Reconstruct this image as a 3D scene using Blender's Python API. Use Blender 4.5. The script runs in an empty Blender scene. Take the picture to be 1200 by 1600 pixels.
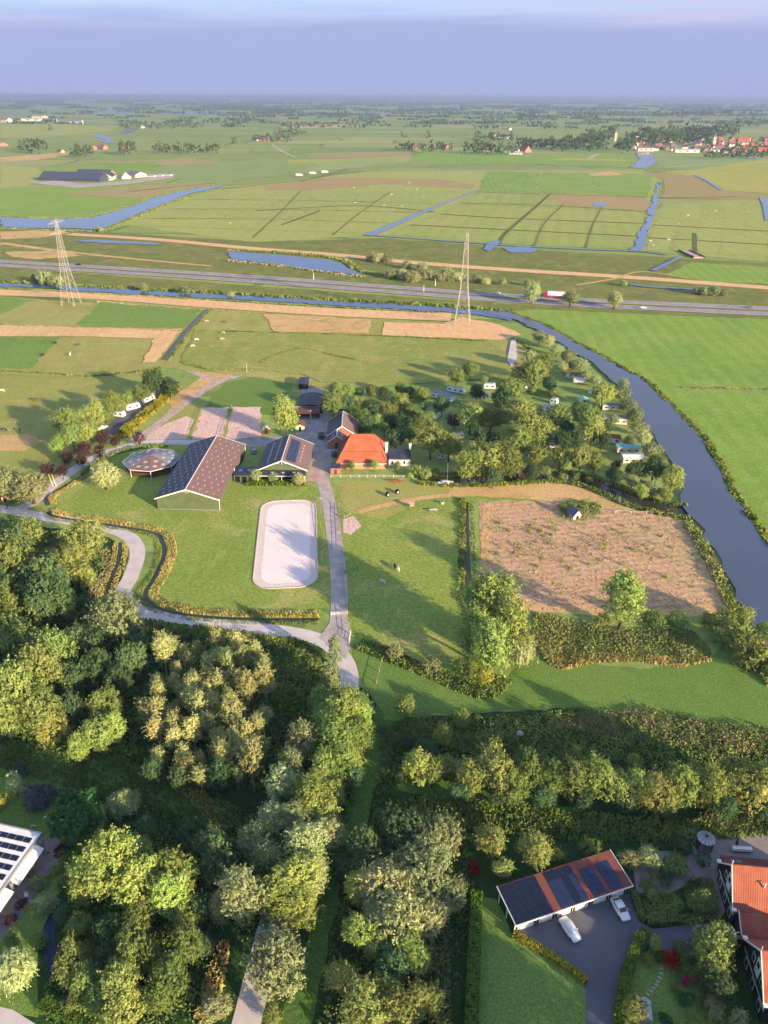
import bpy, bmesh, math, random
import numpy as np
from mathutils import Vector, Matrix

# ------------------------------------------------------------------ camera
SC = bpy.context.scene
COL = SC.collection
HC, FPX = 120.0, 1202.0                    # balloon height (m), focal length in photo pixels
PIT, ROL = math.radians(28.4), math.radians(0.24)
cam_d = bpy.data.cameras.new('camera'); cam_d.sensor_fit = 'VERTICAL'
cam_d.sensor_height = 36.0; cam_d.lens = 36.0 * FPX / 1600.0
cam_d.clip_start = 1.0; cam_d.clip_end = 200000.0
cam = bpy.data.objects.new('camera', cam_d); COL.objects.link(cam)
cam.location = (0, 0, HC)
cam.rotation_euler = (Matrix.Rotation(math.radians(90) - PIT, 3, 'X') @ Matrix.Rotation(ROL, 3, 'Z')).to_euler()
SC.camera = cam

# ------------------------------------------------------------------ sky and sun
SUN_EL, SUN_AZ = math.radians(13.6), math.radians(133.0)      # azimuth clockwise from +Y
W = bpy.data.worlds.new('World'); SC.world = W; W.use_nodes = True
nt = W.node_tree; nt.nodes.clear()
def N(tree, typ, **kw):
    n = tree.nodes.new(typ)
    for k, v in kw.items():
        if hasattr(n, k): setattr(n, k, v)
    return n
out = N(nt, 'ShaderNodeOutputWorld'); bg = N(nt, 'ShaderNodeBackground'); bg.inputs[1].default_value = 0.145
sky = N(nt, 'ShaderNodeTexSky', sky_type='NISHITA', sun_disc=False, sun_elevation=SUN_EL, sun_rotation=SUN_AZ,
        altitude=120.0, air_density=1.0, dust_density=0.6, ozone_density=1.6)
tc = N(nt, 'ShaderNodeTexCoord'); sep = N(nt, 'ShaderNodeSeparateXYZ'); nt.links.new(tc.outputs['Generated'], sep.inputs[0])
mp = N(nt, 'ShaderNodeMapping'); mp.inputs['Scale'].default_value = (1.6, 1.6, 26.0); nt.links.new(tc.outputs['Generated'], mp.inputs[0])
no = N(nt, 'ShaderNodeTexNoise'); no.inputs['Scale'].default_value = 1.6; no.inputs['Detail'].default_value = 6.0; no.inputs['Roughness'].default_value = 0.55
nt.links.new(mp.outputs[0], no.inputs['Vector'])
def vmath(tree, op, a, b=None, clamp=False):
    m = N(tree, 'ShaderNodeMath', operation=op, use_clamp=clamp)
    for i, v in enumerate((a, b)):
        if v is None: continue
        if isinstance(v, (int, float)): m.inputs[i].default_value = v
        else: tree.links.new(v, m.inputs[i])
    return m.outputs[0]
def mrange(tree, v, a, b, c=0.0, d=1.0, smooth=True):
    m = N(tree, 'ShaderNodeMapRange'); m.interpolation_type = 'SMOOTHSTEP' if smooth else 'LINEAR'
    tree.links.new(v, m.inputs[0])
    for i, x in enumerate((a, b, c, d)): m.inputs[i + 1].default_value = x
    return m.outputs[0]
zz = vmath(nt, 'ADD', sep.outputs[2], vmath(nt, 'MULTIPLY', vmath(nt, 'SUBTRACT', no.outputs[0], 0.5), 0.05))
bank = mrange(nt, zz, 0.086, 0.058, 0.0, 0.93)
veil = mrange(nt, sep.outputs[2], 0.16, 0.62, 0.93, 0.35)
streak = mrange(nt, no.outputs[0], 0.40, 0.62)
def cmix(tree, f, a, b, blend='MIX'):
    m = N(tree, 'ShaderNodeMix', data_type='RGBA', blend_type=blend)
    for i, v in ((0, f), (6, a), (7, b)):
        if isinstance(v, (int, float)): m.inputs[i].default_value = v
        elif isinstance(v, tuple): m.inputs[i].default_value = (*v, 1.0)
        else: tree.links.new(v, m.inputs[i])
    return m.outputs[2]
veil_c = cmix(nt, streak, (1.433, 1.80, 2.70), (1.68, 1.60, 2.45))
c1 = cmix(nt, veil, sky.outputs[0], veil_c)
c2 = cmix(nt, bank, c1, (1.14, 1.30, 2.18))
nt.links.new(c2, bg.inputs[0]); nt.links.new(bg.outputs[0], out.inputs[0])

sun_d = bpy.data.lights.new('sun', 'SUN'); sun_d.energy = 5.0; sun_d.angle = math.radians(0.55); sun_d.color = (1.0, 0.76, 0.47)
sun = bpy.data.objects.new('sun', sun_d); COL.objects.link(sun)
to_sun = Vector((math.sin(SUN_AZ) * math.cos(SUN_EL), math.cos(SUN_AZ) * math.cos(SUN_EL), math.sin(SUN_EL)))
sun.rotation_euler = to_sun.to_track_quat('Z', 'Y').to_euler(); sun.location = (60, -60, 200)

vs = SC.view_settings; vs.view_transform = 'Standard'; vs.look = 'None'; vs.exposure = 1.27; vs.gamma = 1.0; vs.use_curve_mapping = False
SC.cycles.max_bounces = 4; SC.cycles.diffuse_bounces = 2; SC.cycles.glossy_bounces = 2; SC.cycles.transmission_bounces = 3
SC.cycles.transparent_max_bounces = 4; SC.cycles.volume_bounces = 0
SC.cycles.use_adaptive_sampling = True; SC.cycles.adaptive_threshold = 0.035
try: SC.cycles.use_denoising = True; SC.cycles.denoiser = 'OPENIMAGEDENOISE'
except Exception: pass

HAZE_D = 0.9e-4
# ------------------------------------------------------------------ helpers
def P(px, py, z=0.0):
    """photo pixel (1200x1600) -> point of the flat country at height z"""
    x = (px - 600) / FPX; y = -(py - 800) / FPX
    c, s = math.cos(ROL), math.sin(ROL); x, y = c * x - s * y, s * x + c * y
    dy = math.cos(PIT) + y * math.sin(PIT); dz = -math.sin(PIT) + y * math.cos(PIT)
    t = (z - HC) / dz
    return (x * t, dy * t)
def mpp(p, z=0.0):
    return (p[1] * math.cos(PIT) + (HC - z) * math.sin(PIT)) / FPX
def tag(o, label=None, cat=None, group=None, kind=None):
    if label: o['label'] = label
    if cat: o['category'] = cat
    if group: o['group'] = group
    if kind: o['kind'] = kind
    return o
def thing(name, label, cat, loc=(0, 0, 0), rz=0.0, group=None, s=1.0):
    o = bpy.data.objects.new(name, None); COL.objects.link(o); o.empty_display_size = 0.5
    o.location = loc; o.rotation_euler = (0, 0, rz); o.scale = (s, s, s)
    return tag(o, label, cat, group)
def copy_tree(o, parent=None):
    c = o.copy(); COL.objects.link(c); c.parent = parent
    for ch in list(o.children): copy_tree(ch, c)
    return c
def link(name, me, mats=(), parent=None):
    for m in (mats if isinstance(mats, (list, tuple)) else [mats]): me.materials.append(m)
    o = bpy.data.objects.new(name, me); COL.objects.link(o); o.parent = parent
    return o

class MB:
    """collects shapes, builds them as one mesh"""
    def __init__(s): s.v = []; s.f = []; s.m = []; s.mi = 0
    def add(s, vs, fs):
        b = len(s.v); s.v += [tuple(v) for v in vs]
        for f in fs: s.f.append(tuple(b + i for i in f)); s.m.append(s.mi)
        return s
    def box(s, x0, y0, z0, x1, y1, z1):
        v = [(x, y, z) for z in (z0, z1) for y in (y0, y1) for x in (x0, x1)]
        return s.add(v, [(0, 2, 3, 1), (4, 5, 7, 6), (0, 1, 5, 4), (2, 6, 7, 3), (0, 4, 6, 2), (1, 3, 7, 5)])
    def cbox(s, c, d): return s.box(c[0]-d[0]/2, c[1]-d[1]/2, c[2]-d[2]/2, c[0]+d[0]/2, c[1]+d[1]/2, c[2]+d[2]/2)
    def prism(s, pts, z0, z1):
        n = len(pts); v = [(p[0], p[1], z0) for p in pts] + [(p[0], p[1], z1) for p in pts]
        return s.add(v, [tuple(range(n - 1, -1, -1)), tuple(range(n, 2 * n))] + [(i, (i + 1) % n, n + (i + 1) % n, n + i) for i in range(n)])
    def profile(s, pts, y0, y1):
        """pts (x,z) extruded along y"""
        n = len(pts); v = [(p[0], y0, p[1]) for p in pts] + [(p[0], y1, p[1]) for p in pts]
        return s.add(v, [tuple(range(n)), tuple(range(2 * n - 1, n - 1, -1))] + [(i, n + i, n + (i + 1) % n, (i + 1) % n) for i in range(n)])
    def profx(s, pts, x0, x1):
        """pts (y,z) extruded along x"""
        n = len(pts); v = [(x0, p[0], p[1]) for p in pts] + [(x1, p[0], p[1]) for p in pts]
        return s.add(v, [tuple(range(n - 1, -1, -1)), tuple(range(n, 2 * n))] + [(i, (i + 1) % n, n + (i + 1) % n, n + i) for i in range(n)])
    def bar(s, a, b, r, r2=None, n=4, cap=True):
        a, b = Vector(a), Vector(b); d = (b - a); r2 = r if r2 is None else r2
        if d.length < 1e-6: return s
        u = d.normalized().orthogonal().normalized(); w = d.normalized().cross(u)
        ring = lambda c, r: [c + (u * math.cos(t) + w * math.sin(t)) * r for t in [2 * math.pi * (i + .5) / n for i in range(n)]]
        fs = [(i, (i + 1) % n, n + (i + 1) % n, n + i) for i in range(n)]
        if cap: fs += [tuple(range(n - 1, -1, -1)), tuple(range(n, 2 * n))]
        return s.add(ring(a, r) + ring(b, r2), fs)
    def cyl(s, c, r, z0, z1, n=12, r2=None):
        r2 = r if r2 is None else r2
        v = [(c[0] + q * math.cos(2*math.pi*i/n), c[1] + q * math.sin(2*math.pi*i/n), z) for q, z in ((r, z0), (r2, z1)) for i in range(n)]
        return s.add(v, [tuple(range(n-1, -1, -1)), tuple(range(n, 2*n))] + [(i, (i+1) % n, n+(i+1) % n, n+i) for i in range(n)])
    def quad(s, a, b, c, d): return s.add([a, b, c, d], [(0, 1, 2, 3)])
    def slab(s, q, th):
        """four corners of a tilted sheet given a thickness downwards"""
        a, b, c, d = [Vector(p) for p in q]; n = (b - a).cross(d - a).normalized()
        if n.z < 0: n = -n
        lo = [p - n * th for p in (a, b, c, d)]
        return s.add([a, b, c, d] + lo, [(0, 1, 2, 3), (7, 6, 5, 4), (0, 4, 5, 1), (1, 5, 6, 2), (2, 6, 7, 3), (3, 7, 4, 0)])
    def loft(s, rings):
        n = len(rings[0]); v = [p for r in rings for p in r]; fs = []
        for k in range(len(rings) - 1):
            fs += [(k*n + i, k*n + (i+1) % n, (k+1)*n + (i+1) % n, (k+1)*n + i) for i in range(n)]
        fs += [tuple(range(n-1, -1, -1)), tuple(range((len(rings)-1)*n, len(rings)*n))]
        return s.add(v, fs)
    def mesh(s, name, smooth=False):
        me = bpy.data.meshes.new(name); me.from_pydata(s.v, [], s.f); me.update()
        if any(s.m): me.polygons.foreach_set('material_index', s.m)
        bm = bmesh.new(); bm.from_mesh(me); bmesh.ops.recalc_face_normals(bm, faces=bm.faces); bm.to_mesh(me); bm.free()
        if smooth: me.polygons.foreach_set('use_smooth', [True] * len(me.polygons))
        return me
    def build(s, name, mats, parent=None, smooth=False): return link(name, s.mesh(name, smooth), mats, parent)

# ---------- materials
def C(h):
    h = h.lstrip('#'); v = [int(h[i:i+2], 16) / 255 for i in (0, 2, 4)]
    return tuple(x / 12.92 if x <= .04045 else ((x + .055) / 1.055) ** 2.4 for x in v)
_pos = {}
def new_mat(name):
    m = bpy.data.materials.new(name); m.use_nodes = True; t = m.node_tree
    b = t.nodes['Principled BSDF']; b.inputs['Specular IOR Level'].default_value = 0.25
    return m, t, b
def wpos(t, obj=False):
    if obj: return N(t, 'ShaderNodeTexCoord').outputs['Object']
    return N(t, 'ShaderNodeNewGeometry').outputs['Position']
def noise(t, vec, sc, det=4.0, rough=.6, stretch=None, rz=0.0, dist=0.0):
    if stretch or rz:
        m = N(t, 'ShaderNodeMapping'); m.inputs['Scale'].default_value = stretch or (1, 1, 1); m.inputs['Rotation'].default_value = (0, 0, rz)
        t.links.new(vec, m.inputs[0]); vec = m.outputs[0]
    n = N(t, 'ShaderNodeTexNoise'); n.inputs['Scale'].default_value = sc; n.inputs['Detail'].default_value = det
    n.inputs['Roughness'].default_value = rough; n.inputs['Distortion'].default_value = dist
    t.links.new(vec, n.inputs['Vector']); return n.outputs[0]
def plain(name, col, rough=.6, var=.12, sc=1.2, metal=0.0, spec=.25, obj=True, emit=None):
    m, t, b = new_mat(name)
    n = noise(t, wpos(t, obj), sc, 5)
    f = mrange(t, n, .3, .7)
    lo = tuple(max(0, c * (1 - var)) for c in col); hi = tuple(min(1, c * (1 + var)) for c in col)
    t.links.new(cmix(t, f, lo, hi), b.inputs['Base Color'])
    b.inputs['Roughness'].default_value = rough; b.inputs['Metallic'].default_value = metal; b.inputs['Specular IOR Level'].default_value = spec
    return m
def grass(name, c1, c2, c3=None, f3=.5, big=.02, mid=.12, fine=1.6, stripe=None, amt3=.8, fa=1.0, ma=.55):
    """turf: two greens in broad patches, fine grain, dry patches c3, optional mowing stripes (angle, width)"""
    m, t, b = new_mat(name); p = wpos(t)
    f = mrange(t, noise(t, p, big, 5, .62, dist=.6), .36, .64)
    col = cmix(t, f, c1, c2); oi = N(t, 'ShaderNodeObjectInfo')
    col = cmix(t, vmath(t, 'MULTIPLY', oi.outputs['Random'], .55), col, tuple(x * y for x, y in zip(c2, (1.5, 1.2, 1.4))))
    f2 = mrange(t, noise(t, p, mid, 4, .65), .3, .72)
    col = cmix(t, vmath(t, 'MULTIPLY', f2, ma), col, tuple(x * 1.35 for x in c2))
    if c3:
        f4 = mrange(t, noise(t, p, big * 2.7, 6, .68, dist=1.0), f3, f3 + .16, 0, amt3)
        col = cmix(t, f4, col, c3)
    wv = noise(t, p, .035, 5, .6, stretch=(1, .22, 1), rz=.6, dist=1.4)
    col = cmix(t, mrange(t, wv, .56, .66, 0, .3), col, tuple((x + y) * .62 for x, y in zip(c2, c3 or c1)))
    g = mrange(t, noise(t, p, fine, 4, .75), .25, .8, 1 - .4 * fa, 1 + .38 * fa)
    col = cmix(t, 1.0, col, g, 'MULTIPLY')
    if stripe:
        ang, wd, am = stripe
        mpn = N(t, 'ShaderNodeMapping'); mpn.inputs['Rotation'].default_value = (0, 0, ang); t.links.new(p, mpn.inputs[0])
        w = N(t, 'ShaderNodeTexWave'); w.inputs['Scale'].default_value = .314 / wd; w.inputs['Distortion'].default_value = 1.2
        w.inputs['Detail'].default_value = 2; w.inputs['Detail Scale'].default_value = .6; t.links.new(mpn.outputs[0], w.inputs[0])
        col = cmix(t, 1.0, col, mrange(t, w.outputs[1], .25, .75, 1 - am, 1 + am), 'MULTIPLY')
    t.links.new(col, b.inputs['Base Color']); b.inputs['Roughness'].default_value = .9; b.inputs['Specular IOR Level'].default_value = .05
    bp = N(t, 'ShaderNodeBump'); bp.inputs['Strength'].default_value = .5; bp.inputs['Distance'].default_value = .25
    t.links.new(noise(t, p, fine * 1.3, 3, .7), bp.inputs['Height']); t.links.new(bp.outputs[0], b.inputs['Normal'])
    return m
def water(name, col, rough=.06, rip=.9, sc=.7):
    m, t, b = new_mat(name); p = wpos(t)
    t.links.new(cmix(t, noise(t, p, .03, 3), tuple(x * .8 for x in col), tuple(x * 1.2 for x in col)), b.inputs['Base Color'])
    b.inputs['Roughness'].default_value = rough; b.inputs['Specular IOR Level'].default_value = .5; b.inputs['IOR'].default_value = 1.33
    bp = N(t, 'ShaderNodeBump'); bp.inputs['Strength'].default_value = rip; bp.inputs['Distance'].default_value = .05
    t.links.new(noise(t, p, sc, 4, .55, stretch=(1, 1.8, 1), rz=.5), bp.inputs['Height']); t.links.new(bp.outputs[0], b.inputs['Normal'])
    return m
def leafmat(name, dark, lite, trans=.22, hue=.024, val=.28, tcol=None):
    """leaves: the mesh attribute 'tint' picks between two leaf colours, each tree a shade of its own"""
    m, t, b = new_mat(name); t.nodes.remove(b); o = t.nodes['Material Output']
    at = N(t, 'ShaderNodeAttribute'); at.attribute_name = 'tint'
    oi = N(t, 'ShaderNodeObjectInfo')
    col = cmix(t, at.outputs['Fac'], dark, lite)
    hs = N(t, 'ShaderNodeHueSaturation'); t.links.new(col, hs.inputs['Color'])
    t.links.new(mrange(t, oi.outputs['Random'], 0, 1, .5 - hue, .5 + hue, False), hs.inputs['Hue'])
    wn = N(t, 'ShaderNodeTexWhiteNoise', noise_dimensions='1D'); t.links.new(oi.outputs['Random'], wn.inputs['W'])
    t.links.new(mrange(t, wn.outputs[0], 0, 1, 1 - val, 1 + val, False), hs.inputs['Value'])
    d = N(t, 'ShaderNodeBsdfDiffuse'); tr = N(t, 'ShaderNodeBsdfTranslucent'); mx = N(t, 'ShaderNodeMixShader'); mx.inputs[0].default_value = trans
    t.links.new(hs.outputs[0], d.inputs[0]); t.links.new(hs.outputs[0], tr.inputs[0])
    t.links.new(d.outputs[0], mx.inputs[1]); t.links.new(tr.outputs[0], mx.inputs[2]); t.links.new(mx.outputs[0], o.inputs[0])
    return m

# ---------- sheets on the flat country
_lev = [0]
def world_poly(px): return [P(*p) for p in px]
def sheet(name, pts, mat, z, kind='structure', label=None, cat=None):
    """flat polygon given in world metres"""
    me = bpy.data.meshes.new(name); me.from_pydata([(x, y, z) for x, y in pts], [], [tuple(range(len(pts)))]); me.update()
    if me.polygons[0].normal.z < 0: me.flip_normals()
    return tag(link(name, me, mat), label, cat, kind=kind)
_jr = random.Random(5); _cnt = [0]
def level(lvl, far):
    _cnt[0] += 1; st = .012 if far < 420 else .1
    return lvl * st + (_cnt[0] % 60) * st * .016
def ragged(pts, amp, step):
    """natural field edge: short wavering pieces instead of ruled lines"""
    out = []
    for i, a in enumerate(pts):
        b = pts[(i + 1) % len(pts)]; L = math.dist(a, b); n = max(1, min(40, int(L / step)))
        for k in range(n):
            t = k / n; j = amp if k else amp * .3
            out.append((a[0] + (b[0]-a[0]) * t + _jr.gauss(0, j), a[1] + (b[1]-a[1]) * t + _jr.gauss(0, j)))
    return out
HARD = ('road', 'yard', 'terrace', 'driveway', 'lake')
def field(name, px, mat, lvl=1, label=None):
    pts = world_poly(px); far = max(p[1] for p in pts)
    if name not in HARD: sc = max(1, far / 250); pts = ragged(pts, .35 * sc, 2.5 * sc)
    return sheet(name, pts, mat, level(lvl, far), label=label)
def smooth(pts, n=6):
    out = []; k = len(pts)
    for i in range(k - 1):
        p0, p1, p2, p3 = [Vector(pts[max(0, min(k - 1, j))]) for j in (i - 1, i, i + 1, i + 2)]
        for q in range(n):
            t = q / n
            out.append(.5 * ((2*p1) + (p2-p0)*t + (2*p0-5*p1+4*p2-p3)*t*t + (3*p1-p0-3*p2+p3)*t**3))
    out.append(Vector(pts[-1])); return out
def offsets(line, d):
    r = []
    for i, p in enumerate(line):
        a = line[max(0, i-1)]; b = line[min(len(line)-1, i+1)]; t = (b - a).normalized(); r.append(p + Vector((-t.y, t.x)) * d)
    return r
def strip(name, px, width, mat, lvl=2, n=6, world=False, z=None):
    line = smooth([Vector(p) for p in (px if world else world_poly(px))], n)
    ws = width if isinstance(width, (list, tuple)) else (width, width)
    L = len(line); wv = [ws[0] + (ws[-1] - ws[0]) * i / (L - 1) for i in range(L)]
    a, b = [], []
    for i, p in enumerate(line):
        q0 = line[max(0, i-1)]; q1 = line[min(L-1, i+1)]; t = (q1 - q0).normalized(); nn = Vector((-t.y, t.x)) * wv[i] / 2
        a.append(p + nn); b.append(p - nn)
    far = max(p.y for p in line); zz = z if z is not None else level(lvl, far)
    me = bpy.data.meshes.new(name)
    me.from_pydata([(p.x, p.y, zz) for p in a] + [(p.x, p.y, zz) for p in b], [], [(i, L + i, L + i + 1, i + 1) for i in range(L - 1)])
    me.update()
    if me.polygons[0].normal.z < 0: me.flip_normals()
    return tag(link(name, me, mat), kind='structure'), line

# ---------- leaves in bulk
RNG = np.random.default_rng(7)
def unit(n):
    v = RNG.normal(size=(n, 3)); return v / np.linalg.norm(v, axis=1)[:, None]
def quads(cent, nrm, size, asp=1.0, up=None):
    """one rhombus leaf per centre, lying across nrm"""
    n = len(cent); r = unit(n) if up is None else up
    u = np.cross(nrm, r); u /= np.linalg.norm(u, axis=1)[:, None] + 1e-9; w = np.cross(nrm, u)
    s = np.broadcast_to(np.asarray(size), (n,))[:, None]
    a, b = u * s, w * s * asp
    return np.stack([cent - b, cent + a * .6, cent + b, cent - a * .6], 1).reshape(-1, 3)
def quadmesh(name, V, tint):
    n = len(V) // 4; me = bpy.data.meshes.new(name)
    me.vertices.add(4 * n); me.vertices.foreach_set('co', V.astype(np.float32).ravel())
    me.loops.add(4 * n); me.loops.foreach_set('vertex_index', np.arange(4 * n, dtype=np.int32))
    me.polygons.add(n); me.polygons.foreach_set('loop_start', np.arange(0, 4 * n, 4, dtype=np.int32)); me.polygons.foreach_set('loop_total', np.full(n, 4, np.int32))
    at = me.attributes.new('tint', 'FLOAT', 'FACE'); at.data.foreach_set('value', np.clip(tint, 0, 1).astype(np.float32))
    me.update(calc_edges=True); me.validate(); return me
def inpoly(poly, n, rng=RNG):
    poly = np.asarray(poly); lo, hi = poly.min(0), poly.max(0); out = np.zeros((0, 2))
    while len(out) < n:
        q = lo + (hi - lo) * rng.random((n * 2, 2)); ins = np.zeros(len(q), bool); j = len(poly) - 1
        for i in range(len(poly)):
            a, b = poly[i], poly[j]
            c = ((a[1] > q[:, 1]) != (b[1] > q[:, 1])) & (q[:, 0] < (b[0]-a[0]) * (q[:, 1]-a[1]) / (b[1]-a[1] + 1e-12) + a[0]); ins ^= c; j = i
        out = np.vstack([out, q[ins]])
    return out[:n]
def area(poly):
    p = np.asarray(poly); return abs(np.sum(p[:, 0]*np.roll(p[:, 1], -1) - p[:, 1]*np.roll(p[:, 0], -1))) / 2
def lump(xy, sc, seed=0):
    """cheap smooth pseudo-noise 0..1 over the ground"""
    r = np.random.default_rng(seed); v = np.zeros(len(xy))
    for k in range(7):
        a = r.random() * 6.28; f = (.5 + r.random() * 1.6) / sc; v += np.sin((xy[:, 0]*np.cos(a) + xy[:, 1]*np.sin(a)) * 6.28 * f + r.random() * 6.28)
    return np.clip(.5 + v / 6, 0, 1)
def tufts(name, pts, mat, h=(.6, 1.4), w=.3, lean=.35, label=None, cat=None, seed=3, patch=8.0, z0=0.0):
    """standing blades / rough herbage: an upright narrow quad at each point"""
    n = len(pts); L = lump(pts, patch, seed); hh = (h[0] + (h[1]-h[0]) * (.25 * RNG.random(n) + .75 * L))
    ang = RNG.random(n) * 6.283; c = np.column_stack([pts, z0 + hh * .45])
    up = np.column_stack([RNG.normal(0, lean, n), RNG.normal(0, lean, n), np.ones(n)]); up /= np.linalg.norm(up, axis=1)[:, None]
    u = np.column_stack([np.cos(ang), np.sin(ang), np.zeros(n)])
    a = u * (w * (.6 + .8 * RNG.random(n)))[:, None]; b = up * (hh * .55)[:, None]
    V = np.stack([c - b - a * .5, c - b + a * .5, c + b * .7 + a * .7, c + b - a * .4], 1).reshape(-1, 3)
    t = .55 * lump(pts, patch * 2.1, seed + 9) + .45 * RNG.random(n)
    return tag(link(name, quadmesh(name, V, t), mat), label, cat, kind='stuff')
def herbs(name, pts, mat, r=(.4, 1.1), k=14, leaf=.28, label=None, cat=None, seed=5, patch=9.0):
    """low bushy growth: k leaves over a dome at each point"""
    n = len(pts); L = lump(pts, patch, seed); rr = (r[0] + (r[1]-r[0]) * (.4 * RNG.random(n) + .6 * L))
    d = unit(n * k); d[:, 2] = np.abs(d[:, 2]); R = np.repeat(rr, k)[:, None]
    c = np.repeat(np.column_stack([pts, np.zeros(n)]), k, 0) + d * R * np.array([1, 1, 1.15]) * (.7 + .35 * RNG.random((n*k, 1)))
    nn = d + unit(n * k) * .8; nn /= np.linalg.norm(nn, axis=1)[:, None]
    t = np.repeat(.6 * lump(pts, patch * 1.7, seed + 4) + .2 * RNG.random(n), k) + .25 * RNG.random(n * k)
    return tag(link(name, quadmesh(name, quads(c, nn, leaf * (.6 + .8 * RNG.random(n*k))), t), mat), label, cat, kind='stuff')
def along(line, n, width, off=0.0):
    """n random points within a band along a world polyline"""
    P_ = np.array([[p[0], p[1]] for p in line]); d = np.diff(P_, axis=0); L = np.linalg.norm(d, axis=1); cs = np.concatenate([[0], np.cumsum(L)])
    s = RNG.random(n) * cs[-1]; i = np.clip(np.searchsorted(cs, s) - 1, 0, len(L) - 1); t = (s - cs[i]) / L[i]
    q = P_[i] + d[i] * t[:, None]; nn = np.column_stack([-d[i, 1], d[i, 0]]) / L[i][:, None]
    return q + nn * (off + (RNG.random(n) - .5) * width)[:, None]

# ------------------------------------------------------------------ ground, fields, roads, water
G_PAST = grass("pasture_turf", C("#979a54"), C("#86914a"), C("#b0a66c"), .52)
G_BRIGHT = grass("bright_turf", C("#8ea24c"), C("#789843"), C("#9aa459"), .58, stripe=(math.radians(4), 9, .04))
G_RICH = grass("rich_turf", C("#7a9448"), C("#6c8a42"), C("#8d9c54"), .60)
G_LAWN = grass("mown_lawn", C("#718a44"), C("#62803c"), C("#86984e"), .58, mid=.2, fine=2.4)
G_OLIVE = grass('olive_turf', C('#a39f60'), C('#929650'), C('#b5a872'), .52)
G_STRAW = grass('straw_stubble', C('#dcb888'), C('#cfab7c'), C('#b3a468'), .58, big=.03, stripe=(math.radians(-3), 5, .02))
G_STRAW2 = grass('dry_dyke_grass', C('#cfb07c'), C('#bda06c'), C('#9f9a5c'), .50, big=.03)
G_ROUGH = grass('rough_herbage', C('#7f8446'), C('#6b773c'), C('#a08f58'), .50, big=.035, mid=.2)
G_SHADE_TONE = grass('shade_toned_grass', C('#587a38'), C('#4a6a30'), C('#7a7a48'), .60, mid=.3)  # turf darkened so its colour carries the shade of the clearings
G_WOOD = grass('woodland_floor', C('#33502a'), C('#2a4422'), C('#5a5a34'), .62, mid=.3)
G_PLOT = grass('dry_mown_plot', C('#c2a684'), C('#b09470'), C('#949262'), .50, big=.045, mid=.3, fine=.6, stripe=(math.radians(80), 2.6, .07), fa=.55, ma=.3)
G_PADDOCK = grass("paddock_turf", C("#8c9a4a"), C("#7b9142"), C("#aea868"), .50, mid=.35, fine=1.1)
G_MEADOW = grass("yellow_meadow", C("#a8a850"), C("#98a04c"), C("#b0ac60"), .55)
G_CROP = grass('brown_crop', C('#a59a68'), C('#988f5e'), C('#8c9456'), .58, stripe=(math.radians(10), 14, .08))
G_REDDISH = grass('sorrel_ground', C('#a89464'), C('#9a8c5c'), C('#8f9458'), .52, big=.04)
G_STRIPE = grass("furrowed_pasture", C("#9ca458"), C("#8e9c52"), C("#a8a666"), .56, stripe=(math.radians(12), 16, .025))
G_STRIPE2 = grass("ridged_pasture", C("#a0a45a"), C("#93a056"), C("#aaa868"), .54, stripe=(math.radians(3), 12, .018))
G_LEFT = grass("village_edge_turf", C("#7f9658"), C("#8a9c5c"), C("#93995a"), .60)

# the open country: a patchwork of small fields, hand-sized only far away
def country_mat():
    m, t, b = new_mat('polder_country'); p = wpos(t)
    ds = N(t, 'ShaderNodeTexNoise'); ds.inputs['Scale'].default_value = .0016; t.links.new(p, ds.inputs[0])
    mv = N(t, 'ShaderNodeVectorMath', operation='MULTIPLY_ADD'); t.links.new(ds.outputs[1], mv.inputs[0]); mv.inputs[1].default_value = (160, 160, 0); t.links.new(p, mv.inputs[2])
    def bricks(rz, sc, c1, c2, mort):
        mpn = N(t, 'ShaderNodeMapping'); mpn.inputs['Rotation'].default_value = (0, 0, rz); t.links.new(mv.outputs[0], mpn.inputs[0])
        br = N(t, 'ShaderNodeTexBrick'); br.offset = .37; br.squash = .8; br.squash_frequency = 3
        br.inputs['Scale'].default_value = sc; br.inputs['Mortar Size'].default_value = .012; br.inputs['Bias'].default_value = -.1
        br.inputs['Brick Width'].default_value = .9; br.inputs['Row Height'].default_value = .42
        br.inputs['Color1'].default_value = (*c1, 1); br.inputs['Color2'].default_value = (*c2, 1); br.inputs['Mortar'].default_value = (*mort, 1)
        t.links.new(mpn.outputs[0], br.inputs[0]); return br.outputs[0]
    a = bricks(.15, .0030, C('#7f9650'), C('#9ca660'), C('#6c8048'))
    c = bricks(-.12, .0022, C('#78924c'), C('#b0aa76'), C('#6a7c48'))
    col = cmix(t, mrange(t, noise(t, p, .0007, 2), .42, .58), a, c)
    col = cmix(t, mrange(t, noise(t, p, .02, 5, .65), .35, .7, 0, .45), col, C('#94a058'))
    col = cmix(t, 1.0, col, mrange(t, noise(t, p, .35, 4, .7), .25, .8, .8, 1.2), 'MULTIPLY')
    t.links.new(col, b.inputs['Base Color']); b.inputs['Roughness'].default_value = .95; b.inputs['Specular IOR Level'].default_value = .03
    return m
sheet('ground', [(-60000, -1500), (60000, -1500), (60000, 95000), (-60000, 95000)], country_mat(), 0)

W_RIVER = water('river_water', C('#4e5a70'), .13, .6, .5)
W_FAR = water('canal_water', C('#3f5f86'), .12, .6, .3)
W_DITCH = water('ditch_water', C('#3a3a2c'), .08, .5, .8)

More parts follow.
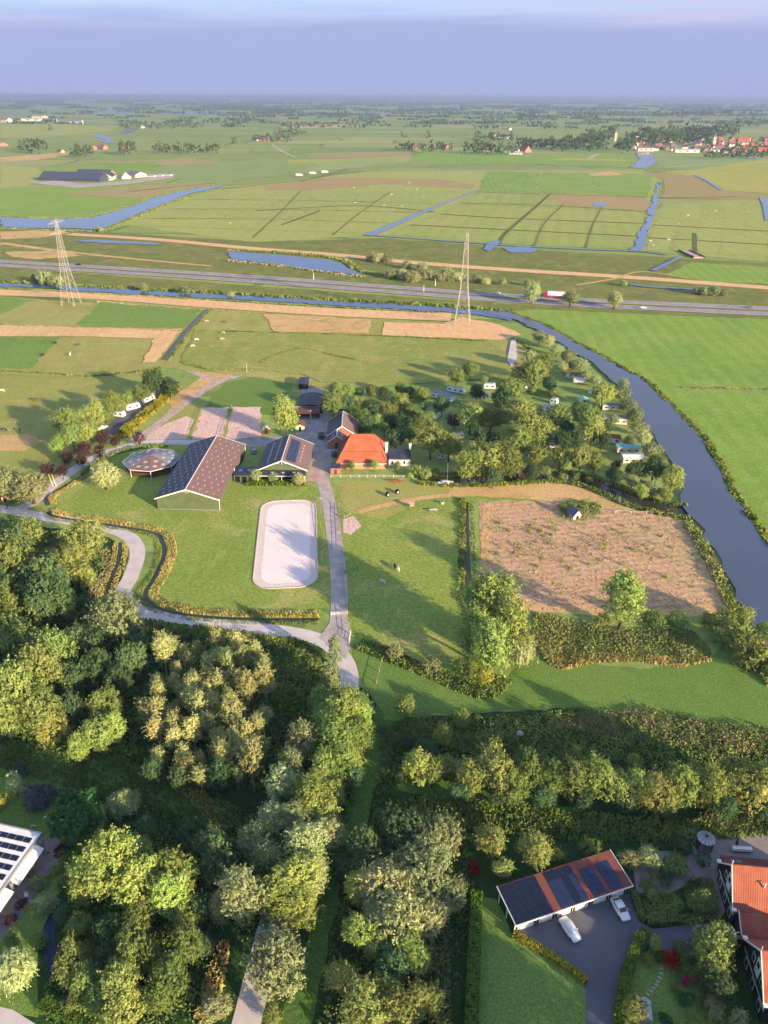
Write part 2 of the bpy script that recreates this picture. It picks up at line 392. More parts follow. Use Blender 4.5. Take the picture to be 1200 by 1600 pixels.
# ---- far fields north of the motorway
def F(name, mat, px, lvl=1): return field(name, px, mat, lvl)
F('field', G_BRIGHT, [(0,295),(150,290),(330,283),(345,289),(250,305),(150,338),(60,341),(0,338)])
F('field', G_CROP, [(95,303),(190,292),(330,283),(345,288),(300,297),(215,310)], 2)
F('field', G_STRIPE2, [(0,258),(60,262),(70,280),(40,290),(0,294)])
F('field', G_CROP, [(145,254),(260,249),(300,247),(380,258),(330,260),(250,258)], 1)
F('field', G_STRAW2, [(0,246),(105,238),(120,240),(60,250),(0,252)], 1)
F('field', G_MEADOW, [(0,194),(70,192),(150,198),(190,203),(120,210),(0,213)], 1)
F('field', G_LEFT, [(230,262),(420,248),(560,250),(690,246),(640,256),(500,268),(345,284),(300,286),(270,276)], 1)
F('field', G_CROP, [(480,240),(640,236),(648,242),(600,247),(480,247)], 2)
F('field', G_MEADOW, [(450,250),(580,247),(645,243),(640,252),(560,258),(450,256)], 2)
F('field', G_BRIGHT, [(640,252),(660,236),(780,240),(990,238),(996,258),(980,262),(800,256),(700,257)], 1)
F('field', G_STRAW2, [(440,197),(560,196),(560,199),(440,200)], 1)
F('field', G_MEADOW, [(860,250),(980,252),(975,249),(880,247)], 2)
F('field', G_STRIPE2, [(345,294),(480,279),(600,265),(1000,264),(1032,278),(1020,330),(985,390),(800,382),(585,368),(400,378),(190,352),(225,335),(270,313)], 1)
F('field', G_STRIPE, [(600,368),(680,335),(745,300),(860,304),(1005,310),(1010,335),(985,390),(800,382)], 2)
F('field', G_REDDISH, [(405,292),(520,277),(690,280),(745,290),(735,295),(600,288),(480,298),(420,300)], 2)
F('field', G_STRIPE2, [(1020,328),(1150,308),(1190,314),(1200,340),(1200,410),(1080,400),(1000,392)], 2)
F('field', G_MEADOW, [(1030,268),(1090,265),(1200,248),(1200,302),(1140,298),(1105,284),(1060,272)], 2)
F('field', G_LEFT, [(1024,262),(1060,240),(1200,240),(1200,250),(1090,265)], 1)
F('field', G_MEADOW, [(1100,262),(1200,254),(1200,272),(1140,272)], 3)
F('field', G_REDDISH, [(858,311),(885,302),(1000,308),(1018,318),(1010,330),(940,325),(880,322)], 3)
F('field', G_REDDISH, [(1000,268),(1045,272),(1085,276),(1130,296),(1200,306),(1200,314),(1110,312),(1035,310),(1038,282)], 3)
F('field', G_STRAW2, [(918,272),(955,268),(975,274),(930,276)], 5)
F('field', G_BRIGHT, [(1040,430),(1080,410),(1200,418),(1200,444),(1100,440)], 2)
# rough land and dry dyke each side of the motorway
F('verge', G_ROUGH, [(0,352),(150,362),(400,378),(600,372),(850,392),(1040,402),(1200,412),(1200,490),(840,472),(600,448),(300,428),(0,418)], 1)
F('verge', G_STRAW2, [(0,362),(60,360),(110,364),(60,372),(0,374)], 2)
strip('dyke', [(108,366),(250,375),(400,389),(520,398),(640,410),(800,422),(990,434),(1200,450)], (13, 13), G_STRAW, 2)
strip('dyke', [(0,380),(90,392),(200,404),(330,416)], (9, 4), G_STRAW2, 2)
F('verge', G_STRAW2, [(10,394),(90,392),(130,400),(60,406),(20,402)], 3)
strip('path', [(1060,432),(1000,425),(960,436),(900,446)], (3, 3), G_STRAW2, 3)
F('verge', G_ROUGH, [(0,418),(600,462),(840,478),(1200,494),(1200,500),(840,484),(760,492),(560,476),(300,460),(0,447)], 2)

# waters of the middle distance
F('river', W_FAR, [(0,340),(75,343),(145,341),(200,325),(250,307),(300,296),(345,290),(348,292),(300,302),(255,320),(215,335),(185,349),(145,360),(100,357),(0,356)], 6)
F('pond', W_FAR, [(353,394),(400,397),(443,400),(520,408),(543,420),(567,431),(533,428),(483,423),(433,414),(400,410),(360,407)], 6)
F('pond', W_FAR, [(118,376),(160,376),(240,380),(255,384),(200,382),(130,379)], 6)
strip('ditch', [(575,369),(620,350),(660,333),(700,316),(747,297)], (11, 3), W_FAR, 7)
strip('ditch', [(575,368),(680,376),(800,385),(900,390),(1000,394),(1042,399)], (3.5, 3.5), W_FAR, 7)
F('pond', W_FAR, [(756,390),(766,378),(783,377),(776,386),(762,394)], 6)
F('pond', W_FAR, [(785,388),(815,386),(846,390),(830,396),(800,396)], 6)
F('canal', W_FAR, [(985,393),(996,370),(1010,340),(1020,312),(1026,285),(1030,286),(1026,315),(1020,345),(1008,372),(1004,390),(996,394)], 6)
F('pond', W_FAR, [(925,318),(938,316),(952,320),(940,324),(928,322)], 6)
F('canal', W_FAR, [(980,262),(995,257),(999,248),(993,240),(1013,238),(1024,247),(1023,256),(1008,264)], 6)
strip('ditch', [(1085,274),(1105,283),(1126,297)], (7, 4), W_FAR, 7)
strip('ditch', [(1192,310),(1196,322),(1200,345)], (9, 6), W_FAR, 7)
strip('ditch', [(1020,424),(1040,414),(1062,403)], (5, 4), W_FAR, 7)
strip('ditch', [(985,446),(1020,450),(1060,452),(1100,455)], (5, 4), W_FAR, 7)
F('river', W_FAR, [(145,213),(158,211),(170,216),(180,221),(168,224),(158,222),(163,218)], 6)
F('river', W_FAR, [(190,206),(215,201),(208,207),(192,210)], 6)
for q in ([(148,176),(160,172),(212,174),(200,178)], [(265,176),(350,174),(350,178),(270,179)], [(1158,248),(1180,243),(1192,241),(1180,248)], [(560,176),(620,175),(618,177),(565,178)], [(800,171),(860,170),(850,173)], [(90,163),(140,163),(130,165)], [(215,162),(260,162),(255,164)], [(930,166),(1000,166),(990,168)], [(330,165),(395,165),(380,167)], [(1130,172),(1200,172),(1200,174)]):
    F('lake', W_FAR, q, 1)

# parcels: rows of narrow fields, each a shade of its own
def parcels(rows, cols, mat, lvl):
    for (a0, a1), (b0, b1) in zip(rows, rows[1:]):
        for i in range(cols):
            t0, t1 = i / cols + .002, (i + 1) / cols - .002; L = lambda p, q, t: (p[0] + (q[0]-p[0])*t, p[1] + (q[1]-p[1])*t)
            F('field', mat, [L(a0, a1, t0), L(a0, a1, t1), L(b0, b1, t1), L(b0, b1, t0)], lvl)
parcels([((748,301),(1012,311)), ((722,319),(1012,333)), ((694,336),(1008,351)), ((650,353),(1000,370)), ((610,367),(985,388))], 3, G_STRIPE, 3)
parcels([((350,297),(730,299)), ((300,312),(700,318)), ((262,327),(668,332)), ((225,342),(630,349)), ((200,352),(590,366))], 3, G_STRIPE2, 3)
parcels([((760,268),(1020,272)), ((752,284),(1018,290)), ((750,298),(1012,308))], 3, G_BRIGHT, 3)
parcels([((1034,318),(1190,318)), ((1026,342),(1200,346)), ((1018,364),(1200,366)), ((1010,390),(1200,400))], 5, G_STRIPE2, 3)
F('field', G_REDDISH, [(858,311),(885,302),(1000,308),(1018,318),(1010,330),(940,325),(880,322)], 4)
parcels([((70,262),(250,252)), ((60,276),(230,268))], 2, G_BRIGHT, 1)
parcels([((360,262),(640,246)), ((360,283),(560,262))], 2, G_LEFT, 2)
# field drains north of the motorway: thin dark ditches
D_DRAIN = grass('drain_edge', C('#6a7440'), C('#5c6638'), C('#847e4c'), .58)
for q in ([(345,296),(480,281),(600,267),(1000,266)], [(400,330),(560,322),(680,332)], [(745,300),(860,304),(1010,309)], [(720,318),(860,322),(1018,332)], [(690,335),(800,342),(1012,350)], [(640,352),(800,360),(1000,370)],
          [(860,303),(830,330),(790,365),(780,382)], [(1020,352),(1200,362)], [(1012,372),(1200,383)], [(1085,365),(1086,398)], [(200,300),(340,286)], [(1030,310),(1150,308)], [(545,264),(470,284)], [(500,330),(440,352)]):
    strip('ditch', q, (3.6, 3.6), D_DRAIN, 5)
for q in ([(300,312),(500,314),(690,319)], [(262,327),(460,328),(660,333)], [(225,342),(430,343),(625,350)], [(470,298),(440,330),(395,372)], [(610,300),(560,335),(520,368)], [(880,320),(850,350),(835,385)], [(940,324),(925,355),(915,388)]):
    strip('ditch', q, (2.2, 2.2), G_ROUGH, 5)
strip('path', [(345,290),(400,286),(480,276),(560,265),(700,259),(800,256),(985,262)], (4, 4), plain('dyke_lane', C('#a58f70'), .9, .1, .05, obj=False), 5)
strip('path', [(425,226),(440,236),(462,246)], (7, 7), plain('far_lane', C('#b9a98d'), .9, .1, .05, obj=False), 3)
strip('path', [(0,232),(120,226),(180,222),(250,218)], (7, 7), bpy.data.materials['far_lane'], 3)
strip('path', [(1040,262),(1090,258),(1130,255),(1200,252)], (6, 6), bpy.data.materials['far_lane'], 4)
strip('path', [(920,248),(935,240)], (12, 8), bpy.data.materials['far_lane'], 4)

# ---- motorway
ASPH = plain('motorway_asphalt', C('#989094'), .85, .12, .08, obj=False)
ASPH_D = plain('yard_asphalt', C('#5f606b'), .85, .14, .12, obj=False)
PAINT = plain('road_paint', (.78, .78, .76), .7, .05)
hw = [(-60,407),(0,412),(200,424),(400,437),(600,452),(760,464),(900,473),(1200,487),(1300,491)]
road, hwl = strip('road', hw, (25, 25), ASPH, 4)
med = offsets(hwl, 0.0)
strip('verge', [tuple(p) for p in med], (4.2, 4.2), G_ROUGH, 6, 1, world=True)
for off in (11.8, 3.2, -3.2, -11.8):
    strip('lane_line', [tuple(p) for p in offsets(hwl, off)], (.4, .4), PAINT, 5, 1, world=True)
dash = MB()
for off in (7.4, -7.4):
    ln = offsets(hwl, off)
    for i in range(len(ln) - 1):
        a, b = ln[i], ln[i + 1]; L = (b - a).length; d = (b - a) / L; k = 0.0
        while k < L - 3:
            p = a + d * k; q = p + d * 3; nn = Vector((-d.y, d.x)) * .2
            dash.quad(*[(w.x, w.y, .62) for w in (p - nn, q - nn, q + nn, p + nn)]); k += 12
tag(dash.build('lane_dashes', PAINT), kind='structure')

# ---- canal and river
F('canal', W_FAR, [(0,443),(60,444),(140,450),(300,459),(420,465),(560,474),(700,482),(760,487),(800,494),(800,503),(750,494),(690,488),(560,481),(420,472),(300,466),(140,457),(60,451),(0,449)], 6)
rbank = [(752,486),(790,488),(835,503),(870,520),(910,543),(960,570),(1010,600),(1050,640),(1093,685),(1120,728),(1142,775),(1170,815),(1200,855),(1330,1040)]
lbank = [(1230,1075),(1190,1005),(1175,980),(1150,925),(1117,862),(1085,815),(1062,790),(1066,750),(1047,722),(1025,690),(1005,660),(985,625),(960,600),(925,568),(885,545),(850,522),(810,502),(760,492)]
river_px = rbank + lbank
F('river', W_RIVER, river_px, 7)
F('field', G_BRIGHT, [(800,486),(840,478),(1200,497),(1400,505),(1500,1000)] + rbank[:1:-1], 2)
# campsite ditch
ditch_px = [(1075,800),(1040,795),(985,780),(945,762),(910,750),(860,744),(780,748),(700,750),(655,745)]
strip('ditch', ditch_px, (9, 5), W_DITCH, 6)

# ---- middle fields
F('field', G_OLIVE, [(0,465),(330,483),(700,504),(800,520),(830,560),(800,590),(640,600),(520,610),(400,590),(255,575),(120,590),(0,585)], 1)
strip('field', [(-20,457),(150,463),(330,476),(500,487),(600,492),(705,496)], (17, 20), G_STRAW, 3)
F('field', G_RICH, [(-20,465),(55,469),(0,493),(-40,500)], 3)
F('field', G_RICH, [(158,474),(316,486),(288,513),(118,511)], 3)
F('field', G_OLIVE, [(55,470),(150,474),(114,510),(-40,507),(0,492)], 2)
F('field', G_STRAW, [(-40,508),(110,512),(262,516),(285,514),(262,545),(243,567),(222,568),(241,530),(140,527),(-40,526)], 4)
F('field', G_RICH, [(-60,527),(95,528),(46,577),(-80,576)], 3)
F('field', G_STRAW2, [(410,491),(582,500),(578,521),(430,520)], 3)
F('field', G_STRAW, [(600,504),(690,507),(722,496),(780,508),(815,524),(780,532),(700,528),(597,525)], 3)
F('field', G_PAST, [(305,518),(440,521),(600,526),(760,534),(800,560),(790,590),(650,600),(500,598),(470,585),(400,578),(330,582),(280,566)], 3)
F('field', G_RICH, [(405,568),(466,545),(560,560),(640,566),(760,575),(790,590),(640,606),(520,602),(470,586)], 4)
F('field', G_REDDISH, [(362,549),(390,543),(412,550),(395,558),(370,556)], 5)
F('field', G_PAST, [(-80,586),(120,590),(225,580),(235,600),(190,640),(130,690),(80,740),(0,730),(-90,730)], 2)
F('field', G_STRAW2, [(-60,680),(40,678),(72,690),(40,704),(-60,706)], 4)
F('field', G_STRAW2, [(322,582),(345,592),(300,622),(262,646),(268,620),(300,600)], 4)
F('field', G_STRAW2, [(300,578),(330,590),(352,590),(390,581),(330,580)], 4)
F('field', G_LAWN, [(330,620),(352,598),(400,588),(440,590),(458,600),(440,650),(320,640)], 3)
F('field', G_OLIVE, [(238,672),(300,630),(325,640),(305,688),(225,688)], 3)
# sandy paddocks behind the riding hall
SAND = grass('paddock_sand', C('#d6bcae'), C('#c9ae9f'), C('#b0a598'), .55, big=.08, mid=.4, fine=1.2)
ARENA = grass('arena_sand', C('#dccdc6'), C('#d4c4bc'), C('#c8b8ae'), .60, big=.05, mid=.3, fine=1.5, stripe=(math.radians(95), 1.3, .03), fa=.12, ma=.06)
F('paddock', SAND, [(318,637),(358,636),(345,686),(300,687)], 4)
F('paddock', SAND, [(364,636),(408,636),(408,684),(352,686)], 4)
F('field', SAND, [(240,670),(290,650),(303,655),(292,686),(228,687)], 4)
# land around the farm
F('field', G_PADDOCK, [(75,800),(100,765),(160,722),(200,705),(280,700),(400,745),(505,755),(520,800),(518,935),(500,968),(400,965),(260,948),(232,930),(245,880),(255,840),(200,820)], 2)
F('field', G_PADDOCK, [(525,755),(660,757),(950,765),(965,790),(745,780),(718,860),(720,1000),(715,1065),(640,1040),(560,1015),(545,990),(536,900)], 2)
F('field', G_OLIVE, [(540,752),(660,756),(860,757),(945,766),(962,786),(900,780),(745,775),(660,780),(600,812),(545,800),(530,770)], 3)
F('plot', G_PLOT, [(748,782),(920,784),(1060,792),(1090,840),(1110,880),(1140,955),(1060,965),(980,965),(800,955),(752,930)], 3)
F('field', G_STRAW2, [(700,750),(860,748),(905,754),(945,768),(985,795),(930,790),(800,778),(700,772)], 4)
strip('track', [(764,786),(760,850),(764,915),(790,942),(880,952),(980,958),(1075,958),(1118,948)], (3.4, 3.4), G_STRAW2, 5)
strip('track', [(560,800),(600,790),(680,776),(800,770),(940,772)], (2.6, 2.6), G_STRAW2, 6)
F('lawn', G_LAWN, [(552,1005),(620,1030),(700,1070),(760,1085),(800,1050),(830,1025),(1000,1045),(1110,1035),(1130,1000),(1180,1040),(1260,1060),(1330,1130),(1200,1150),(1100,1130),(900,1105),(700,1115),(600,1125),(580,1090),(560,1050)], 4)
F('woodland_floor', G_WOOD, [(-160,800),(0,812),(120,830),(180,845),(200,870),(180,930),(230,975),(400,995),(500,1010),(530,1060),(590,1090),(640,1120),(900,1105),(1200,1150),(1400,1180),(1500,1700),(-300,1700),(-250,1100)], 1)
F('field', G_SHADE_TONE, [(0,1160),(140,1150),(280,1230),(400,1270),(380,1300),(200,1250),(0,1215)], 3)
F('field', G_SHADE_TONE, [(590,1100),(640,1118),(600,1200),(560,1320),(520,1440),(480,1620),(430,1620),(500,1400),(540,1260)], 3)
F('field', G_SHADE_TONE, [(610,1190),(680,1215),(900,1260),(880,1290),(620,1235)], 3)
F('lawn', G_LAWN, [(745,1400),(775,1405),(798,1458),(870,1500),(915,1530),(915,1700),(735,1700)], 4)
F('lawn', G_LAWN, [(-40,1200),(120,1255),(170,1250),(150,1330),(90,1400),(60,1480),(60,1590),(0,1575),(-100,1560),(-100,1300)], 4)
F('lawn', G_LAWN, [(985,1500),(1020,1480),(1120,1490),(1150,1560),(1130,1640),(965,1640)], 4)

# ---- lanes, drive and yard
LANE = plain('lane_paving', C('#cabfbd'), .9, .10, .25, obj=False)
def paver_mat(name, c1, c2, sc):
    m, t, b = new_mat(name); p = wpos(t); br = N(t, 'ShaderNodeTexBrick'); br.inputs['Scale'].default_value = sc
    br.inputs['Color1'].default_value = (*c1, 1); br.inputs['Color2'].default_value = (*c2, 1); br.inputs['Mortar'].default_value = (*[x * .55 for x in c1], 1); br.inputs['Mortar Size'].default_value = .03
    t.links.new(p, br.inputs[0]); col = cmix(t, 1.0, br.outputs[0], mrange(t, noise(t, p, .3, 5), .3, .7, .8, 1.18), 'MULTIPLY')
    t.links.new(col, b.inputs['Base Color']); b.inputs['Roughness'].default_value = .85; return m
PAVER = paver_mat('drive_pavers', C('#bfb3b0'), C('#b3a7a4'), 1.6)
REDPAVE = paver_mat('red_brick_paving', C('#cbb0a6'), C('#bfa399'), 2.2)
YARD = paver_mat('yard_concrete', C('#aca7a6'), C('#a39e9d'), .5)
main_px = [(-60,790),(0,795),(60,806),(130,818),(180,829),(206,843),(215,866),(204,902),(192,924),(200,943),(228,958),(300,969),(400,981),(470,991),(512,1006),(538,1032),(546,1062),(540,1100),(515,1170),(478,1270),(440,1390),(405,1520),(375,1640)]
road, main_line = strip('road', main_px, (4.6, 4.3), LANE, 5, 8)
road, drive_line = strip('road', [(522,1010),(530,960),(529,900),(521,830),(511,775),(500,738)], (4.6, 4.6), PAVER, 6)
F('road', PAVER, [(498,997),(516,972),(546,972),(548,1010),(540,1030),(520,1012)], 7)
road, lane_line = strip('road', [(20,798),(50,786),(85,757),(125,728),(165,708),(215,694),(260,691),(330,692),(420,694)], (4.2, 5), LANE, 6)
road, far_lane = strip('road', [(205,691),(240,668),(290,630),(330,603),(360,590),(400,583),(440,585),(480,598),(500,612)], (4, 5), REDPAVE, 5)
strip('road', [(336,597),(305,583),(270,572),(235,570)], (3.5, 3), REDPAVE, 5)
F('yard', YARD, [(330,686),(405,684),(462,680),(466,640),(470,606),(500,604),(512,640),(515,670),(525,700),(520,722),(512,752),(478,752),(486,722),(478,698),(380,698),(330,699)], 7)
F('yard', REDPAVE, [(476,752),(486,722),(502,722),(514,754)], 8)
F('yard', ASPH_D, [(160,676),(188,645),(225,620),(245,612),(256,622),(232,645),(205,668),(188,682)], 6)
F('yard', LANE, [(798,535),(806,528),(808,560),(800,575),(792,565)], 6)
F('driveway', ASPH_D, [(800,1458),(930,1412),(985,1395),(998,1440),(1020,1452),(1120,1440),(1160,1440),(1165,1490),(1040,1485),(1012,1478),(990,1510),(975,1560),(966,1700),(916,1700),(915,1545),(903,1530),(870,1505)], 6)
F('terrace', plain('clay_paving', C('#8d8284'), .9, .1, .6, obj=False), [(985,1330),(1085,1330),(1110,1300),(1240,1300),(1240,1345),(1140,1350),(1135,1420),(1120,1445),(1090,1445),(1095,1370),(1040,1400),(995,1395)], 5)
F('terrace', bpy.data.materials['clay_paving'], [(62,1312),(92,1310),(95,1340),(60,1390),(20,1450),(-40,1520),(-60,1490),(20,1400)], 5)
F('road', LANE, [(-60,1560),(20,1578),(55,1600),(80,1640),(-80,1660)], 6)
# sandy riding arena with rounded ends
def rrect(c, w, l, r, rz, n=6):
    pts = []
    for sx, sy, a0 in ((1, 1, 0), (-1, 1, 90), (-1, -1, 180), (1, -1, 270)):
        for k in range(n + 1):
            a = math.radians(a0 + 90 * k / n); pts.append((sx * (w/2 - r) + r * math.cos(a), sy * (l/2 - r) + r * math.sin(a)))
    c_, s_ = math.cos(rz), math.sin(rz)
    return [(c[0] + x * c_ - y * s_, c[1] + x * s_ + y * c_) for x, y in pts]
ar_c = ((P(395,915)[0] + P(497,910)[0] + P(412,785)[0] + P(490,785)[0]) / 4, 203.5)
ARN = rrect(ar_c, 18.2, 52.5, 5.5, math.radians(5.2))
sheet('riding_arena', ARN, ARENA, .075)
sheet('riding_arena', ragged(rrect(ar_c, 14.0, 47.5, 4.2, math.radians(5.2)), .12, 1.2), grass('harrowed_sand', C('#e9dfd9'), C('#e4d8d1'), C('#dacdc6'), .62, big=.06, mid=.3, fine=1.2, stripe=(math.radians(5), .9, .03), fa=.15, ma=.06), .09)
rim = MB()
for i in range(len(ARN)):
    a, b = Vector(ARN[i]), Vector(ARN[(i + 1) % len(ARN)]); d = (b - a).normalized(); nn = Vector((-d.y, d.x)) * .15
    rim.add([(p.x, p.y, z) for z in (.0, .22) for p in (a - nn, b - nn, b + nn, a + nn)], [(4, 5, 6, 7), (0, 1, 5, 4), (3, 7, 6, 2), (0, 4, 7, 3), (1, 2, 6, 5)])
tag(rim.build('arena_border', plain('pale_timber', C('#cbb7ae'), .8)), 'low pale timber board round the sandy riding arena', 'border')
# ditches near the farm
ditch_a = [(75,790),(72,778),(92,765),(130,742),(155,720)]
ditch_b = [(75,800),(90,808),(180,822),(240,833),(254,848),(256,870),(240,905),(228,925),(233,940),(262,955),(330,965),(420,968),(498,968)]
ditch_c = [(188,848),(186,875),(172,910),(160,945)]
strip('ditch', ditch_a, (1.2, 1.0), W_DITCH, 7); strip('ditch', ditch_b, (1.3, 1.1), W_DITCH, 7); strip('ditch', ditch_c, (1.1, .9), W_DITCH, 7)
strip('ditch', [(325,485),(298,513),(280,535),(258,564)], (2.2, 2.2), W_DITCH, 7)
strip('ditch', [(90,1520),(75,1460),(100,1410),(125,1390)], (2.2, 1.8), water('garden_pond_water', C('#20344c'), .08, .4), 7)
strip('ditch', [(733,930),(730,860),(728,785)], (1.6, 1.6), W_DITCH, 7)

# ------------------------------------------------------------------ trees
BARK = plain('bark', C('#4d4236'), .9, .25, 3)
BARK_P = plain('pale_bark', C('#8c8274'), .9, .25, 3)
L_BROAD = leafmat('broad_leaves', C('#627a42'), C('#a8b66a'))
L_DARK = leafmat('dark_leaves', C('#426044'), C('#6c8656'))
L_WILLOW = leafmat('willow_leaves', C('#7f9060'), C('#bdc48e'))
L_POPLAR = leafmat('poplar_leaves', C('#8a945a'), C('#c9c98a'))
L_YELLOW = leafmat('yellow_green_leaves', C('#8a9440'), C('#c4c25c'))
L_LIME = leafmat('lime_leaves', C('#6c8a44'), C('#b0c06e'))
L_BROWN = leafmat('bronze_leaves', C('#708046'), C('#a6ac66'))
L_PURPLE = leafmat('purple_leaves', C('#38242b'), C('#604046'), .15, .01)
L_RED = leafmat('red_leaves', C('#7a1420'), C('#b32c30'), .2, .01)
L_PINK = leafmat('pink_flowers', C('#a01562'), C('#d03a90'), .2, .01)
L_GREY = leafmat('grey_purple_leaves', C('#4c4f58'), C('#70707a'), .2, .01)
L_GLOSS = leafmat('laurel_leaves', C('#2f5c38'), C('#4f8450'), .15)
L_FAR = leafmat('distant_leaves', C('#3f5836'), C('#6d7c48'), .2, .03, .3)

def crown_mesh(name, ext, cz, lobes, leaves, leaf, droop=0.0, flat=.8, seed=1, lobe_r=(.30, .46), shell=.62, asp=1.0, pointed=0.0, tuft=.13, stray=.12):
    """uneven crown: boughs carry sprays, sprays carry leaf-sized faces; unit radius"""
    rs = np.random.default_rng(seed); ex = np.array(ext)
    d = rs.normal(size=(lobes * 3, 3)); d /= np.linalg.norm(d, axis=1)[:, None]
    keep = [0]
    for _ in range(lobes - 1):
        m = np.min(np.linalg.norm(d[:, None] - d[keep][None], axis=2), axis=1); keep.append(int(np.argmax(m * (.55 + .45 * rs.random(len(m))))))
    d = d[keep]; rad = (shell - .12) + (1.02 - shell) * rs.random(lobes) ** .8
    cen = d * rad[:, None] * .74 * ex * (1 + .14 * rs.normal(size=(1, 3)))
    if pointed: k = np.clip((cen[:, 2] / ext[2] + 1) / 2, 0, 1); cen[:, :2] *= (1 - pointed * k)[:, None]
    r = (lobe_r[0] + (lobe_r[1] - lobe_r[0]) * rs.random(lobes)) * rs.uniform(.75, 1.15, lobes)
    per = 15; nt_ = leaves // per
    w = r ** 2; w /= w.sum(); li = rs.choice(lobes, nt_, p=w)
    u = rs.normal(size=(nt_, 3)); u /= np.linalg.norm(u, axis=1)[:, None]
    oc = cen / ex; oc /= np.linalg.norm(oc, axis=1)[:, None] + 1e-6
    u = u + oc[li] * .6 + np.array([0, 0, .3]); u /= np.linalg.norm(u, axis=1)[:, None]
    stretch = rs.uniform(.8, 1.25, (lobes, 3))
    base = cen[li] + u * (r[li] * (.6 + .4 * rs.random(nt_)))[:, None] * stretch[li] * np.array([1, 1, flat if ext[2] <= 1.3 else 1.15])
    tl = tuft * (.6 + .9 * rs.random(nt_)); tl[rs.random(nt_) < stray] *= 1.9
    td = u + np.array([0, 0, .35 - droop * 1.8]) + rs.normal(0, .35, (nt_, 3)); td /= np.linalg.norm(td, axis=1)[:, None]
    ti = np.repeat(np.arange(nt_), per); n = len(ti); t = rs.random(n)
    p = base[ti] + td[ti] * (tl[ti] * t * 1.6)[:, None] + rs.normal(0, 1, (n, 3)) * (tuft * .36 * (1.15 - .7 * t))[:, None]
    if droop: p[:, 2] -= droop * .7 * (np.linalg.norm(p[:, :2], axis=1) ** 2) * rs.random(n)
    nn = u[ti] * .9 + rs.normal(0, .4, (n, 3)); nn /= np.linalg.norm(nn, axis=1)[:, None]
    p[:, 2] += cz; p[:, 2] = np.maximum(p[:, 2], .03)
    tint = .25 * rs.random(lobes)[li][ti] + .4 * rs.random(nt_)[ti] + .35 * rs.random(n)
    up = np.column_stack([rs.normal(0, .25, (n, 2)), np.ones(n)]) if droop else None
    return quadmesh(name, quads(p, nn, leaf * (.55 + .8 * rs.random(n)), asp, up), tint), cen + np.array([0, 0, cz])
def trunk_mesh(name, cen, base, top, r, seed=1, limbs=7):
    mb = MB(); rs = random.Random(seed); k = 5; pts = []
    for i in range(k + 1):
        t = i / k; pts.append((rs.uniform(-.05, .05) * t * 2, rs.uniform(-.05, .05) * t * 2, base + (top - base) * t, r * (1.25 - .95 * t)))
    for a, b in zip(pts, pts[1:]): mb.bar(a[:3], b[:3], a[3], b[3], 7, False)
    order = sorted(range(len(cen)), key=lambda i: rs.random())[:limbs]
    for i in order:
        c = cen[i]; s = pts[rs.randint(2, k - 1)]
        mid = ((s[0]*.5 + c[0]*.5) , (s[1]*.5 + c[1]*.5), (s[2]*.55 + c[2]*.45)); mb.bar(s[:3], mid, s[3]*.6, r*.28, 5, False); mb.bar(mid, c, r*.28, r*.08, 4, False)
    return mb.mesh(name)
PROTO = {}
def proto(key, name, n, leafm, barkm, ext, cz, lobes, leaves, leaf, trunk=(0, 1.4, .07), **kw):
    PROTO[key] = dict(name=name, cz=cz, leaf=leafm, bark=barkm, var=[])
    for i in range(n):
        cm, cen = crown_mesh('crown', ext, cz, lobes, leaves, leaf, seed=sum(map(ord, key)) * 7 + i * 131, **kw)
        PROTO[key]['var'].append((cm, trunk_mesh('trunk', cen, trunk[0], trunk[1], trunk[2], i + 3)))
proto('broad', 'broadleaf_tree', 5, L_BROAD, BARK, (1, 1, .95), 1.5, 26, 10800, 0.0426, (0, 1.6, .06))
proto('dark', 'broadleaf_tree', 3, L_DARK, BARK, (1, 1, .95), 1.45, 24, 9000, 0.0476, (0, 1.5, .06))
proto('lime', 'broadleaf_tree', 4, L_LIME, BARK, (1, 1, 1.1), 1.55, 26, 10800, 0.0426, (0, 1.7, .06))
proto('bronze', 'broadleaf_tree', 3, L_BROWN, BARK, (1, 1, 1.05), 1.5, 22, 8400, 0.0426, (0, 1.6, .06), stray=.3)
proto('willow', 'willow_tree', 4, L_WILLOW, BARK, (1, 1, .92), 1.15, 30, 11400, 0.0369, (0, 1.2, .085), asp=1.5, stray=.25)
proto('weeping', 'weeping_willow', 2, L_WILLOW, BARK, (1, 1, .85), 1.15, 30, 9000, 0.0369, (0, 1.2, .08), droop=.75, asp=3.0)
proto('poplar', 'poplar_tree', 6, L_POPLAR, BARK_P, (1, 1, 2.3), 4.2, 18, 5400, 0.0943, (0, 5.2, .11), lobe_r=(.38, .62), pointed=.35, tuft=.27, stray=.3)
proto('tall', 'slender_tree', 3, L_LIME, BARK, (1, 1, 1.75), 2.25, 30, 10200, 0.0492, (0, 2.9, .07), lobe_r=(.3, .5), pointed=.3, tuft=.16, stray=.2)
proto('tallw', 'slender_tree', 3, L_WILLOW, BARK, (1, 1, 1.6), 2.1, 34, 10000, .047, (0, 2.7, .07), lobe_r=(.3, .5), pointed=.2, tuft=.15, stray=.2)
proto('spire', 'slender_tree', 2, L_WILLOW, BARK, (1, 1, 2.3), 2.6, 24, 5400, 0.0738, (0, 3.6, .08), lobe_r=(.4, .6), pointed=.55, tuft=.2)
proto('shrub', 'shrub', 3, L_BROAD, BARK, (1, 1, .8), .72, 18, 3900, 0.0615, (0, .7, .05), tuft=.17)
proto('shrub_dark', 'shrub', 2, L_DARK, BARK, (1, 1, .8), .72, 18, 3900, 0.0615, (0, .7, .05), tuft=.17)
proto('shrub_yellow', 'shrub', 2, L_YELLOW, BARK, (1, 1, .95), .85, 18, 3900, 0.0574, (0, .7, .05), tuft=.17)
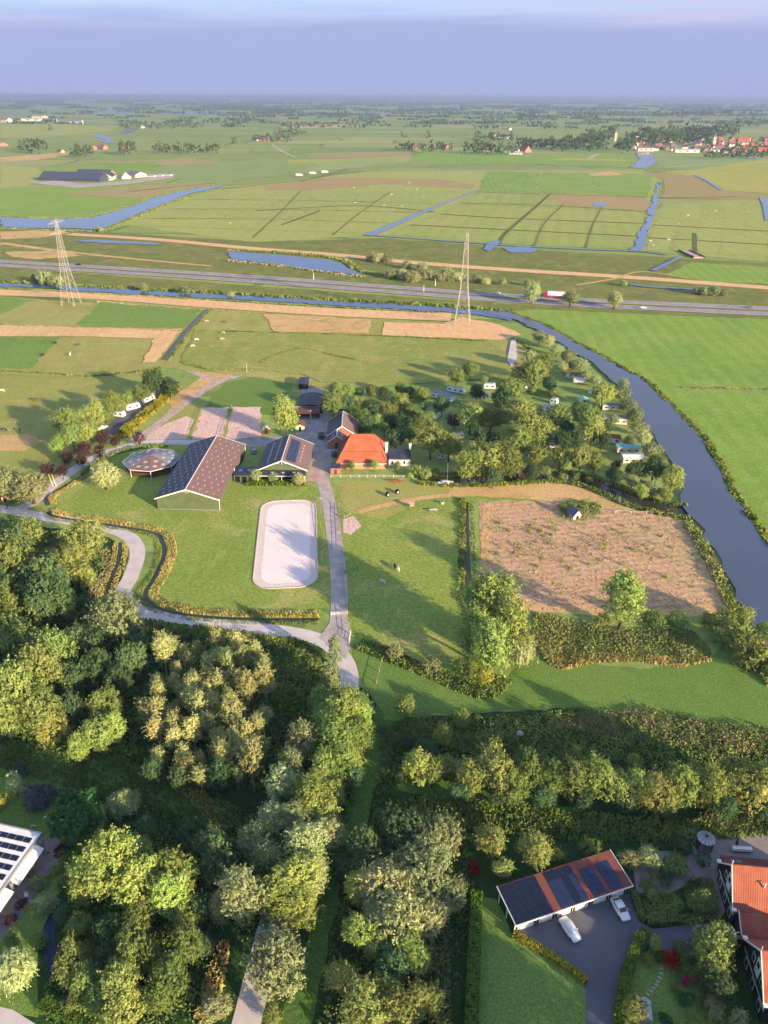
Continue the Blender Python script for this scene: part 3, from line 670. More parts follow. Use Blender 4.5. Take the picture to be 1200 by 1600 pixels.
proto('shrub_willow', 'willow_shrub', 3, L_WILLOW, BARK, (1, 1, .9), .8, 20, 4200, 0.0558, (0, .8, .05), asp=1.4, tuft=.18)
proto('plum', 'purple_plum_tree', 3, L_PURPLE, BARK, (1, 1, .95), 1.4, 18, 3600, 0.0574, (0, 1.5, .06), tuft=.17, stray=.3)
proto('maple', 'red_maple', 1, L_RED, BARK, (1, 1, .75), .8, 20, 3300, 0.0533, (0, .8, .05), tuft=.15)
proto('bloom', 'flowering_shrub', 1, L_PINK, BARK, (1, 1, .8), .75, 20, 3000, 0.0492, (0, .7, .05))
proto('smoke', 'smoke_bush', 1, L_GREY, BARK, (1, 1, .85), .8, 30, 6300, 0.0451, (0, .8, .05))
proto('laurel', 'laurel_tree', 1, L_GLOSS, BARK, (1, 1, .8), .95, 40, 9900, 0.0451, (0, 1.0, .06), shell=.8, tuft=.1)
proto('ball', 'rounded_shrub', 1, L_GLOSS, BARK, (1, 1, .9), .85, 40, 4200, 0.0492, (0, .8, .05), shell=.92, lobe_r=(.22, .28), tuft=.06)
proto('farround', 'distant_tree', 5, L_FAR, BARK, (1, 1, .95), 1.15, 9, 330, .17, (0, 1.1, .08), tuft=.26, stray=0, lobe_r=(.5, .7))
_k = [0]
def tree(kind, px, py, rpx, label, group=None, cat='tree', sy=1.0):
    """crown centre and radius as seen -> a tree standing on the ground there"""
    pr = PROTO[kind]; R = 4.0
    for _ in range(5): z = pr['cz'] * R * sy; p = P(px, py, z); R = rpx * mpp(p, z)
    return tree_at(kind, p[0], p[1], R, label, group, cat, sy)
def tree_at(kind, x, y, R, label, group=None, cat='tree', sy=1.0):
    pr = PROTO[kind]; _k[0] += 1; cm, tm = pr['var'][_k[0] % len(pr['var'])]
    R *= 1.0 if kind in ('farround', 'poplar') else 1.05; rz = (_k[0] * 2.399) % 6.283; w = 1 + .13 * math.sin(_k[0] * 1.7); sy = sy * (1 + .1 * math.sin(_k[0] * 2.9))
    if kind == 'farround':
        o = bpy.data.objects.new(pr['name'], cm); COL.objects.link(o)
        if not cm.materials: cm.materials.append(pr['leaf'])
        o.location = (x, y, 0); o.rotation_euler = (0, 0, rz); o.scale = (R * w, R / w, R * sy); return tag(o, label, cat, group)
    o = thing(pr['name'], label, cat, (x, y, 0), rz, group); o.scale = (R * w, R / w, R * sy)
    for nm, me, mt in (('trunk', tm, pr['bark']), ('crown', cm, pr['leaf'])):
        if not me.materials: me.materials.append(mt)
        c = bpy.data.objects.new(nm, me); COL.objects.link(c); c.parent = o
    return o
ORD = 'leftmost|second from left|third from left|fourth from left|fifth from left|sixth from left|seventh from left|eighth from left|ninth from left|tenth from left|eleventh from left|twelfth from left|thirteenth from left|fourteenth from left|fifteenth from left|sixteenth from left|seventeenth from left|eighteenth from left'.split('|')
def nth(label, i, n):
    if n > 18 or n < 2: return label
    return label + ', ' + (ORD[i] if i < n - 1 else 'rightmost')
def trees(kind, lst, label, group=None, cat='tree', sy=1.0):
    for i, q in enumerate(sorted(lst)): tree(kind, q[0], q[1], q[2], nth(label, i, len(lst)), group, cat, sy)

# ---- single trees that can be named
tree('willow', 178, 968, 40, 'broad silvery willow standing beside the bend of the lane')
tree('willow', 47, 760, 27, 'full round pale willow beside the lane junction', None)
tree('willow', 3, 757, 24, 'pale willow cut by the picture edge at the lane junction', None)
tree('willow', 163, 743, 21, 'lone pale willow on the grass beside the eight-sided horse walker')
tree('tall', 975, 940, 32, 'tall lone leafy tree at the lower edge of the dry mown plot', sy=.8)
tree('tall', 446, 643, 18, 'tall yellow-green tree between the yard and the sandy paddocks', sy=1.1)
tree('spire', 523, 1021, 11, 'upper of two slender pale trees at the lane bend')
tree('spire', 516, 1054, 13, 'lower of two slender pale trees at the lane bend')
tree('willow', 430, 1514, 47, 'big round pale tree standing over the lane near the picture bottom')
tree('willow', 338, 1573, 22, 'small whitish willow left of the lane at the picture bottom')
tree('laurel', 120, 1277, 38, 'broad dome-shaped glossy dark green tree on the garden lawn')
tree('weeping', 193, 1252, 21, 'small weeping willow beside the slanting white pole')
tree('weeping', 18, 1510, 29, 'weeping willow at the left picture edge by the garden pond')
tree('smoke', 60, 1247, 24, 'grey-purple rounded bush on the garden lawn', cat='shrub')
tree('smoke', 30, 1205, 12, 'small purplish bush at the left picture edge', cat='shrub')
tree('spire', 23, 1228, 10, 'small pointed garden conifer behind the white-roofed house')
tree('shrub_yellow', 3, 1250, 13, 'sunlit yellow bush at the left picture edge', cat='shrub')
tree('broad', 1114, 1482, 33, 'round leafy tree in the garden in front of the red-roofed house')
tree('dark', 1122, 1525, 28, 'darker tree beneath the round leafy one in the front garden')
tree('maple', 1048, 1499, 14, 'crimson maple in the shaded front garden', cat='shrub')
tree('maple', 741, 1357, 11, 'red-leaved bush beside the end of the garage garden', cat='shrub')
tree('bloom', 1071, 1534, 8, 'larger magenta flowering bush in the front garden', cat='shrub')
tree('bloom', 1089, 1530, 5, 'smaller magenta flowering bush in the front garden', cat='shrub')
tree('bronze', 991, 1578, 18, 'bronze-red maple beside the small greenhouse')
tree('tall', 1024, 1474, 9, 'small yellow conifer at the hedge corner of the drive', cat='shrub')
tree('shrub_yellow', 1003, 1464, 10, 'sunlit golden shrub at the hedge corner of the drive', cat='shrub')
tree('ball', 1099, 1343, 13, 'round topiary tree standing on the terrace by the round arbour')
tree('shrub', 1054, 1351, 20, 'large round bush between garage and round arbour', cat='shrub')
tree('shrub_dark', 1064, 1322, 16, 'dark bush with white blooms beside the round arbour', cat='shrub')
tree('willow', 985, 1343, 16, 'first pale round bush behind the garage end', cat='shrub')
tree('willow', 1014, 1341, 16, 'second pale round bush behind the garage end', cat='shrub')
tree('shrub', 924, 1325, 15, 'lone bush behind the middle of the garage', cat='shrub')
tree('broad', 836, 1330, 24, 'sunlit round tree directly behind the garage roof')
tree('shrub_yellow', 868, 1334, 12, 'yellowish bush beside the round tree behind the garage', cat='shrub')
tree('bronze', 768, 1318, 24, 'bronze-green tree at the corner behind the garage')
tree('broad', 786, 1355, 15, 'small sunlit tree near the gable end of the garage')
tree('bronze', 130, 850, 32, 'brownish tree in the wood beside the upper lane bend')
tree('shrub_willow', 77, 863, 10, 'small whitish bush inside the left wood', cat='shrub')
tree('bronze', 83, 1137, 24, 'yellow-lit tree on the lower edge of the left wood')
tree('lime', 943, 617, 16, 'bright yellow-green tree on the river side of the camp')
tree('lime', 1051, 746, 17, 'bright round tree on the point between ditch and river')
tree('plum', 709, 658, 10, 'dark purple tree inside the campsite')
tree('plum', 962, 727, 9, 'dark red-purple tree in the lower corner of the camp')
tree('bronze', 426, 1588, 15, 'dry orange bush under the big tree at the lane', cat='shrub')
for q, l in zip(((73, 732, 10), (97, 738, 9), (105, 715, 9), (127, 720, 9), (130, 702, 12), (155, 707, 9), (160, 684, 11), (180, 690, 8), (216, 686, 9)),
    ('first purple plum along the lane, nearest the pale willows', 'second purple plum along the lane, beside the leaning posts', 'small blackish plum on the field side of the lane', 'purple plum hard by the lane below the car park trees',
     'largest purple plum below the car park trees', 'purple plum on the verge halfway to the car park', 'purple plum at the lower end of the car park', 'reddish plum at the car park entrance', 'lone purple plum in the fork of the two lanes')):
    tree('plum', *q, l, 'purple plums along the lane')

# ---- woods and rows
GW = 'trees of the wood left of the lane'
for kind, lst in (('broad', [(17,830,24.8),(43,845,25.8),(20,890,36.8),(107,885,27.6),(12,957,27.6),(20,985,27.6),(33,1012,33.1),(83,1017,33.1),(60,1052,35.0),(27,1085,38.6),(57,1107,35.0),(8,1117,29.4),(163,1100,23.9),(150,1150,23.0)]),
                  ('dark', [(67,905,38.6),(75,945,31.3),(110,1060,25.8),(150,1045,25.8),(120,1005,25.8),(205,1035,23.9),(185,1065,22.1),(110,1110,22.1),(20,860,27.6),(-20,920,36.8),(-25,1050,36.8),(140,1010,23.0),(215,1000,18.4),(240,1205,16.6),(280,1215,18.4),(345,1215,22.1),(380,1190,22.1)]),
                  ('lime', [(63,960,22.1),(100,937,20.2),(180,1140,18.4),(123,1170,16.6),(135,900,14.7)])):
    trees(kind, lst, {'broad': 'leafy crown in the dense wood left of the lane', 'dark': 'dark shaded tree in the dense wood left of the lane', 'lime': 'lighter green tree in the dense wood left of the lane'}[kind], GW + ', ' + kind, sy=1.2)
# poplar grove: slender stems close together
gp = [P(x, y, 9) for x, y in [(222,1080),(262,990),(330,985),(405,1000),(418,1060),(408,1130),(395,1185),(310,1195),(235,1150)]]
pts = []; rr = random.Random(4)
for x, y in inpoly(gp, 700, np.random.default_rng(11)):
    if all((x - a) ** 2 + (y - b) ** 2 > 2.9 ** 2 for a, b in pts): pts.append((x, y))
for x, y in pts: tree_at('poplar', x, y, rr.uniform(1.1, 1.75), 'slender sunlit poplar in the dense grove below the lane', 'poplars of the grove', 'tree', rr.uniform(.8, 1.2))
print('poplars', len(pts))
# row along the lane running to the picture bottom
trees('tall', [(560,1102,24),(537,1120,34),(527,1155,34),(557,1152,26),(547,1182,22),(500,1100,20),(507,1205,25),(483,1250,30),(520,1242,20),(461,1376,40),(442,1403,34),(465,1420,30),(515,1130,30),(560,1125,24),(530,1190,28),(495,1225,24),(505,1270,26),(480,1345,28)], 'sunlit crown in the tree row along the lane to the bottom', 'tree row along the lower lane', sy=.8)
trees('tallw', [(473,1158,25),(440,1228,25),(427,1284,26),(398,1313,27),(476,1322,34),(508,1305,26),(377,1404,34),(345,1418,22),(455,1195,24),(455,1290,26),(420,1350,26),(490,1375,24)], 'greyish crown in the tree row along the lane to the bottom', 'willowy trees along the lower lane', sy=.9)
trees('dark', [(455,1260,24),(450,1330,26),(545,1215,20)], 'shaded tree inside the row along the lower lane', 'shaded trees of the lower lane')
trees('willow', [(683,1308,36),(664,1358,44),(607,1386,44),(700,1400,27),(628,1436,40),(668,1436,30),(580,1345,28),(640,1330,30),(590,1425,26)], 'tall grey-green crown in the clump right of the lower lane', 'clump right of the lower lane')
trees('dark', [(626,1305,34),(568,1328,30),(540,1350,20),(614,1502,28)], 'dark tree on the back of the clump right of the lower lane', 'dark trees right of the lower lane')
trees('lime', [(561,1385,27),(561,1458,25),(640,1480,24),(590,1475,22),(655,1500,20)], 'light crown on the lane side of the right clump', 'light trees right of the lower lane')
trees('bronze', [(537,1532,24),(568,1578,38),(630,1578,30),(664,1558,25),(600,1545,24)], 'brownish low tree at the foot of the right clump', 'low trees at the bottom right of the lane')
# wood at the lower left
trees('lime', [(177,1357,42.3),(207,1333,27.6),(262,1368,36.8),(267,1402,31.3),(218,1388,33.1),(150,1362,33.1),(135,1395,20.2)], 'sunlit spreading crown in the lower left wood', 'sunlit crowns of the lower left wood', sy=1.2)
trees('broad', [(213,1434,25.8),(207,1484,27.6),(123,1450,18.4),(113,1500,27.6),(133,1534,23.9),(187,1540,31.3),(193,1575,31.3),(267,1528,27.6),(250,1555,25.8),(293,1474,25.8),(235,1500,22.1),(155,1560,22.1),(290,1430,22.1)], 'leafy tree in the lower part of the left garden wood', 'leafy trees of the lower left wood', sy=1.2)
trees('dark', [(333,1330,35.0),(300,1310,23.9),(345,1375,23.9),(310,1420,22.1),(170,1455,23.9),(165,1500,22.1),(230,1290,16.6),(390,1345,16.6),(320,1480,14.7),(100,1430,14.7)], 'dark shaded tree in the lower left wood', 'dark trees of the lower left wood', sy=1.2)
trees('shrub', [(60,1380,12),(45,1360,10),(85,1360,9),(110,1570,14),(20,1465,10),(60,1470,12)], 'green garden bush near the white-roofed house', 'bushes near the white-roofed house', 'shrub')
tree('shrub_willow', 70, 1412, 17, 'pale grey-green bush below the white-roofed house', cat='shrub')
for q, l in (((33, 1413, 9), 'larger purple bush by the white-roofed house'), ((17, 1437, 9), 'smaller purple bush by the white-roofed house'), ((45, 1335, 7), 'dark red bush beside the terrace corner')): tree('plum', *q, l, cat='shrub', sy=.7)
# row across the lower right
row = [(650,1195,18),(675,1208,14),(735,1210,20),(770,1203,22),(800,1226,20),(825,1206,20),(860,1215,20),(890,1217,22),(925,1217,22),(965,1227,18),(995,1232,18),(1025,1235,22),(1065,1232,20),(1170,1228,24),(1205,1230,24),(1145,1215,18),(1090,1210,16)]
for i, q in enumerate(sorted(row)): tree(('lime', 'broad', 'lime', 'bronze')[i % 4], q[0], q[1], q[2]*1.3, nth('sunlit tree in the row above the garage', i, len(row)), 'tree row above the garage', sy=1.15)
tree('tall', 1115, 1230, 26, 'tallest sunlit tree in the row above the round arbour')
tree('bronze', 700, 1200, 18, 'brown thin tree near the left end of the row above the garage')
trees('dark', [(720,1235,18),(780,1240,18),(850,1245,18),(910,1248,18),(980,1255,16),(1040,1262,16),(1130,1262,20),(1190,1258,20),(640,1160,14),(665,1170,16)], 'shaded bush at the foot of the row above the garage', 'shaded bushes of the row', 'shrub')
for q, l in (((635,1106,16), 'small sunlit bush at the left end of the lawn edge'), ((722,1120,15), 'bright bush on the lawn edge right of the lane end'), ((692,1150,16), 'round bush below the lawn edge'), ((900,1177,11), 'single light bush rising above the rough grass, nearer the lane'), ((990,1193,13), 'single light bush rising above the rough grass, nearer the river')): tree('lime', *q, l, cat='shrub')
# big clump on the paddock edge
trees('tall', [(770,938,40),(742,985,30),(797,975,32),(764,1012,32),(740,945,26)], 'big sunlit tree in the clump at the paddock corner', 'clump at the paddock corner', sy=.88)
tree('weeping', 805, 1003, 30, 'drooping grey-green tree on the right flank of the paddock clump')
tree('shrub_yellow', 752, 1056, 15, 'yellow-green bush at the foot of the paddock clump', cat='shrub')
tree('shrub', 720, 1040, 14, 'bush on the left foot of the paddock clump', cat='shrub')
for q, l in (((1021,968,17), 'golden bush right of the tall lone tree'), ((942,968,11), 'small bush left of the tall lone tree'), ((1058,971,13), 'dull bush between tall lone tree and river'), ((1108,968,13), 'small dark bush near the plot corner by the river')): tree('shrub', *q, l, cat='shrub')
trees('shrub', [(1142,985,28),(1183,1022,28),(1215,1040,26)], 'dark riverside bush beside the plot corner', 'riverside bushes at the plot corner', 'shrub')
trees('broad', [(1160,965,16),(1195,985,14)], 'small lit tree on the river bank at the plot corner', 'small riverside trees')
for q, l in (((617,1021,11), 'small bush on the paddock ditch nearer the lane'), ((673,1038,14), 'grey willow bush on the paddock ditch nearer the clump')): tree('shrub_willow', *q, l, cat='shrub')
# around the farm
for q, l in (((400,743,9), 'first small willow before the solar-roofed barn'), ((427,745,8), 'middle small willow before the solar-roofed barn'), ((466,750,9), 'last small willow before the solar-roofed barn, by the drive')): tree('willow', *q, l)
for q, l in (((550,727,6), 'young tree before the red-roofed farmhouse, nearest the drive'), ((585,727,6), 'young tree before the middle of the red-roofed farmhouse'), ((621,728,6), 'young tree before the farmhouse annexe')): tree('lime', *q, l, sy=1.2)
trees('broad', [(520,632,17),(527,613,14),(543,611,12),(560,632,12),(567,648,12),(605,638,14),(625,630,14),(642,642,13),(580,612,9),(627,606,10),(657,617,12),(664,655,13),(590,655,10),(640,679,11),(600,672,9)], 'leafy tree behind the red-roofed farmhouse', 'trees behind the farmhouse')
trees('dark', [(540,632,14),(585,636,14),(575,665,12),(617,687,14),(630,660,13),(655,640,12),(610,655,11),(550,650,10),(600,615,8),(640,615,9),(560,612,8)], 'dark bush or tree behind the red-roofed farmhouse', 'dark trees behind the farmhouse')
trees('broad', [(104,660,20),(126,656,20),(112,682,18),(220,612,14),(198,624,9)], 'leafy tree beside the car park', 'trees beside the car park')
trees('lime', [(134,672,17),(148,648,15),(162,638,16),(176,630,14),(90,698,12),(188,634,10)], 'yellow-green tree beside the car park', 'yellow-green trees beside the car park')
trees('dark', [(240,599,18),(264,605,15)], 'dark tree at the upper end of the car park', 'dark trees at the car park')
# campsite
trees('broad', [(735,648,21.9),(768,652,19.9),(673,688,21.9),(702,697,19.9),(798,608,21.9),(809,645,26.9),(820,671,24.9),(757,719,24.9),(787,722,23.8),(834,583,19.9),(871,653,19.9),(919,652,21.9),(926,675,19.9),(908,715,17.9),(713,587,12.0),(735,579,12.0),(805,690,21.9),(930,719,14.9)], 'big leafy tree inside the campsite', 'big campsite trees')
trees('dark', [(787,624,19.9),(838,660,17.9),(750,690,15.9),(770,690,15.9),(880,690,13.9),(900,690,13.9),(690,635,12.0),(745,612,12.0),(860,600,12.0),(996,733,15.9),(1023,733,16.9),(905,640,13.9),(885,670,12.0),(940,690,13.9),(960,745,12.0),(770,745,13.9),(830,740,12.0),(945,665,12.0)], 'dark tree inside the campsite', 'dark campsite trees')
trees('bronze', [(849,675,17.9),(845,572,17.9),(812,588,13.9),(875,715,13.9),(667,667,15.9)], 'bronze-tinted tree inside the campsite', 'bronze campsite trees')
trees('lime', [(838,708,16.9),(732,730,17.9),(662,616,11.0),(1040,772,11.0),(1003,770,9.9),(885,722,12.0),(757,592,6.0),(834,609,6.0),(864,616,6.0)], 'fresh green tree at the campsite', 'fresh green campsite trees')
trees('willow', [(972,616,12.0),(983,634,12.0),(992,652,12.0),(999,668,12.0),(1005,686,12.0),(1018,704,13.9),(988,752,9.9),(1021,766,12.0),(851,737,8.9),(975,600,7.9),(985,690,9.9),(960,655,7.9),(1030,720,9.9)], 'silvery willow on the river side of the camp', 'riverside willows of the camp')
trees('willow', [(843,527,8.9),(857,534,8.9),(870,547,8.9),(887,558,9.9),(907,572,11.0),(880,573,8.9),(827,560,12.0),(915,585,8.9),(930,596,7.9),(895,570,7.9)], 'silvery willow on the river bank above the campsite', 'willows on the bank above the camp')
trees('shrub', [(651,737,8.9),(666,741,8.9),(680,738,7.0),(640,742,6.0),(860,748,6.0),(880,746,7.0),(900,745,7.0),(920,750,6.0)], 'bush on the edge of the campsite ditch', 'bushes at the campsite ditch', 'shrub')
for q, l in (((832, 459, 14), 'pale tree beside the motorway, next to the red lorry'), ((892, 464, 13), 'pale round tree on the motorway verge beyond the lorry'), ((961, 469, 12), 'pale tree on the motorway verge, last toward the right')): tree('willow', *q, l)
trees('shrub_willow', [(70,437,11),(88,439,12),(56,434,8),(225,451,7),(288,454,8),(360,461,5)], 'grey willow bush beside the canal', 'willow bushes along the canal', 'shrub')
trees('shrub_willow', [(580,402,8),(592,404,8),(605,405,8),(660,418,7),(635,414,7)], 'grey-green bush on the island side of the motorway pond', 'bushes by the pond', 'shrub')
trees('shrub_willow', [(612,428,9),(628,430,8),(645,433,10),(668,430,9),(688,433,8),(700,430,10),(715,432,9),(745,436,7),(760,440,6),(785,440,6),(825,442,6)], 'grey-green bush between the nearer pylon and the motorway pond', 'bushes by the motorway', 'shrub')
trees('shrub_willow', [(975,443,5),(1100,455,8),(1115,456,8),(1090,454,7),(1130,457,7)], 'grey-green bush on the far right verge of the motorway', 'bushes on the right verge', 'shrub')
trees('shrub_willow', [(152,358,4),(158,359,4)], 'tiny bush on the spit where the upper river bends', 'bushes on the spit', 'shrub')

# ---- distant trees, one by one
FT = []
def frow(x0, y0, x1, y1, n, r, label, group, jit=1.5, seed=0):
    rd = random.Random(seed + int(x0) * 3 + int(y0))
    for i in range(n):
        t = (i + rd.random() * .8) / n; q = r * rd.uniform(.7, 1.3)
        tree('farround', x0 + (x1 - x0) * t, y0 + (y1 - y0) * t - q * .6 + rd.uniform(-jit, jit), q, nth(label, i, n), group, sy=rd.uniform(1.0, 1.5))
frow(236,234,340,235,16,4.5,'tree in the far row beyond the big dark-roofed farm','far row beyond the dark-roofed farm',.8)
frow(186,199,318,197,26,3.2,'small tree in the far hamlet strip below the lakes','trees of the far hamlet strip',2)
frow(115,240,145,238,6,5,'tree beside the far cluster of red farm roofs','trees at the far red farm roofs'); frow(190,234,210,234,4,6,'tree beside the far steep-roofed house','trees at the far steep-roofed house')
frow(30,231,72,230,5,6,'tall far tree near the left picture edge','far trees at the left edge')
tree('farround', 79, 200, 4, 'single round tree standing alone in the far left pasture')
frow(394,219,455,219,9,3.5,'tree at the far farm beside the straight lane','trees at the far lane farm'); frow(430,209,478,209,9,3.5,'tree in the far copse beyond the lane farm','far copse beyond the lane farm')
tree('farround', 366, 221, 5, 'far tree standing near the middle left pastures, left of the lane farm')
for x, l in ((631, 'left of two far round trees above the red-roofed hamlet'), (668, 'right of two far round trees above the red-roofed hamlet')): tree('farround', x, 211, 4.5, l)
frow(620,232,705,233,14,4,'tree in the far row with the red-roofed hamlet','far row at the red-roofed hamlet'); frow(725,233,805,236,15,5,'dark tree in the far row left of the orange farm','far row left of the orange farm'); frow(745,216,805,216,10,4.5,'tree around the far pink-roofed farm','trees at the far pink-roofed farm')
frow(808,226,890,227,20,5,'tree in the far belt leading to the village','far belt leading to the village',1.5); frow(880,230,945,228,15,6,'tree in the far wood before the village edge','far wood at the village edge',3); frow(905,217,960,212,14,5,'tree in the upper far wood at the village edge','far wood at the village edge',2)
frow(965,232,995,225,10,6,'tree in the far wood beside the village canal','far wood at the village edge',4)
frow(1000,213,1150,206,42,5.5,'tree rising behind the far village roofs','trees behind the far village',4); frow(1010,222,1110,219,24,5,'tree standing between the rear village roofs','trees between the rear village roofs',3)
frow(1100,243,1200,243,22,3.5,'hedge tree along the near edge of the far village','hedge trees of the far village',.6); frow(1130,232,1200,232,12,3.5,'tree between the far village roofs','trees between village roofs',3)
frow(1150,196,1200,193,10,3.5,'tree at the far farm beyond the village','trees beyond the village',1); frow(990,192,995,190,1,4,'lone far tree on the open land behind the village','lone far trees')
frow(495,182,550,182,14,3.2,'tree in the far copse on the left of the middle horizon','far middle copse',.8); frow(565,187,585,186,4,3.5,'tree at the far white farm','trees at the far white farm',.8)
frow(755,193,770,192,3,4,'tree in the far clump right of the middle','far clump right of the middle',.6); frow(810,186,870,186,14,3.2,'tree in the far loose row below the horizon','far loose row',.8); frow(905,180,965,180,12,3.2,'tree in the far belt below the horizon','far belt right',.6); frow(1020,181,1190,179,30,3,'tree in the far belt below the right horizon','far belt far right',.8)

# ------------------------------------------------------------------ growth nobody could count
S_REED = leafmat('reed', C('#979254'), C('#cdbc7c'), .25, .01, .05)
S_GREENREED = leafmat('green_reed', C('#55702f'), C('#98a052'), .25, .01, .05)
S_MIXREED = leafmat('mixed_reed', C('#738448'), C('#b0ae6e'), .25, .01, .05)
S_HERB = leafmat('herbage', C('#5f7a3c'), C('#9aa45c'), .25, .01, .05)
S_HERB2 = leafmat('dry_herbage', C('#84865a'), C('#b4aa82'), .25, .01, .05)
S_PLOTT = leafmat('dry_tussock', C('#a58c68'), C('#d0b08c'), .25, .01, .05)
S_UNDER = leafmat('undergrowth_leaves', C('#4a6438'), C('#788a4c'), .2, .01, .05)
S_HEDGE = leafmat('hedge_leaves', C('#3a5c24'), C('#6f8834'), .2, .01, .05)
S_YHEDGE = leafmat('yellow_hedge_leaves', C('#76802e'), C('#b0a83e'), .25, .01, .05)
S_FARWOOD = leafmat('far_wood_leaves', C('#34492e'), C('#50633c'), .15, .01, .05)
def wl(px, n=5): return [tuple(p) for p in smooth([Vector(p) for p in world_poly(px)], n)]
def length(l): return sum(math.dist(a, b) for a, b in zip(l, l[1:]))
def reeds(name, px, width, dens, mat, h, w, label, off=0.0, world=None, seed=3):
    l = world or wl(px); n = int(length(l) * width * dens)
    return tufts(name, along(l, n, width, off), mat, h, w, label=label, cat='reeds', seed=seed)
# reed fringes of the river and canal
reeds('reeds', rbank[1:], 3.2, 3.5, S_GREENREED, (.4, 1.5), .6, 'green reed fringe along the far bank of the river', 1.5)
reeds('reeds', lbank[5::-1], 4, 5, S_MIXREED, (.4, 1.6), .4, 'reed fringe between the dry plot and the river', -3.0)
reeds('reeds', [(0,441),(140,449),(300,457),(560,472),(700,480),(800,488)], 6, 1.1, S_GREENREED, (.8, 2.4), 1.0, 'reed fringe on the motorway side of the canal', 1)
reeds('reeds', [(0,451),(140,459),(300,468),(560,483),(690,490)], 3, 1.2, S_HERB, (.5, 1.4), .8, 'low fringe on the field side of the canal')
reeds('reeds', [(355,392),(443,397),(525,406),(560,425),(640,440)], 7, .8, S_HERB, (.8, 2.2), 1.2, 'reed fringe round the pond by the motorway', 3)
reeds('reeds', [(353,408),(433,416),(533,430),(570,433)], 4, .8, S_HERB2, (.8, 2.0), 1.2, 'dry reed fringe on the near side of the pond')
reeds('reeds', [(0,338),(75,341),(145,338),(250,305),(340,288)], 4, .5, S_HERB, (.6, 1.6), 1.4, 'reed fringe on the far bank of the upper river')
reeds('reeds', [(0,357),(145,362),(190,350),(260,320),(345,294)], 5, .5, S_HERB, (.6, 1.8), 1.4, 'reed fringe on the near bank of the upper river')
# ditch fringes near the farm: yellow reed
reeds('reeds', ditch_b, 2.8, 13, S_REED, (.12, .95), .22, 'yellow reed fringe along the winding ditch, outer side', 2.2)
reeds('reeds', ditch_b, 1.6, 10, S_GREENREED, (.12, .6), .2, 'green grassy fringe along the winding ditch, inner side', -1.5)
reeds('reeds', ditch_a, 2.4, 12, S_REED, (.2, .9), .22, 'yellow reed along the ditch by the lane junction', -2.0)
reeds('reeds', ditch_c, 1.6, 10, S_REED, (.15, .6), .2, 'dry reed fringe of the short ditch at the wood', 1.4)
reeds('reeds', ditch_c, 1.6, 10, S_REED, (.15, .6), .2, 'dry reed fringe of the short ditch at the lane', -1.4)
reeds('reeds', [(162,860),(168,885),(150,920),(140,945)], 3, 8, S_HERB2, (.3, .9), .3, 'dry grass strip beside the wood edge')
reeds('reeds', ditch_px, 2.5, 5, S_GREENREED, (.6, 1.7), .4, 'reed fringe on the field side of the campsite ditch', 5)
reeds('reeds', ditch_px, 2.5, 4, S_GREENREED, (.6, 1.5), .4, 'reed fringe on the camp side of the ditch', -4)
reeds('reeds', [(722,780),(722,860),(720,940)], 2.2, 7, S_GREENREED, (.2, 1.2), .35, 'tall weeds along the ditch between paddock and plot')
reeds('reeds', [(738,785),(740,860),(742,920)], 1.4, 5, S_HERB, (.15, .6), .3, 'low weeds on the plot side of the ditch')
for px, lb in (([(0,580),(70,584),(140,588),(215,582),(250,575)], 'rough ditch line below the left fields'), ([(0,508),(110,512),(200,515),(285,518)], 'weedy line between the straw strips'), ([(150,472),(320,485),(430,490)], 'weedy line under the straw strip'),
               ([(300,517),(440,521),(600,526),(760,534)], 'weedy line above the middle pasture'), ([(405,568),(466,545),(520,556),(570,566)], 'weedy line inside the middle pasture'), ([(330,484),(303,512),(285,535),(263,564)], 'weeds right of the straight ditch'),
               ([(285,566),(330,578),(395,578)], 'weeds along the upper lane'), ([(1065,607),(1130,608),(1210,610)], 'straw-coloured line across the right field'), ([(800,530),(828,545),(840,575)], 'weeds by the sandy landing')):
    reeds('rough_grass', px, 2.4, 3.0, S_HERB2 if 'straw' in lb else S_GREENREED, (.4, 1.1), .5, lb)
reeds('rough_grass', [(190,684),(215,660),(250,632),(275,606)], 5.5, 6, S_YHEDGE, (.8, 2.2), .5, 'yellow-green bushy strip between car park and brick lane')
reeds('rough_grass', [(130,742),(165,716),(215,700),(262,697)], 2.4, 8, S_HERB, (.6, 1.3), .4, 'low hedge between lane and horse walker')
reeds('rough_grass', [(385,757),(430,757),(478,757)], 2.6, 10, S_HEDGE, (.6, 1.4), .4, 'low hedge before the solar-roofed barn')
reeds('rough_grass', [(560,1007),(620,1030),(680,1055),(745,1082),(770,1080),(788,1060)], 4.5, 9, S_HERB, (.4, 1.5), .35, 'weedy ditch bank between paddock and lawn')
reeds('rough_grass', [(230,962),(330,974),(420,986),(490,1000),(515,1030),(518,1060)], 4.0, 8, S_HERB, (.5, 1.4), .35, 'overgrown bank below the lane', -4)
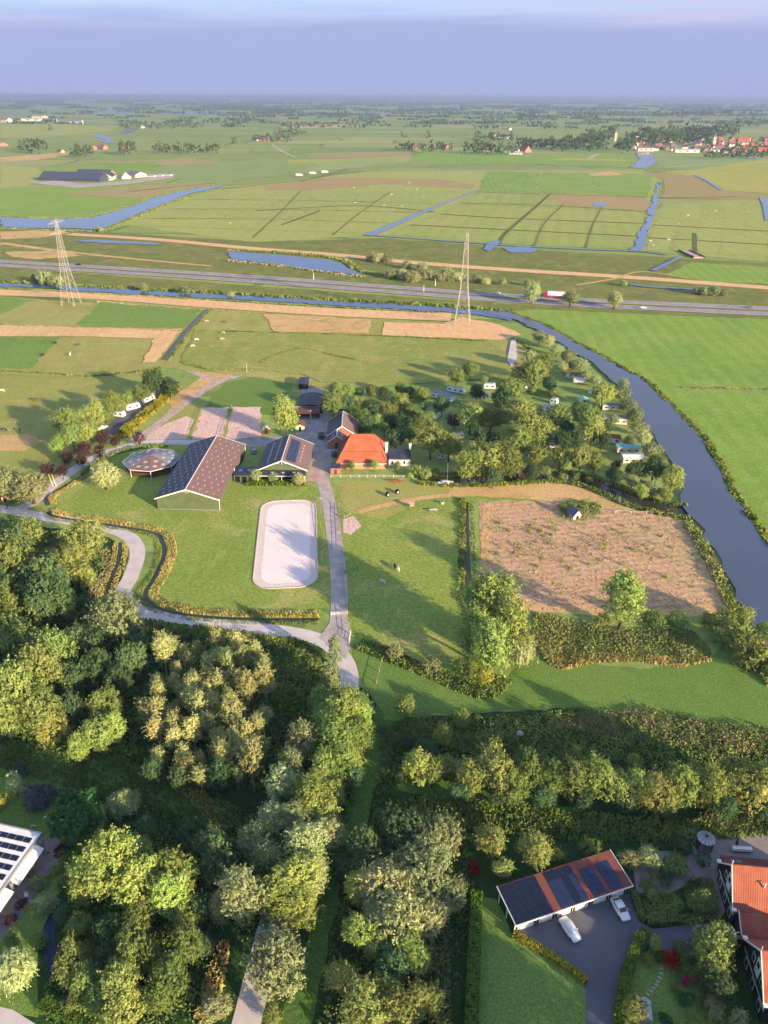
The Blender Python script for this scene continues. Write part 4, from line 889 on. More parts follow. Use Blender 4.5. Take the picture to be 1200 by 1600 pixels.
# thickets
def poly_pts(px, dens): w = world_poly(px); return inpoly(w, int(area(w) * dens))
tufts('reed_thicket', poly_pts([(835,960),(905,972),(960,985),(1080,985),(1108,1010),(1112,1032),(1060,1042),(990,1030),(930,1030),(880,1045),(850,1032),(832,1005)], 10), S_MIXREED, (.3, 1.3), .35, label='dense reed thicket between the plot and the lawn', cat='reeds', patch=11)
tufts('reed_thicket', poly_pts([(850,1028),(930,1022),(1000,1024),(1100,1030),(1112,1034),(1060,1044),(990,1034),(935,1036),(880,1048),(858,1040)], 14), S_REED, (.4, 1.1), .3, label='golden reed edge facing the lawn', cat='reeds')
herbs('rough_grass', poly_pts([(650,1118),(760,1122),(870,1112),(1000,1108),(1110,1128),(1210,1142),(1260,1200),(1180,1215),(1000,1190),(800,1185),(660,1170),(630,1140)], 1.7), S_HERB, (.5, 1.5), 12, .24, 'rough weedy growth below the lawn', 'weeds')
tufts('rough_grass', poly_pts([(860,1118),(1000,1110),(1110,1130),(1210,1146),(1240,1190),(1100,1170),(960,1150),(860,1140)], 9), S_HERB2, (.4, 1.3), .35, label='tall pinkish-brown weeds below the lawn', cat='weeds')
tufts('rough_grass', poly_pts([(640,1245),(760,1250),(900,1270),(1060,1285),(1230,1275),(1230,1305),(1060,1318),(880,1315),(740,1300),(640,1280)], 9), S_HERB, (.5, 1.4), .35, label='long dull grass behind the garage', cat='weeds')
tufts('rough_grass', poly_pts([(1090,1275),(1230,1265),(1230,1300),(1130,1298)], 12), S_HERB2, (.4, 1.0), .3, label='sunlit long grass behind the round arbour', cat='weeds')
herbs('undergrowth', poly_pts([(-80,815),(120,838),(165,870),(130,960),(230,990),(500,1015),(520,1070),(420,1240),(300,1210),(200,1180),(0,1150),(-150,1150)], .75), S_UNDER, (.5, 1.9), 14, .34, 'shady undergrowth of the wood left of the lane', 'undergrowth')
herbs('undergrowth', poly_pts([(430,1015),(505,1020),(525,1075),(440,1110),(400,1060)], 1.6), S_HERB, (.4, 1.1), 12, .25, 'brambly growth inside the lane bend', 'undergrowth')
herbs('undergrowth', poly_pts([(330,1275),(420,1270),(530,1110),(580,1100),(560,1230),(500,1420),(400,1480),(330,1440),(290,1330)], .8), S_UNDER, (.4, 1.4), 14, .3, 'undergrowth beneath the lane trees', 'undergrowth')
herbs('undergrowth', poly_pts([(90,1330),(200,1290),(330,1300),(330,1480),(290,1620),(60,1600),(100,1480)], 1.0), S_UNDER, (.4, 1.5), 14, .28, 'undergrowth of the lower left wood', 'undergrowth')
herbs('undergrowth', poly_pts([(530,1330),(620,1250),(740,1290),(740,1420),(700,1620),(500,1640),(520,1480)], .9), S_UNDER, (.4, 1.5), 14, .28, 'undergrowth beneath the clump right of the lane', 'undergrowth')
herbs('undergrowth', poly_pts([(590,1150),(640,1125),(690,1130),(660,1180),(640,1215),(600,1250),(575,1300),(600,1180)], 1.3), S_UNDER, (.3, 1.2), 14, .28, 'undergrowth beside the grassy track right of the lane row', 'undergrowth')
herbs('undergrowth', poly_pts([(590,1130),(690,1130),(1000,1190),(1220,1225),(1220,1270),(1000,1262),(800,1240),(640,1215),(600,1180)], .9), S_UNDER, (.5, 1.6), 14, .3, 'undergrowth at the foot of the lower right tree row', 'undergrowth')
tufts('rough_grass', poly_pts([(0,1160),(140,1150),(300,1225),(420,1275),(380,1320),(200,1275),(130,1240),(0,1200)], 9), S_UNDER, (.3, .9), .3, label='long shaded grass between wood and garden', cat='weeds')
tufts('rough_grass', poly_pts([(280,1230),(320,1240),(375,1285),(350,1300),(300,1262)], 12), S_REED, (.4, 1.2), .3, label='sunlit strip of dry grass in the clearing', cat='weeds')
tufts('rough_grass', poly_pts([(300,1600),(325,1520),(345,1470),(360,1475),(350,1540),(330,1610)], 16), S_REED, (.4, 1.1), .25, label='yellow grass strip left of the lower lane', cat='weeds')
tufts('rough_grass', poly_pts([(660,1470),(700,1455),(708,1620),(670,1620)], 14), S_HERB2, (.3, .9), .25, label='dry brown strip right of the lower clump', cat='weeds')
tufts('rough_grass', poly_pts([(752,784),(915,786),(1055,794),(1085,840),(1105,880),(1135,952),(980,962),(800,950),(755,925)], 1.0), S_PLOTT, (.08, .3), .45, label='dry tussocks over the mown plot', cat='weeds', patch=6)
herbs('weed_clumps', along(wl([(790,880),(800,840),(850,820),(875,850),(905,875),(930,850),(990,830),(1020,850),(1050,880),(1075,930)]), 90, 24), S_GREENREED, (.4, 1.7), 30, .22, 'scattered green weed clumps on the dry plot', 'weeds')
herbs('weed_clumps', poly_pts([(872,790),(890,784),(935,786),(940,800),(905,815),(880,810)], 1.2), S_HERB, (.5, 1.6), 20, .25, 'bushes round the small hut on the plot', 'weeds')
# distant woods seen as one mass
seg = []; rd = random.Random(21)
for i in range(760):
    y = rd.uniform(1.0, 1.0); d = 3600 * (60000 / 3600) ** (rd.random() ** .9); x = rd.uniform(-.62, .62) * d; L = rd.uniform(.01, .06) * d
    seg.append((x, d, L, rd.uniform(-.12, .12) * L, rd.uniform(7, 13)))
pts, hs, sz = [], [], []
for x, d, L, dy, h in seg:
    n = int(18 + L / 9); n = min(n, 70)
    for k in range(n):
        t = rd.uniform(-.5, .5); pts.append((x + L * t, d + dy * t + rd.uniform(-20, 20), rd.uniform(.1, .9) * h)); sz.append(max(5, d * .0016) * rd.uniform(.7, 1.4))
pts = np.array(pts); nn = unit(len(pts)); nn[:, 1] = -np.abs(nn[:, 1]) - .4; nn[:, 2] = np.abs(nn[:, 2]); nn /= np.linalg.norm(nn, axis=1)[:, None]
tag(link('distant_woods', quadmesh('distant_woods', quads(pts, nn, np.array(sz)), RNG.random(len(pts))), S_FARWOOD), 'belts of woodland fading toward the horizon', 'woods', kind='stuff')

# ------------------------------------------------------------------ buildings
def siding(name, col, sc=6.0, am=.12, rough=.6, axis='X'):
    """vertical boarding or sheeting"""
    m, t, b = new_mat(name); p = wpos(t, True)
    w = N(t, 'ShaderNodeTexWave', bands_direction=axis); w.inputs['Scale'].default_value = sc; t.links.new(p, w.inputs[0])
    col2 = cmix(t, mrange(t, noise(t, p, .8, 5), .3, .7), tuple(c * .85 for c in col), tuple(min(1, c * 1.12) for c in col))
    col2 = cmix(t, 1.0, col2, mrange(t, w.outputs[1], 0, .4, 1 - am, 1.0), 'MULTIPLY')
    t.links.new(col2, b.inputs['Base Color']); b.inputs['Roughness'].default_value = rough
    bp = N(t, 'ShaderNodeBump'); bp.inputs['Strength'].default_value = .4; bp.inputs['Distance'].default_value = .03; t.links.new(w.outputs[1], bp.inputs['Height']); t.links.new(bp.outputs[0], b.inputs['Normal'])
    return m
def brickm(name, c1, c2, sc=4.0):
    m, t, b = new_mat(name); p = wpos(t, True)
    mp_ = N(t, 'ShaderNodeMapping'); mp_.inputs['Rotation'].default_value = (math.radians(90), 0, 0); t.links.new(p, mp_.inputs[0])
    br = N(t, 'ShaderNodeTexBrick'); br.inputs['Scale'].default_value = sc; br.inputs['Color1'].default_value = (*c1, 1); br.inputs['Color2'].default_value = (*c2, 1); br.inputs['Mortar'].default_value = (*C('#a89c90'), 1); br.inputs['Mortar Size'].default_value = .02
    t.links.new(mp_.outputs[0], br.inputs[0]); t.links.new(cmix(t, 1.0, br.outputs[0], mrange(t, noise(t, p, .7, 5), .3, .7, .85, 1.12), 'MULTIPLY'), b.inputs['Base Color']); b.inputs['Roughness'].default_value = .85
    return m
def tiles(name, c1, c2, rough=.7, moss=None):
    m, t, b = new_mat(name); p = wpos(t, True)
    col = cmix(t, mrange(t, noise(t, p, .35, 6, .65), .32, .68), c1, c2)
    col = cmix(t, mrange(t, noise(t, p, 4.0, 3, .7), .5, .75, 0, .4), col, tuple(x * .6 for x in c1))
    if moss: col = cmix(t, mrange(t, noise(t, p, .5, 6, .7), .56, .7, 0, .7), col, moss)
    t.links.new(col, b.inputs['Base Color']); b.inputs['Roughness'].default_value = rough; return m
def solar_mat(name, col):
    m, t, b = new_mat(name); p = wpos(t, True); br = N(t, 'ShaderNodeTexBrick'); br.offset = 0; br.inputs['Scale'].default_value = 6.0
    br.inputs['Brick Width'].default_value = 1; br.inputs['Row Height'].default_value = 1; br.inputs['Mortar Size'].default_value = .03
    br.inputs['Color1'].default_value = (*col, 1); br.inputs['Color2'].default_value = (*[c * 1.2 for c in col], 1); br.inputs['Mortar'].default_value = (*[min(1, c * 1.8 + .01) for c in col], 1)
    t.links.new(p, br.inputs[0]); t.links.new(br.outputs[0], b.inputs['Base Color']); b.inputs['Roughness'].default_value = .18; b.inputs['Specular IOR Level'].default_value = .5; return m
M_GREEN = siding('green_sheeting', C('#5d6a4c'), 3.2); M_DKGREEN = siding('dark_green_boards', C('#1d2a24'), 5); M_WHITE = plain('white_paint', (.74, .74, .72), .5, .06); M_WHITEB = siding('white_boards', (.72, .72, .70), 4, .15)
M_ROOFB = plain('sun_tinted_roof', C('#78605f'), .75, .12, .5); M_ROOFD = tiles('slate_and_shade_roof', C('#2f3444'), C('#3c4254'), .45); M_LIGHT = plain('roof_light_sheet', C('#a5a5ad'), .4, .06); M_LIGHTP = plain('pinkish_roof_light', C('#a98f8c'), .6, .1)  # on paired slopes the brown carries warm sun, the navy sky-lit shade
M_TILE = tiles('orange_clay_tiles', C('#a9634a'), C('#98543e'), .88, C('#84503c')); M_TILE2 = tiles('bright_red_tiles', C('#a4624e'), C('#925240'), .82, C('#8c5a48')); M_TILED = tiles('dull_red_roof', C('#7a4a42'), C('#6c423c'), .85)
M_BRICK = brickm('yellow_brick', C('#b08c6c'), C('#a27c5c')); M_RBRICK = brickm('red_brick', C('#a8664c'), C('#95573f')); M_GLASS = plain('window_glass', C('#2a333d'), .08, .2, 1, spec=.6); M_DARK = plain('dark_opening', C('#15181a'), .8); M_TIMBER = plain('tan_timber', C('#b58a5a'), .8, .15, 2)
M_SOLAR = solar_mat('solar_cells', C('#10182c')); M_SOLARB = solar_mat('blue_solar_cells', C('#1e2a48')); M_ALU = plain('aluminium_frame', C('#a9aeb6'), .35, .05, metal=.6); M_GREY = plain('grey_sheet', C('#7a7d84'), .5); M_BLACKB = siding('black_tarred_boards', C('#22252a'), 6); M_BLUE = plain('bluish_roof', C('#6f7f95'), .45); M_TURQ = plain('turquoise_sheet', C('#7fb3b0'), .5); M_CREAM = plain('cream_panel', C('#cfc8b8'), .5, .06); M_BROWN = siding('brown_boards', C('#5b4230'), 6); M_ROOFBR = tiles('brown_roof', C('#5e463c'), C('#6e5346'), .8)
M_MAT = plain('zinc', C('#8c939c'), .4, .1, metal=.5)

_mc = {}
def shared(key, fn):
    if key not in _mc: _mc[key] = fn()
    return _mc[key]
def put(name, me, parent, loc, rot=(0, 0, 0), scale=(1, 1, 1)):
    o = bpy.data.objects.new(name, me); COL.objects.link(o); o.parent = parent; o.location = loc; o.rotation_euler = rot; o.scale = scale; return o
def unit_box(key, mat):
    def f():
        m = MB().box(-.5, -.5, -.5, .5, .5, .5).mesh(key); m.materials.append(mat); return m
    return shared(key, f)
def corrug(x0, x1, a, b, pitch=.3, amp=.035, th=.05):
    """ribbed tile sheet: ribs run from eave a=(y,z) to ridge b=(y,z), repeated along x"""
    n = max(2, int(round((x1 - x0) / pitch))); mb = MB(); sl = Vector((0, b[0]-a[0], b[1]-a[1])).normalized(); nn = Vector((0, -sl.z, sl.y)); nn = nn if nn.z > 0 else -nn
    top = []
    for i in range(n * 2 + 1):
        x = x0 + (x1 - x0) * i / (n * 2); o = nn * (amp if i % 2 else 0)
        top.append(((x, a[0]+o.y, a[1]+o.z), (x, b[0]+o.y, b[1]+o.z)))
    v = [p for q in top for p in q]; k = len(top)
    low = [(x, a[0]-nn.y*th, a[1]-nn.z*th) if j == 0 else (x, b[0]-nn.y*th, b[1]-nn.z*th) for (x) in (x0, x1) for j in (0, 1)]
    mb.add(v + low, [(2*i, 2*i+2, 2*i+3, 2*i+1) for i in range(k-1)] + [(2*k, 2*k+1, 2*k+3, 2*k+2), (0, 1, 2*k+1, 2*k), (2*k-2, 2*k+2, 2*k+3, 2*k-1)] + [tuple([2*k] + [2*i for i in range(k)] + [2*k+2]), tuple([2*k+1] + [2*i+1 for i in range(k)] + [2*k+3])])
    return mb
def gable(t, w, l, eave, ridge, wall, roofs, trim=None, over=.4, th=.14, lx=0.0, ly=0.0):
    """walls with gables at both ends and two roof slopes, ridge along local y"""
    mb = MB(); mb.profile([(-w/2+lx, 0), (w/2+lx, 0), (w/2+lx, eave), (lx, ridge - .05), (-w/2+lx, eave)], -l/2+ly, l/2+ly); mb.build('wall', wall, t)
    k = (ridge - eave) / (w / 2); out_ = []
    for sg, rm in ((-1, roofs[0]), (1, roofs[1])):
        e = w/2 + over; z = eave - k * over
        q = [(lx + sg * e, -l/2 - over + ly, z + th), (lx, -l/2 - over + ly, ridge + th), (lx, l/2 + over + ly, ridge + th), (lx + sg * e, l/2 + over + ly, z + th)]
        out_.append(MB().slab(q, th).build('roof_slope', rm, t))
    if trim:
        for yy in (-l/2 - over - .06 + ly, l/2 + over + .06 + ly):
            for sg in (-1, 1):
                e = w/2 + over + .05; z = eave - k * over
                MB().add([(lx, yy-.05, ridge+th+.06), (lx + sg*e, yy-.05, z+th+.06), (lx + sg*e, yy-.05, z-.22), (lx, yy-.05, ridge-.24), (lx, yy+.05, ridge+th+.06), (lx + sg*e, yy+.05, z+th+.06), (lx + sg*e, yy+.05, z-.22), (lx, yy+.05, ridge-.24)],
                         [(0,1,2,3), (7,6,5,4), (0,4,5,1), (1,5,6,2), (2,6,7,3), (3,7,4,0)]).build('bargeboard', trim, t)
    MB().box(lx-.14, -l/2-over+ly, ridge+th-.02, lx+.14, l/2+over+ly, ridge+th+.1).build('ridge_cap', trim or roofs[0], t)
    return out_
def win(t, x, y, z, w, h, face, frame=None, name='window', depth=.06):
    """window with frame and pane on a wall facing 'x-','x+','y-','y+'"""
    ax = face[0]; s = -1 if face[1] == '-' else 1; fm = frame or M_WHITE
    d = (depth, w, h) if ax == 'x' else (w, depth, h)
    o = put(name, unit_box('window_' + fm.name, fm), t, (x + (s*.02 if ax == 'x' else 0), y + (s*.02 if ax == 'y' else 0), z), (0, 0, 0), d)
    put('pane', unit_box('pane', M_GLASS), o, (s*.3 if ax == 'x' else 0, s*.3 if ax == 'y' else 0, 0), (0, 0, 0), (.8, 1 - .22/w*1.0, 1 - .22/h) if ax == 'x' else (1 - .22/w, .8, 1 - .22/h))
    return o
def on_slope(t, name, me_key, mat, w, eave, ridge, sg, u, y, du, dy, th=.14, lift=.05, thick=.06, lx=0.0, over=0.0):
    """a flat panel lying on a roof slope: u = metres from ridge down the slope, y along the ridge"""
    a = math.atan2(ridge - eave, w / 2); x = sg * (u * math.cos(a)); z = ridge - u * math.sin(a) + th + lift
    return put(name, unit_box(me_key, mat), t, (lx + x, y, z), (0, sg * a, 0), (du, dy, thick))

# riding hall
hall = thing('riding_hall', 'large green riding hall with brown and dark roof slopes dotted with pale roof lights', 'hall', (-63.6, 245, 0), math.radians(-2))
gable(hall, 20.2, 44, 4.2, 7.6, M_GREEN, (M_ROOFD, M_ROOFB), M_WHITE, .5)  # left slope's shade and right slope's sunlight put into their colours
for sg in (-1, 1):
    for r in range(13):
        for c in range(4):
            on_slope(hall, 'roof_light', 'roof_light_a' if sg < 0 else 'roof_light_b', M_LIGHT if sg < 0 else M_LIGHTP, 20.2, 4.2, 7.6, sg, 1.8 + c * 2.35 + (1.1 if r % 2 else 0) * .8, -19.8 + r * 3.3, .4, 1.3, lift=.03)  # right slope gets pinker, less contrasting sheets
MB().profile([(-1.9, 6.75), (0, 6.1), (1.9, 6.75), (0, 7.4)], -22.06, -22.0).build('gable_vent', M_TIMBER, hall)
for x, y in ((10.3, -21.8), (10.3, 21.5), (10.3, 2)): MB().bar((x, y, 0), (x + .2, y, 4.1), .12, n=6).build('downpipe', M_WHITE, hall)
MB().box(10.12, 14, 0, 10.2, 18, 3.6).build('door', M_DARK, hall)
MB().box(-10.2, -22.25, 0, 10.2, -22.05, .35).build('plinth', M_GREY, hall)
# horse walker
hwk = thing('horse_walker', 'eight-sided open horse walker with shallow grey roof on white posts', 'pavilion', (-84.8, 255.8, 0), math.radians(12))
R8 = 10.3
for k in range(8):
    a0, a1 = math.pi/4 * k, math.pi/4 * (k + 1)
    p0, p1 = (R8*math.cos(a0), R8*math.sin(a0)), (R8*math.cos(a1), R8*math.sin(a1))
    MB().add([(*p0, 3.0), (*p1, 3.0), (0, 0, 5.3), (*p0, 2.86), (*p1, 2.86), (0, 0, 5.16)], [(0,1,2), (5,4,3), (0,3,4,1), (1,4,5,2), (2,5,3,0)]).build('roof_segment', M_ROOFB if k in (5, 6) else M_GREY, hwk)
    MB().bar((p0[0]*.97, p0[1]*.97, 0), (p0[0]*.97, p0[1]*.97, 2.9), .12, n=6).build('post', M_WHITE, hwk)
    MB().bar((*p0, 2.92), (*p1, 2.92), .13).build('gutter', M_WHITE, hwk)
    MB().add([(p0[0]*.9, p0[1]*.9, 0), (p1[0]*.9, p1[1]*.9, 0), (p1[0]*.9, p1[1]*.9, 1.6), (p0[0]*.9, p0[1]*.9, 1.6), (p0[0]*.88, p0[1]*.88, 0), (p1[0]*.88, p1[1]*.88, 0), (p1[0]*.88, p1[1]*.88, 1.6), (p0[0]*.88, p0[1]*.88, 1.6)], [(0,1,2,3),(7,6,5,4),(3,2,6,7),(0,4,5,1),(0,3,7,4),(1,5,6,2)]).build('fence_panel', M_BROWN, hwk)
    am = (a0 + a1) / 2; sl = math.atan2(2.3, R8 * math.cos(math.pi/8))
    for f, o in ((.78, -.9), (.78, 1.0), (.5, 0)):
        c = (math.cos(am)*R8*.924*f - math.sin(am)*o*1.6, math.sin(am)*R8*.924*f + math.cos(am)*o*1.6, 5.3 - 2.3*f + .05)
        put('roof_light', unit_box('walker_light', M_LIGHT), hwk, c, (0, sl, am), (1.1, 1.3, .05))
MB().cyl((0, 0), .35, 0, 5.1, 8).build('centre_post', M_MAT, hwk)
# barn with solar panels
b2 = thing('stable_barn', 'green stable barn with a block of solar panels on its brown roof slope', 'barn', (-35.8, 257.2, 0), math.radians(-.8))
gable(b2, 16.8, 22.5, 3.9, 7.5, M_GREEN, (M_ROOFD, M_ROOFB), M_WHITE, .5)  # slopes coloured for shade and sun, as on the hall
for r in range(10):
    for c in (0, 1): on_slope(b2, 'roof_light', 'barn_light', M_LIGHT, 16.8, 3.9, 7.5, -1, 3.0 + c * 3.1, -8.5 + r * 1.95, .5, 1.3, lift=.03)
for r in range(6):
    on_slope(b2, 'roof_light', 'barn_light2', M_TIMBER if False else M_LIGHT, 16.8, 3.9, 7.5, 1, 6.4, -6.5 + r * 2.7, .45, 1.1, lift=.03)
for r in range(11):
    for c in range(3): on_slope(b2, 'solar_panel', 'solar_blue', M_SOLARB, 16.8, 3.9, 7.5, 1, 1.9 + c * 1.2, -9.0 + r * 1.72, 1.1, 1.6, lift=.12, thick=.05)
fr = MB(); fr.slab([(-8.6, -14.2, 2.75), (8.4, -14.2, 2.75), (8.4, -11.35, 3.75), (-8.6, -11.35, 3.75)], .12); fr.build('porch_roof', M_ROOFD, b2)
MB().box(-8.6, -14.3, 2.6, 8.4, -14.18, 2.82).build('porch_fascia', M_WHITE, b2)
for x in (-8.3, -4.2, 0, 4.2, 8.2): MB().box(x-.08, -14.15, 0, x+.08, -13.99, 2.6).build('porch_post', M_WHITE, b2)
for x in (-6.2, -2.1, 2.1, 6.2): MB().box(x-1.6, -11.33, .1, x+1.6, -11.27, 2.5).build('stable_door', M_DARK, b2)
for x in (.4, 4.2, -3.4): put('porch_light', unit_box('porch_light', M_LIGHT), b2, (x, -12.6, 3.36), (math.atan2(1.0, 2.85), 0, 0), (1.0, .7, .05))
for sg in (-1, 1): MB().bar((sg*2.0, -11.7, 6.5), (sg*.9, -11.72, 6.35), .09).build('gable_brace', M_WHITE, b2)
MB().box(-.1, -11.82, 6.1, .1, -11.66, 7.4).build('gable_post', M_WHITE, b2)
lk = thing('link_stable', 'low flat dark-roofed stable between the riding hall and the solar barn', 'stable', (-49.2, 247, 0))
MB().box(-3.7, -3.4, 0, 3.5, 3.4, 2.7).build('wall', M_GREEN, lk); MB().box(-3.9, -3.9, 2.7, 3.6, 3.6, 2.95).build('roof', M_ROOFD, lk)
put('roof_light', unit_box('link_light_blue', plain('blue_roof_light', C('#3f79a8'), .3)), lk, (-1.6, .2, 2.98), (0, 0, 0), (1.3, 1.5, .06)); put('roof_light', unit_box('link_light', M_LIGHT), lk, (1.2, .2, 2.98), (0, 0, 0), (1.0, 1.4, .06))
for x in (-2.4, 0, 2.4): MB().box(x-.9, -3.46, .1, x+.9, -3.4, 2.2).build('stable_door', M_DARK, lk)
# old barn behind the farmhouse
b3 = thing('old_barn', 'older dark-tiled barn with white bargeboards and green doors behind the farmhouse', 'barn', (-17.6, 284.5, 0), math.radians(1))
gable(b3, 11.5, 15.5, 3.2, 7.2, M_RBRICK, (M_ROOFD, M_ROOFB), M_WHITE, .35, ly=2.0, lx=1.0)  # dark west and brown east slope, light painted into the colours
gable(b3, 7.2, 5.5, 2.9, 5.6, M_RBRICK, (M_ROOFD, M_ROOFD), M_WHITE, .3, ly=-8.6, lx=-.8)
MB().box(-1.6, -11.44, 0, 1.4, -11.36, 2.5).build('door', plain('green_door', C('#1f4a36'), .5), b3)
MB().box(6.6, 5, 0, 9.4, 8.5, 3.0).build('side_wall', M_RBRICK, b3); MB().slab([(6.5, 4.8, 3.9), (9.8, 4.8, 3.1), (9.8, 8.7, 3.1), (6.5, 8.7, 3.9)], .1).build('side_roof', M_TILE, b3)
for y in (-2, 1.5): MB().box(6.76, y-.5, 1.2, 6.82, y+.5, 2.1).build('window', M_GLASS, b3)
for sg in (-1, 1): on_slope(b3, 'roof_light', 'barn3_light', M_LIGHT, 7.2, 2.9, 5.6, sg, 2.0, -9.0, .5, 2.2, lx=-.8, lift=.03)
# farmhouse with great pyramid roof
fh = thing('farmhouse', 'farmhouse under a steep orange-tiled pyramid roof with short ridge', 'house', (-8.2, 263, 0), math.radians(0.4))
X0, X1, Y0, Y1, ZE = -9.3, 9.2, -8.6, 8.6, 2.5
MB().box(X0+.4, Y0+.4, 0, X1-.4, Y1-.4, ZE+.05).build('wall', M_BRICK, fh)
rl, rr_, RZ = (-4.0, -1.9, 11.0), (4.4, -1.9, 11.0), 11.0
def hipface(name, pts, mat): 
    c = Vector((0, 0, 3)); v = [Vector(p) for p in pts]; n = len(v)
    MB().add(list(v) + [p * .985 + c * .0 - Vector((0, 0, .12)) for p in v], [tuple(range(n)), tuple(range(2*n-1, n-1, -1))] + [(i, n+i, n+(i+1) % n, (i+1) % n) for i in range(n)]).build(name, mat, fh)
# front slope breaks half-way: upper and lower courses with a shadowed step
mz, f = 5.9, (5.9 - ZE) / (RZ - ZE)
def lerp(a, b, t): return tuple(a[i] + (b[i]-a[i]) * t for i in range(3))
EL, ER, BL, BR = (X0, Y0, ZE), (X1, Y0, ZE), (X0, Y1, ZE), (X1, Y1, ZE)
ml, mr = lerp(EL, rl, f), lerp(ER, rr_, f)
hipface('roof_slope', [EL, ER, mr, ml], M_TILE)
u0, u1 = (ml[0]-.05, ml[1]-.22, ml[2]+.0), (mr[0]+.05, mr[1]-.22, mr[2]+.0)
MB().slab([(u0[0], u0[1], u0[2]+.22), (u1[0], u1[1], u1[2]+.22), (rr_[0], rr_[1], RZ+.15), (rl[0], rl[1], RZ+.15)], .2).build('roof_slope', M_TILE, fh)
hipface('roof_slope', [ER, BR, rr_], M_TILE); hipface('roof_slope', [BL, EL, rl], M_TILED); hipface('roof_slope', [BR, BL, rl, rr_], M_TILED)  # left and rear slopes in duller tiles, their shade put into the colour
for a, b in ((EL, rl), (ER, rr_), (BR, rr_), (BL, rl), (rl, rr_)): MB().bar((a[0], a[1], a[2]+.12), (b[0], b[1], b[2]+.16), .16, n=6).build('ridge_tiles', M_TILE, fh)
MB().box(X0, Y0-.15, ZE-.22, X1, Y0-.03, ZE-.02).build('gutter', M_WHITE, fh)
for x in (-7.6, -4.3, -2.6, 1.2, 3.0, 6.8): win(fh, x, Y0+.4, 1.6, 1.0, .7, 'y-')
MB().box(4.6, 2.2, 6, 5.4, 3.0, 9.2).build('chimney', M_WHITE, fh) if False else None
MB().box(8.6, -2.0, 0, 9.5, -1.1, 7.4).build('chimney', M_WHITE, fh); MB().box(8.4, -2.2, 7.4, 9.7, -.9, 7.7).build('chimney_cap', M_WHITE, fh)
an = thing('farmhouse_annexe', 'white annexe with slate roof and two chimneys beside the orange-roofed farmhouse', 'annexe', (5.6, 262, 0))
MB().box(-3.9, -4.2, 0, 4.1, 4.2, 2.8).build('wall', M_WHITEB, an)
MB().slab([(-4.0, -4.6, 2.75), (4.2, -4.6, 2.75), (4.2, 0, 5.0), (-4.0, 0, 5.0)], .15).build('roof_slope', M_ROOFD, an); MB().slab([(-4.0, 0, 5.0), (4.2, 0, 5.0), (4.2, 4.6, 2.75), (-4.0, 4.6, 2.75)], .15).build('roof_slope', M_ROOFD, an)
MB().add([(4.12,-4.2,2.8),(4.12,4.2,2.8),(4.12,0,4.85),(4.0,-4.2,2.8),(4.0,4.2,2.8),(4.0,0,4.85)], [(0,1,2),(5,4,3),(0,3,4,1),(1,4,5,2),(2,5,3,0)]).build('gable_wall', M_WHITEB, an)
MB().box(3.6, -.5, 4.6, 4.4, .5, 6.8).build('chimney', M_WHITE, an); MB().box(3.45, -.65, 6.8, 4.55, .65, 7.05).build('chimney_cap', M_WHITE, an)
for x in (-2.6, -.4, 1.8): win(an, x, -4.2, 1.4, .9, 1.4, 'y-')
lb = thing('brick_outhouse', 'small flat-roofed pink brick outhouse at the corner of the farmhouse', 'shed', (-17.5, 252.2, 0))
MB().box(-1.8, -1.7, 0, 1.7, 2.6, 2.3).build('wall', M_RBRICK, lb); MB().box(-1.9, -1.8, 2.3, 1.8, 2.7, 2.48).build('roof', M_ROOFD, lb); MB().box(-.4, -1.76, 0, .5, -1.7, 1.9).build('door', M_BROWN, lb)
# yard sheds
def shed(name, label, px, w, d, h, wall, roof, rz=0.0, pitch=.5, cat='shed', door=True, over=.25, group=None):
    p = P(*px); t = thing(name, label, cat, (p[0], p[1], 0), rz, group)
    gable(t, w, d, h, h + pitch, wall, (roof, roof), None, over, .1)
    if door: MB().box(-.45, -d/2-.05, 0, .45, -d/2, min(h-.2, 2.0)).build('door', M_DARK, t)
    return t
hs = thing('hay_shed', 'open hay shed with blue-black curved roof at the top of the yard', 'shed', (-32.0, 318, 0), math.radians(2))
for k in range(5):
    a0, a1 = math.pi * (k + .0) / 5, math.pi * (k + 1) / 5
    MB().slab([(-5.6*math.cos(a0), -8, 2.4+1.8*math.sin(a0)), (-5.6*math.cos(a1), -8, 2.4+1.8*math.sin(a1)), (-5.6*math.cos(a1), 8, 2.4+1.8*math.sin(a1)), (-5.6*math.cos(a0), 8, 2.4+1.8*math.sin(a0))], .1).build('roof_sheet', plain('black_tarp', C('#232733'), .45, .2, .6), hs)
MB().box(-5.4, -7.7, 0, 5.4, 7.7, 2.4).build('wall', M_BLACKB, hs)
shed('container', 'dark container standing at the end of the yard', (475, 603), 4.2, 9, 2.6, M_BLACKB, M_ROOFD, 0.05, .15, 'container', False)
os_ = thing('open_shed', 'open-fronted brown shed with pale roof edge in the yard', 'shed', (*P(477, 651), 0), 0.02)
MB().box(-6, 2.6, 0, 6, 2.8, 3.0).build('back_wall', M_BROWN, os_); MB().box(-6, -2.6, 0, -5.8, 2.6, 2.6).build('side_wall', M_BROWN, os_); MB().box(5.8, -2.6, 0, 6, 2.6, 2.6).build('side_wall', M_BROWN, os_)
MB().slab([(-6.3, -3, 2.55), (6.3, -3, 2.55), (6.3, 3.1, 3.2), (-6.3, 3.1, 3.2)], .12).build('roof', M_ROOFBR, os_); MB().box(-6.3, 3.1, 2.95, 6.3, 3.22, 3.3).build('fascia', M_WHITE, os_)
for x in (-2, 2): MB().box(x-.1, -2.7, 0, x+.1, -2.5, 2.5).build('post', M_BROWN, os_)
shed('tool_shed', 'small shed with red roof and pale wall beside the tall tree in the yard', (470, 671), 3.6, 4.5, 2.3, M_CREAM, M_TILED, .0, .9)
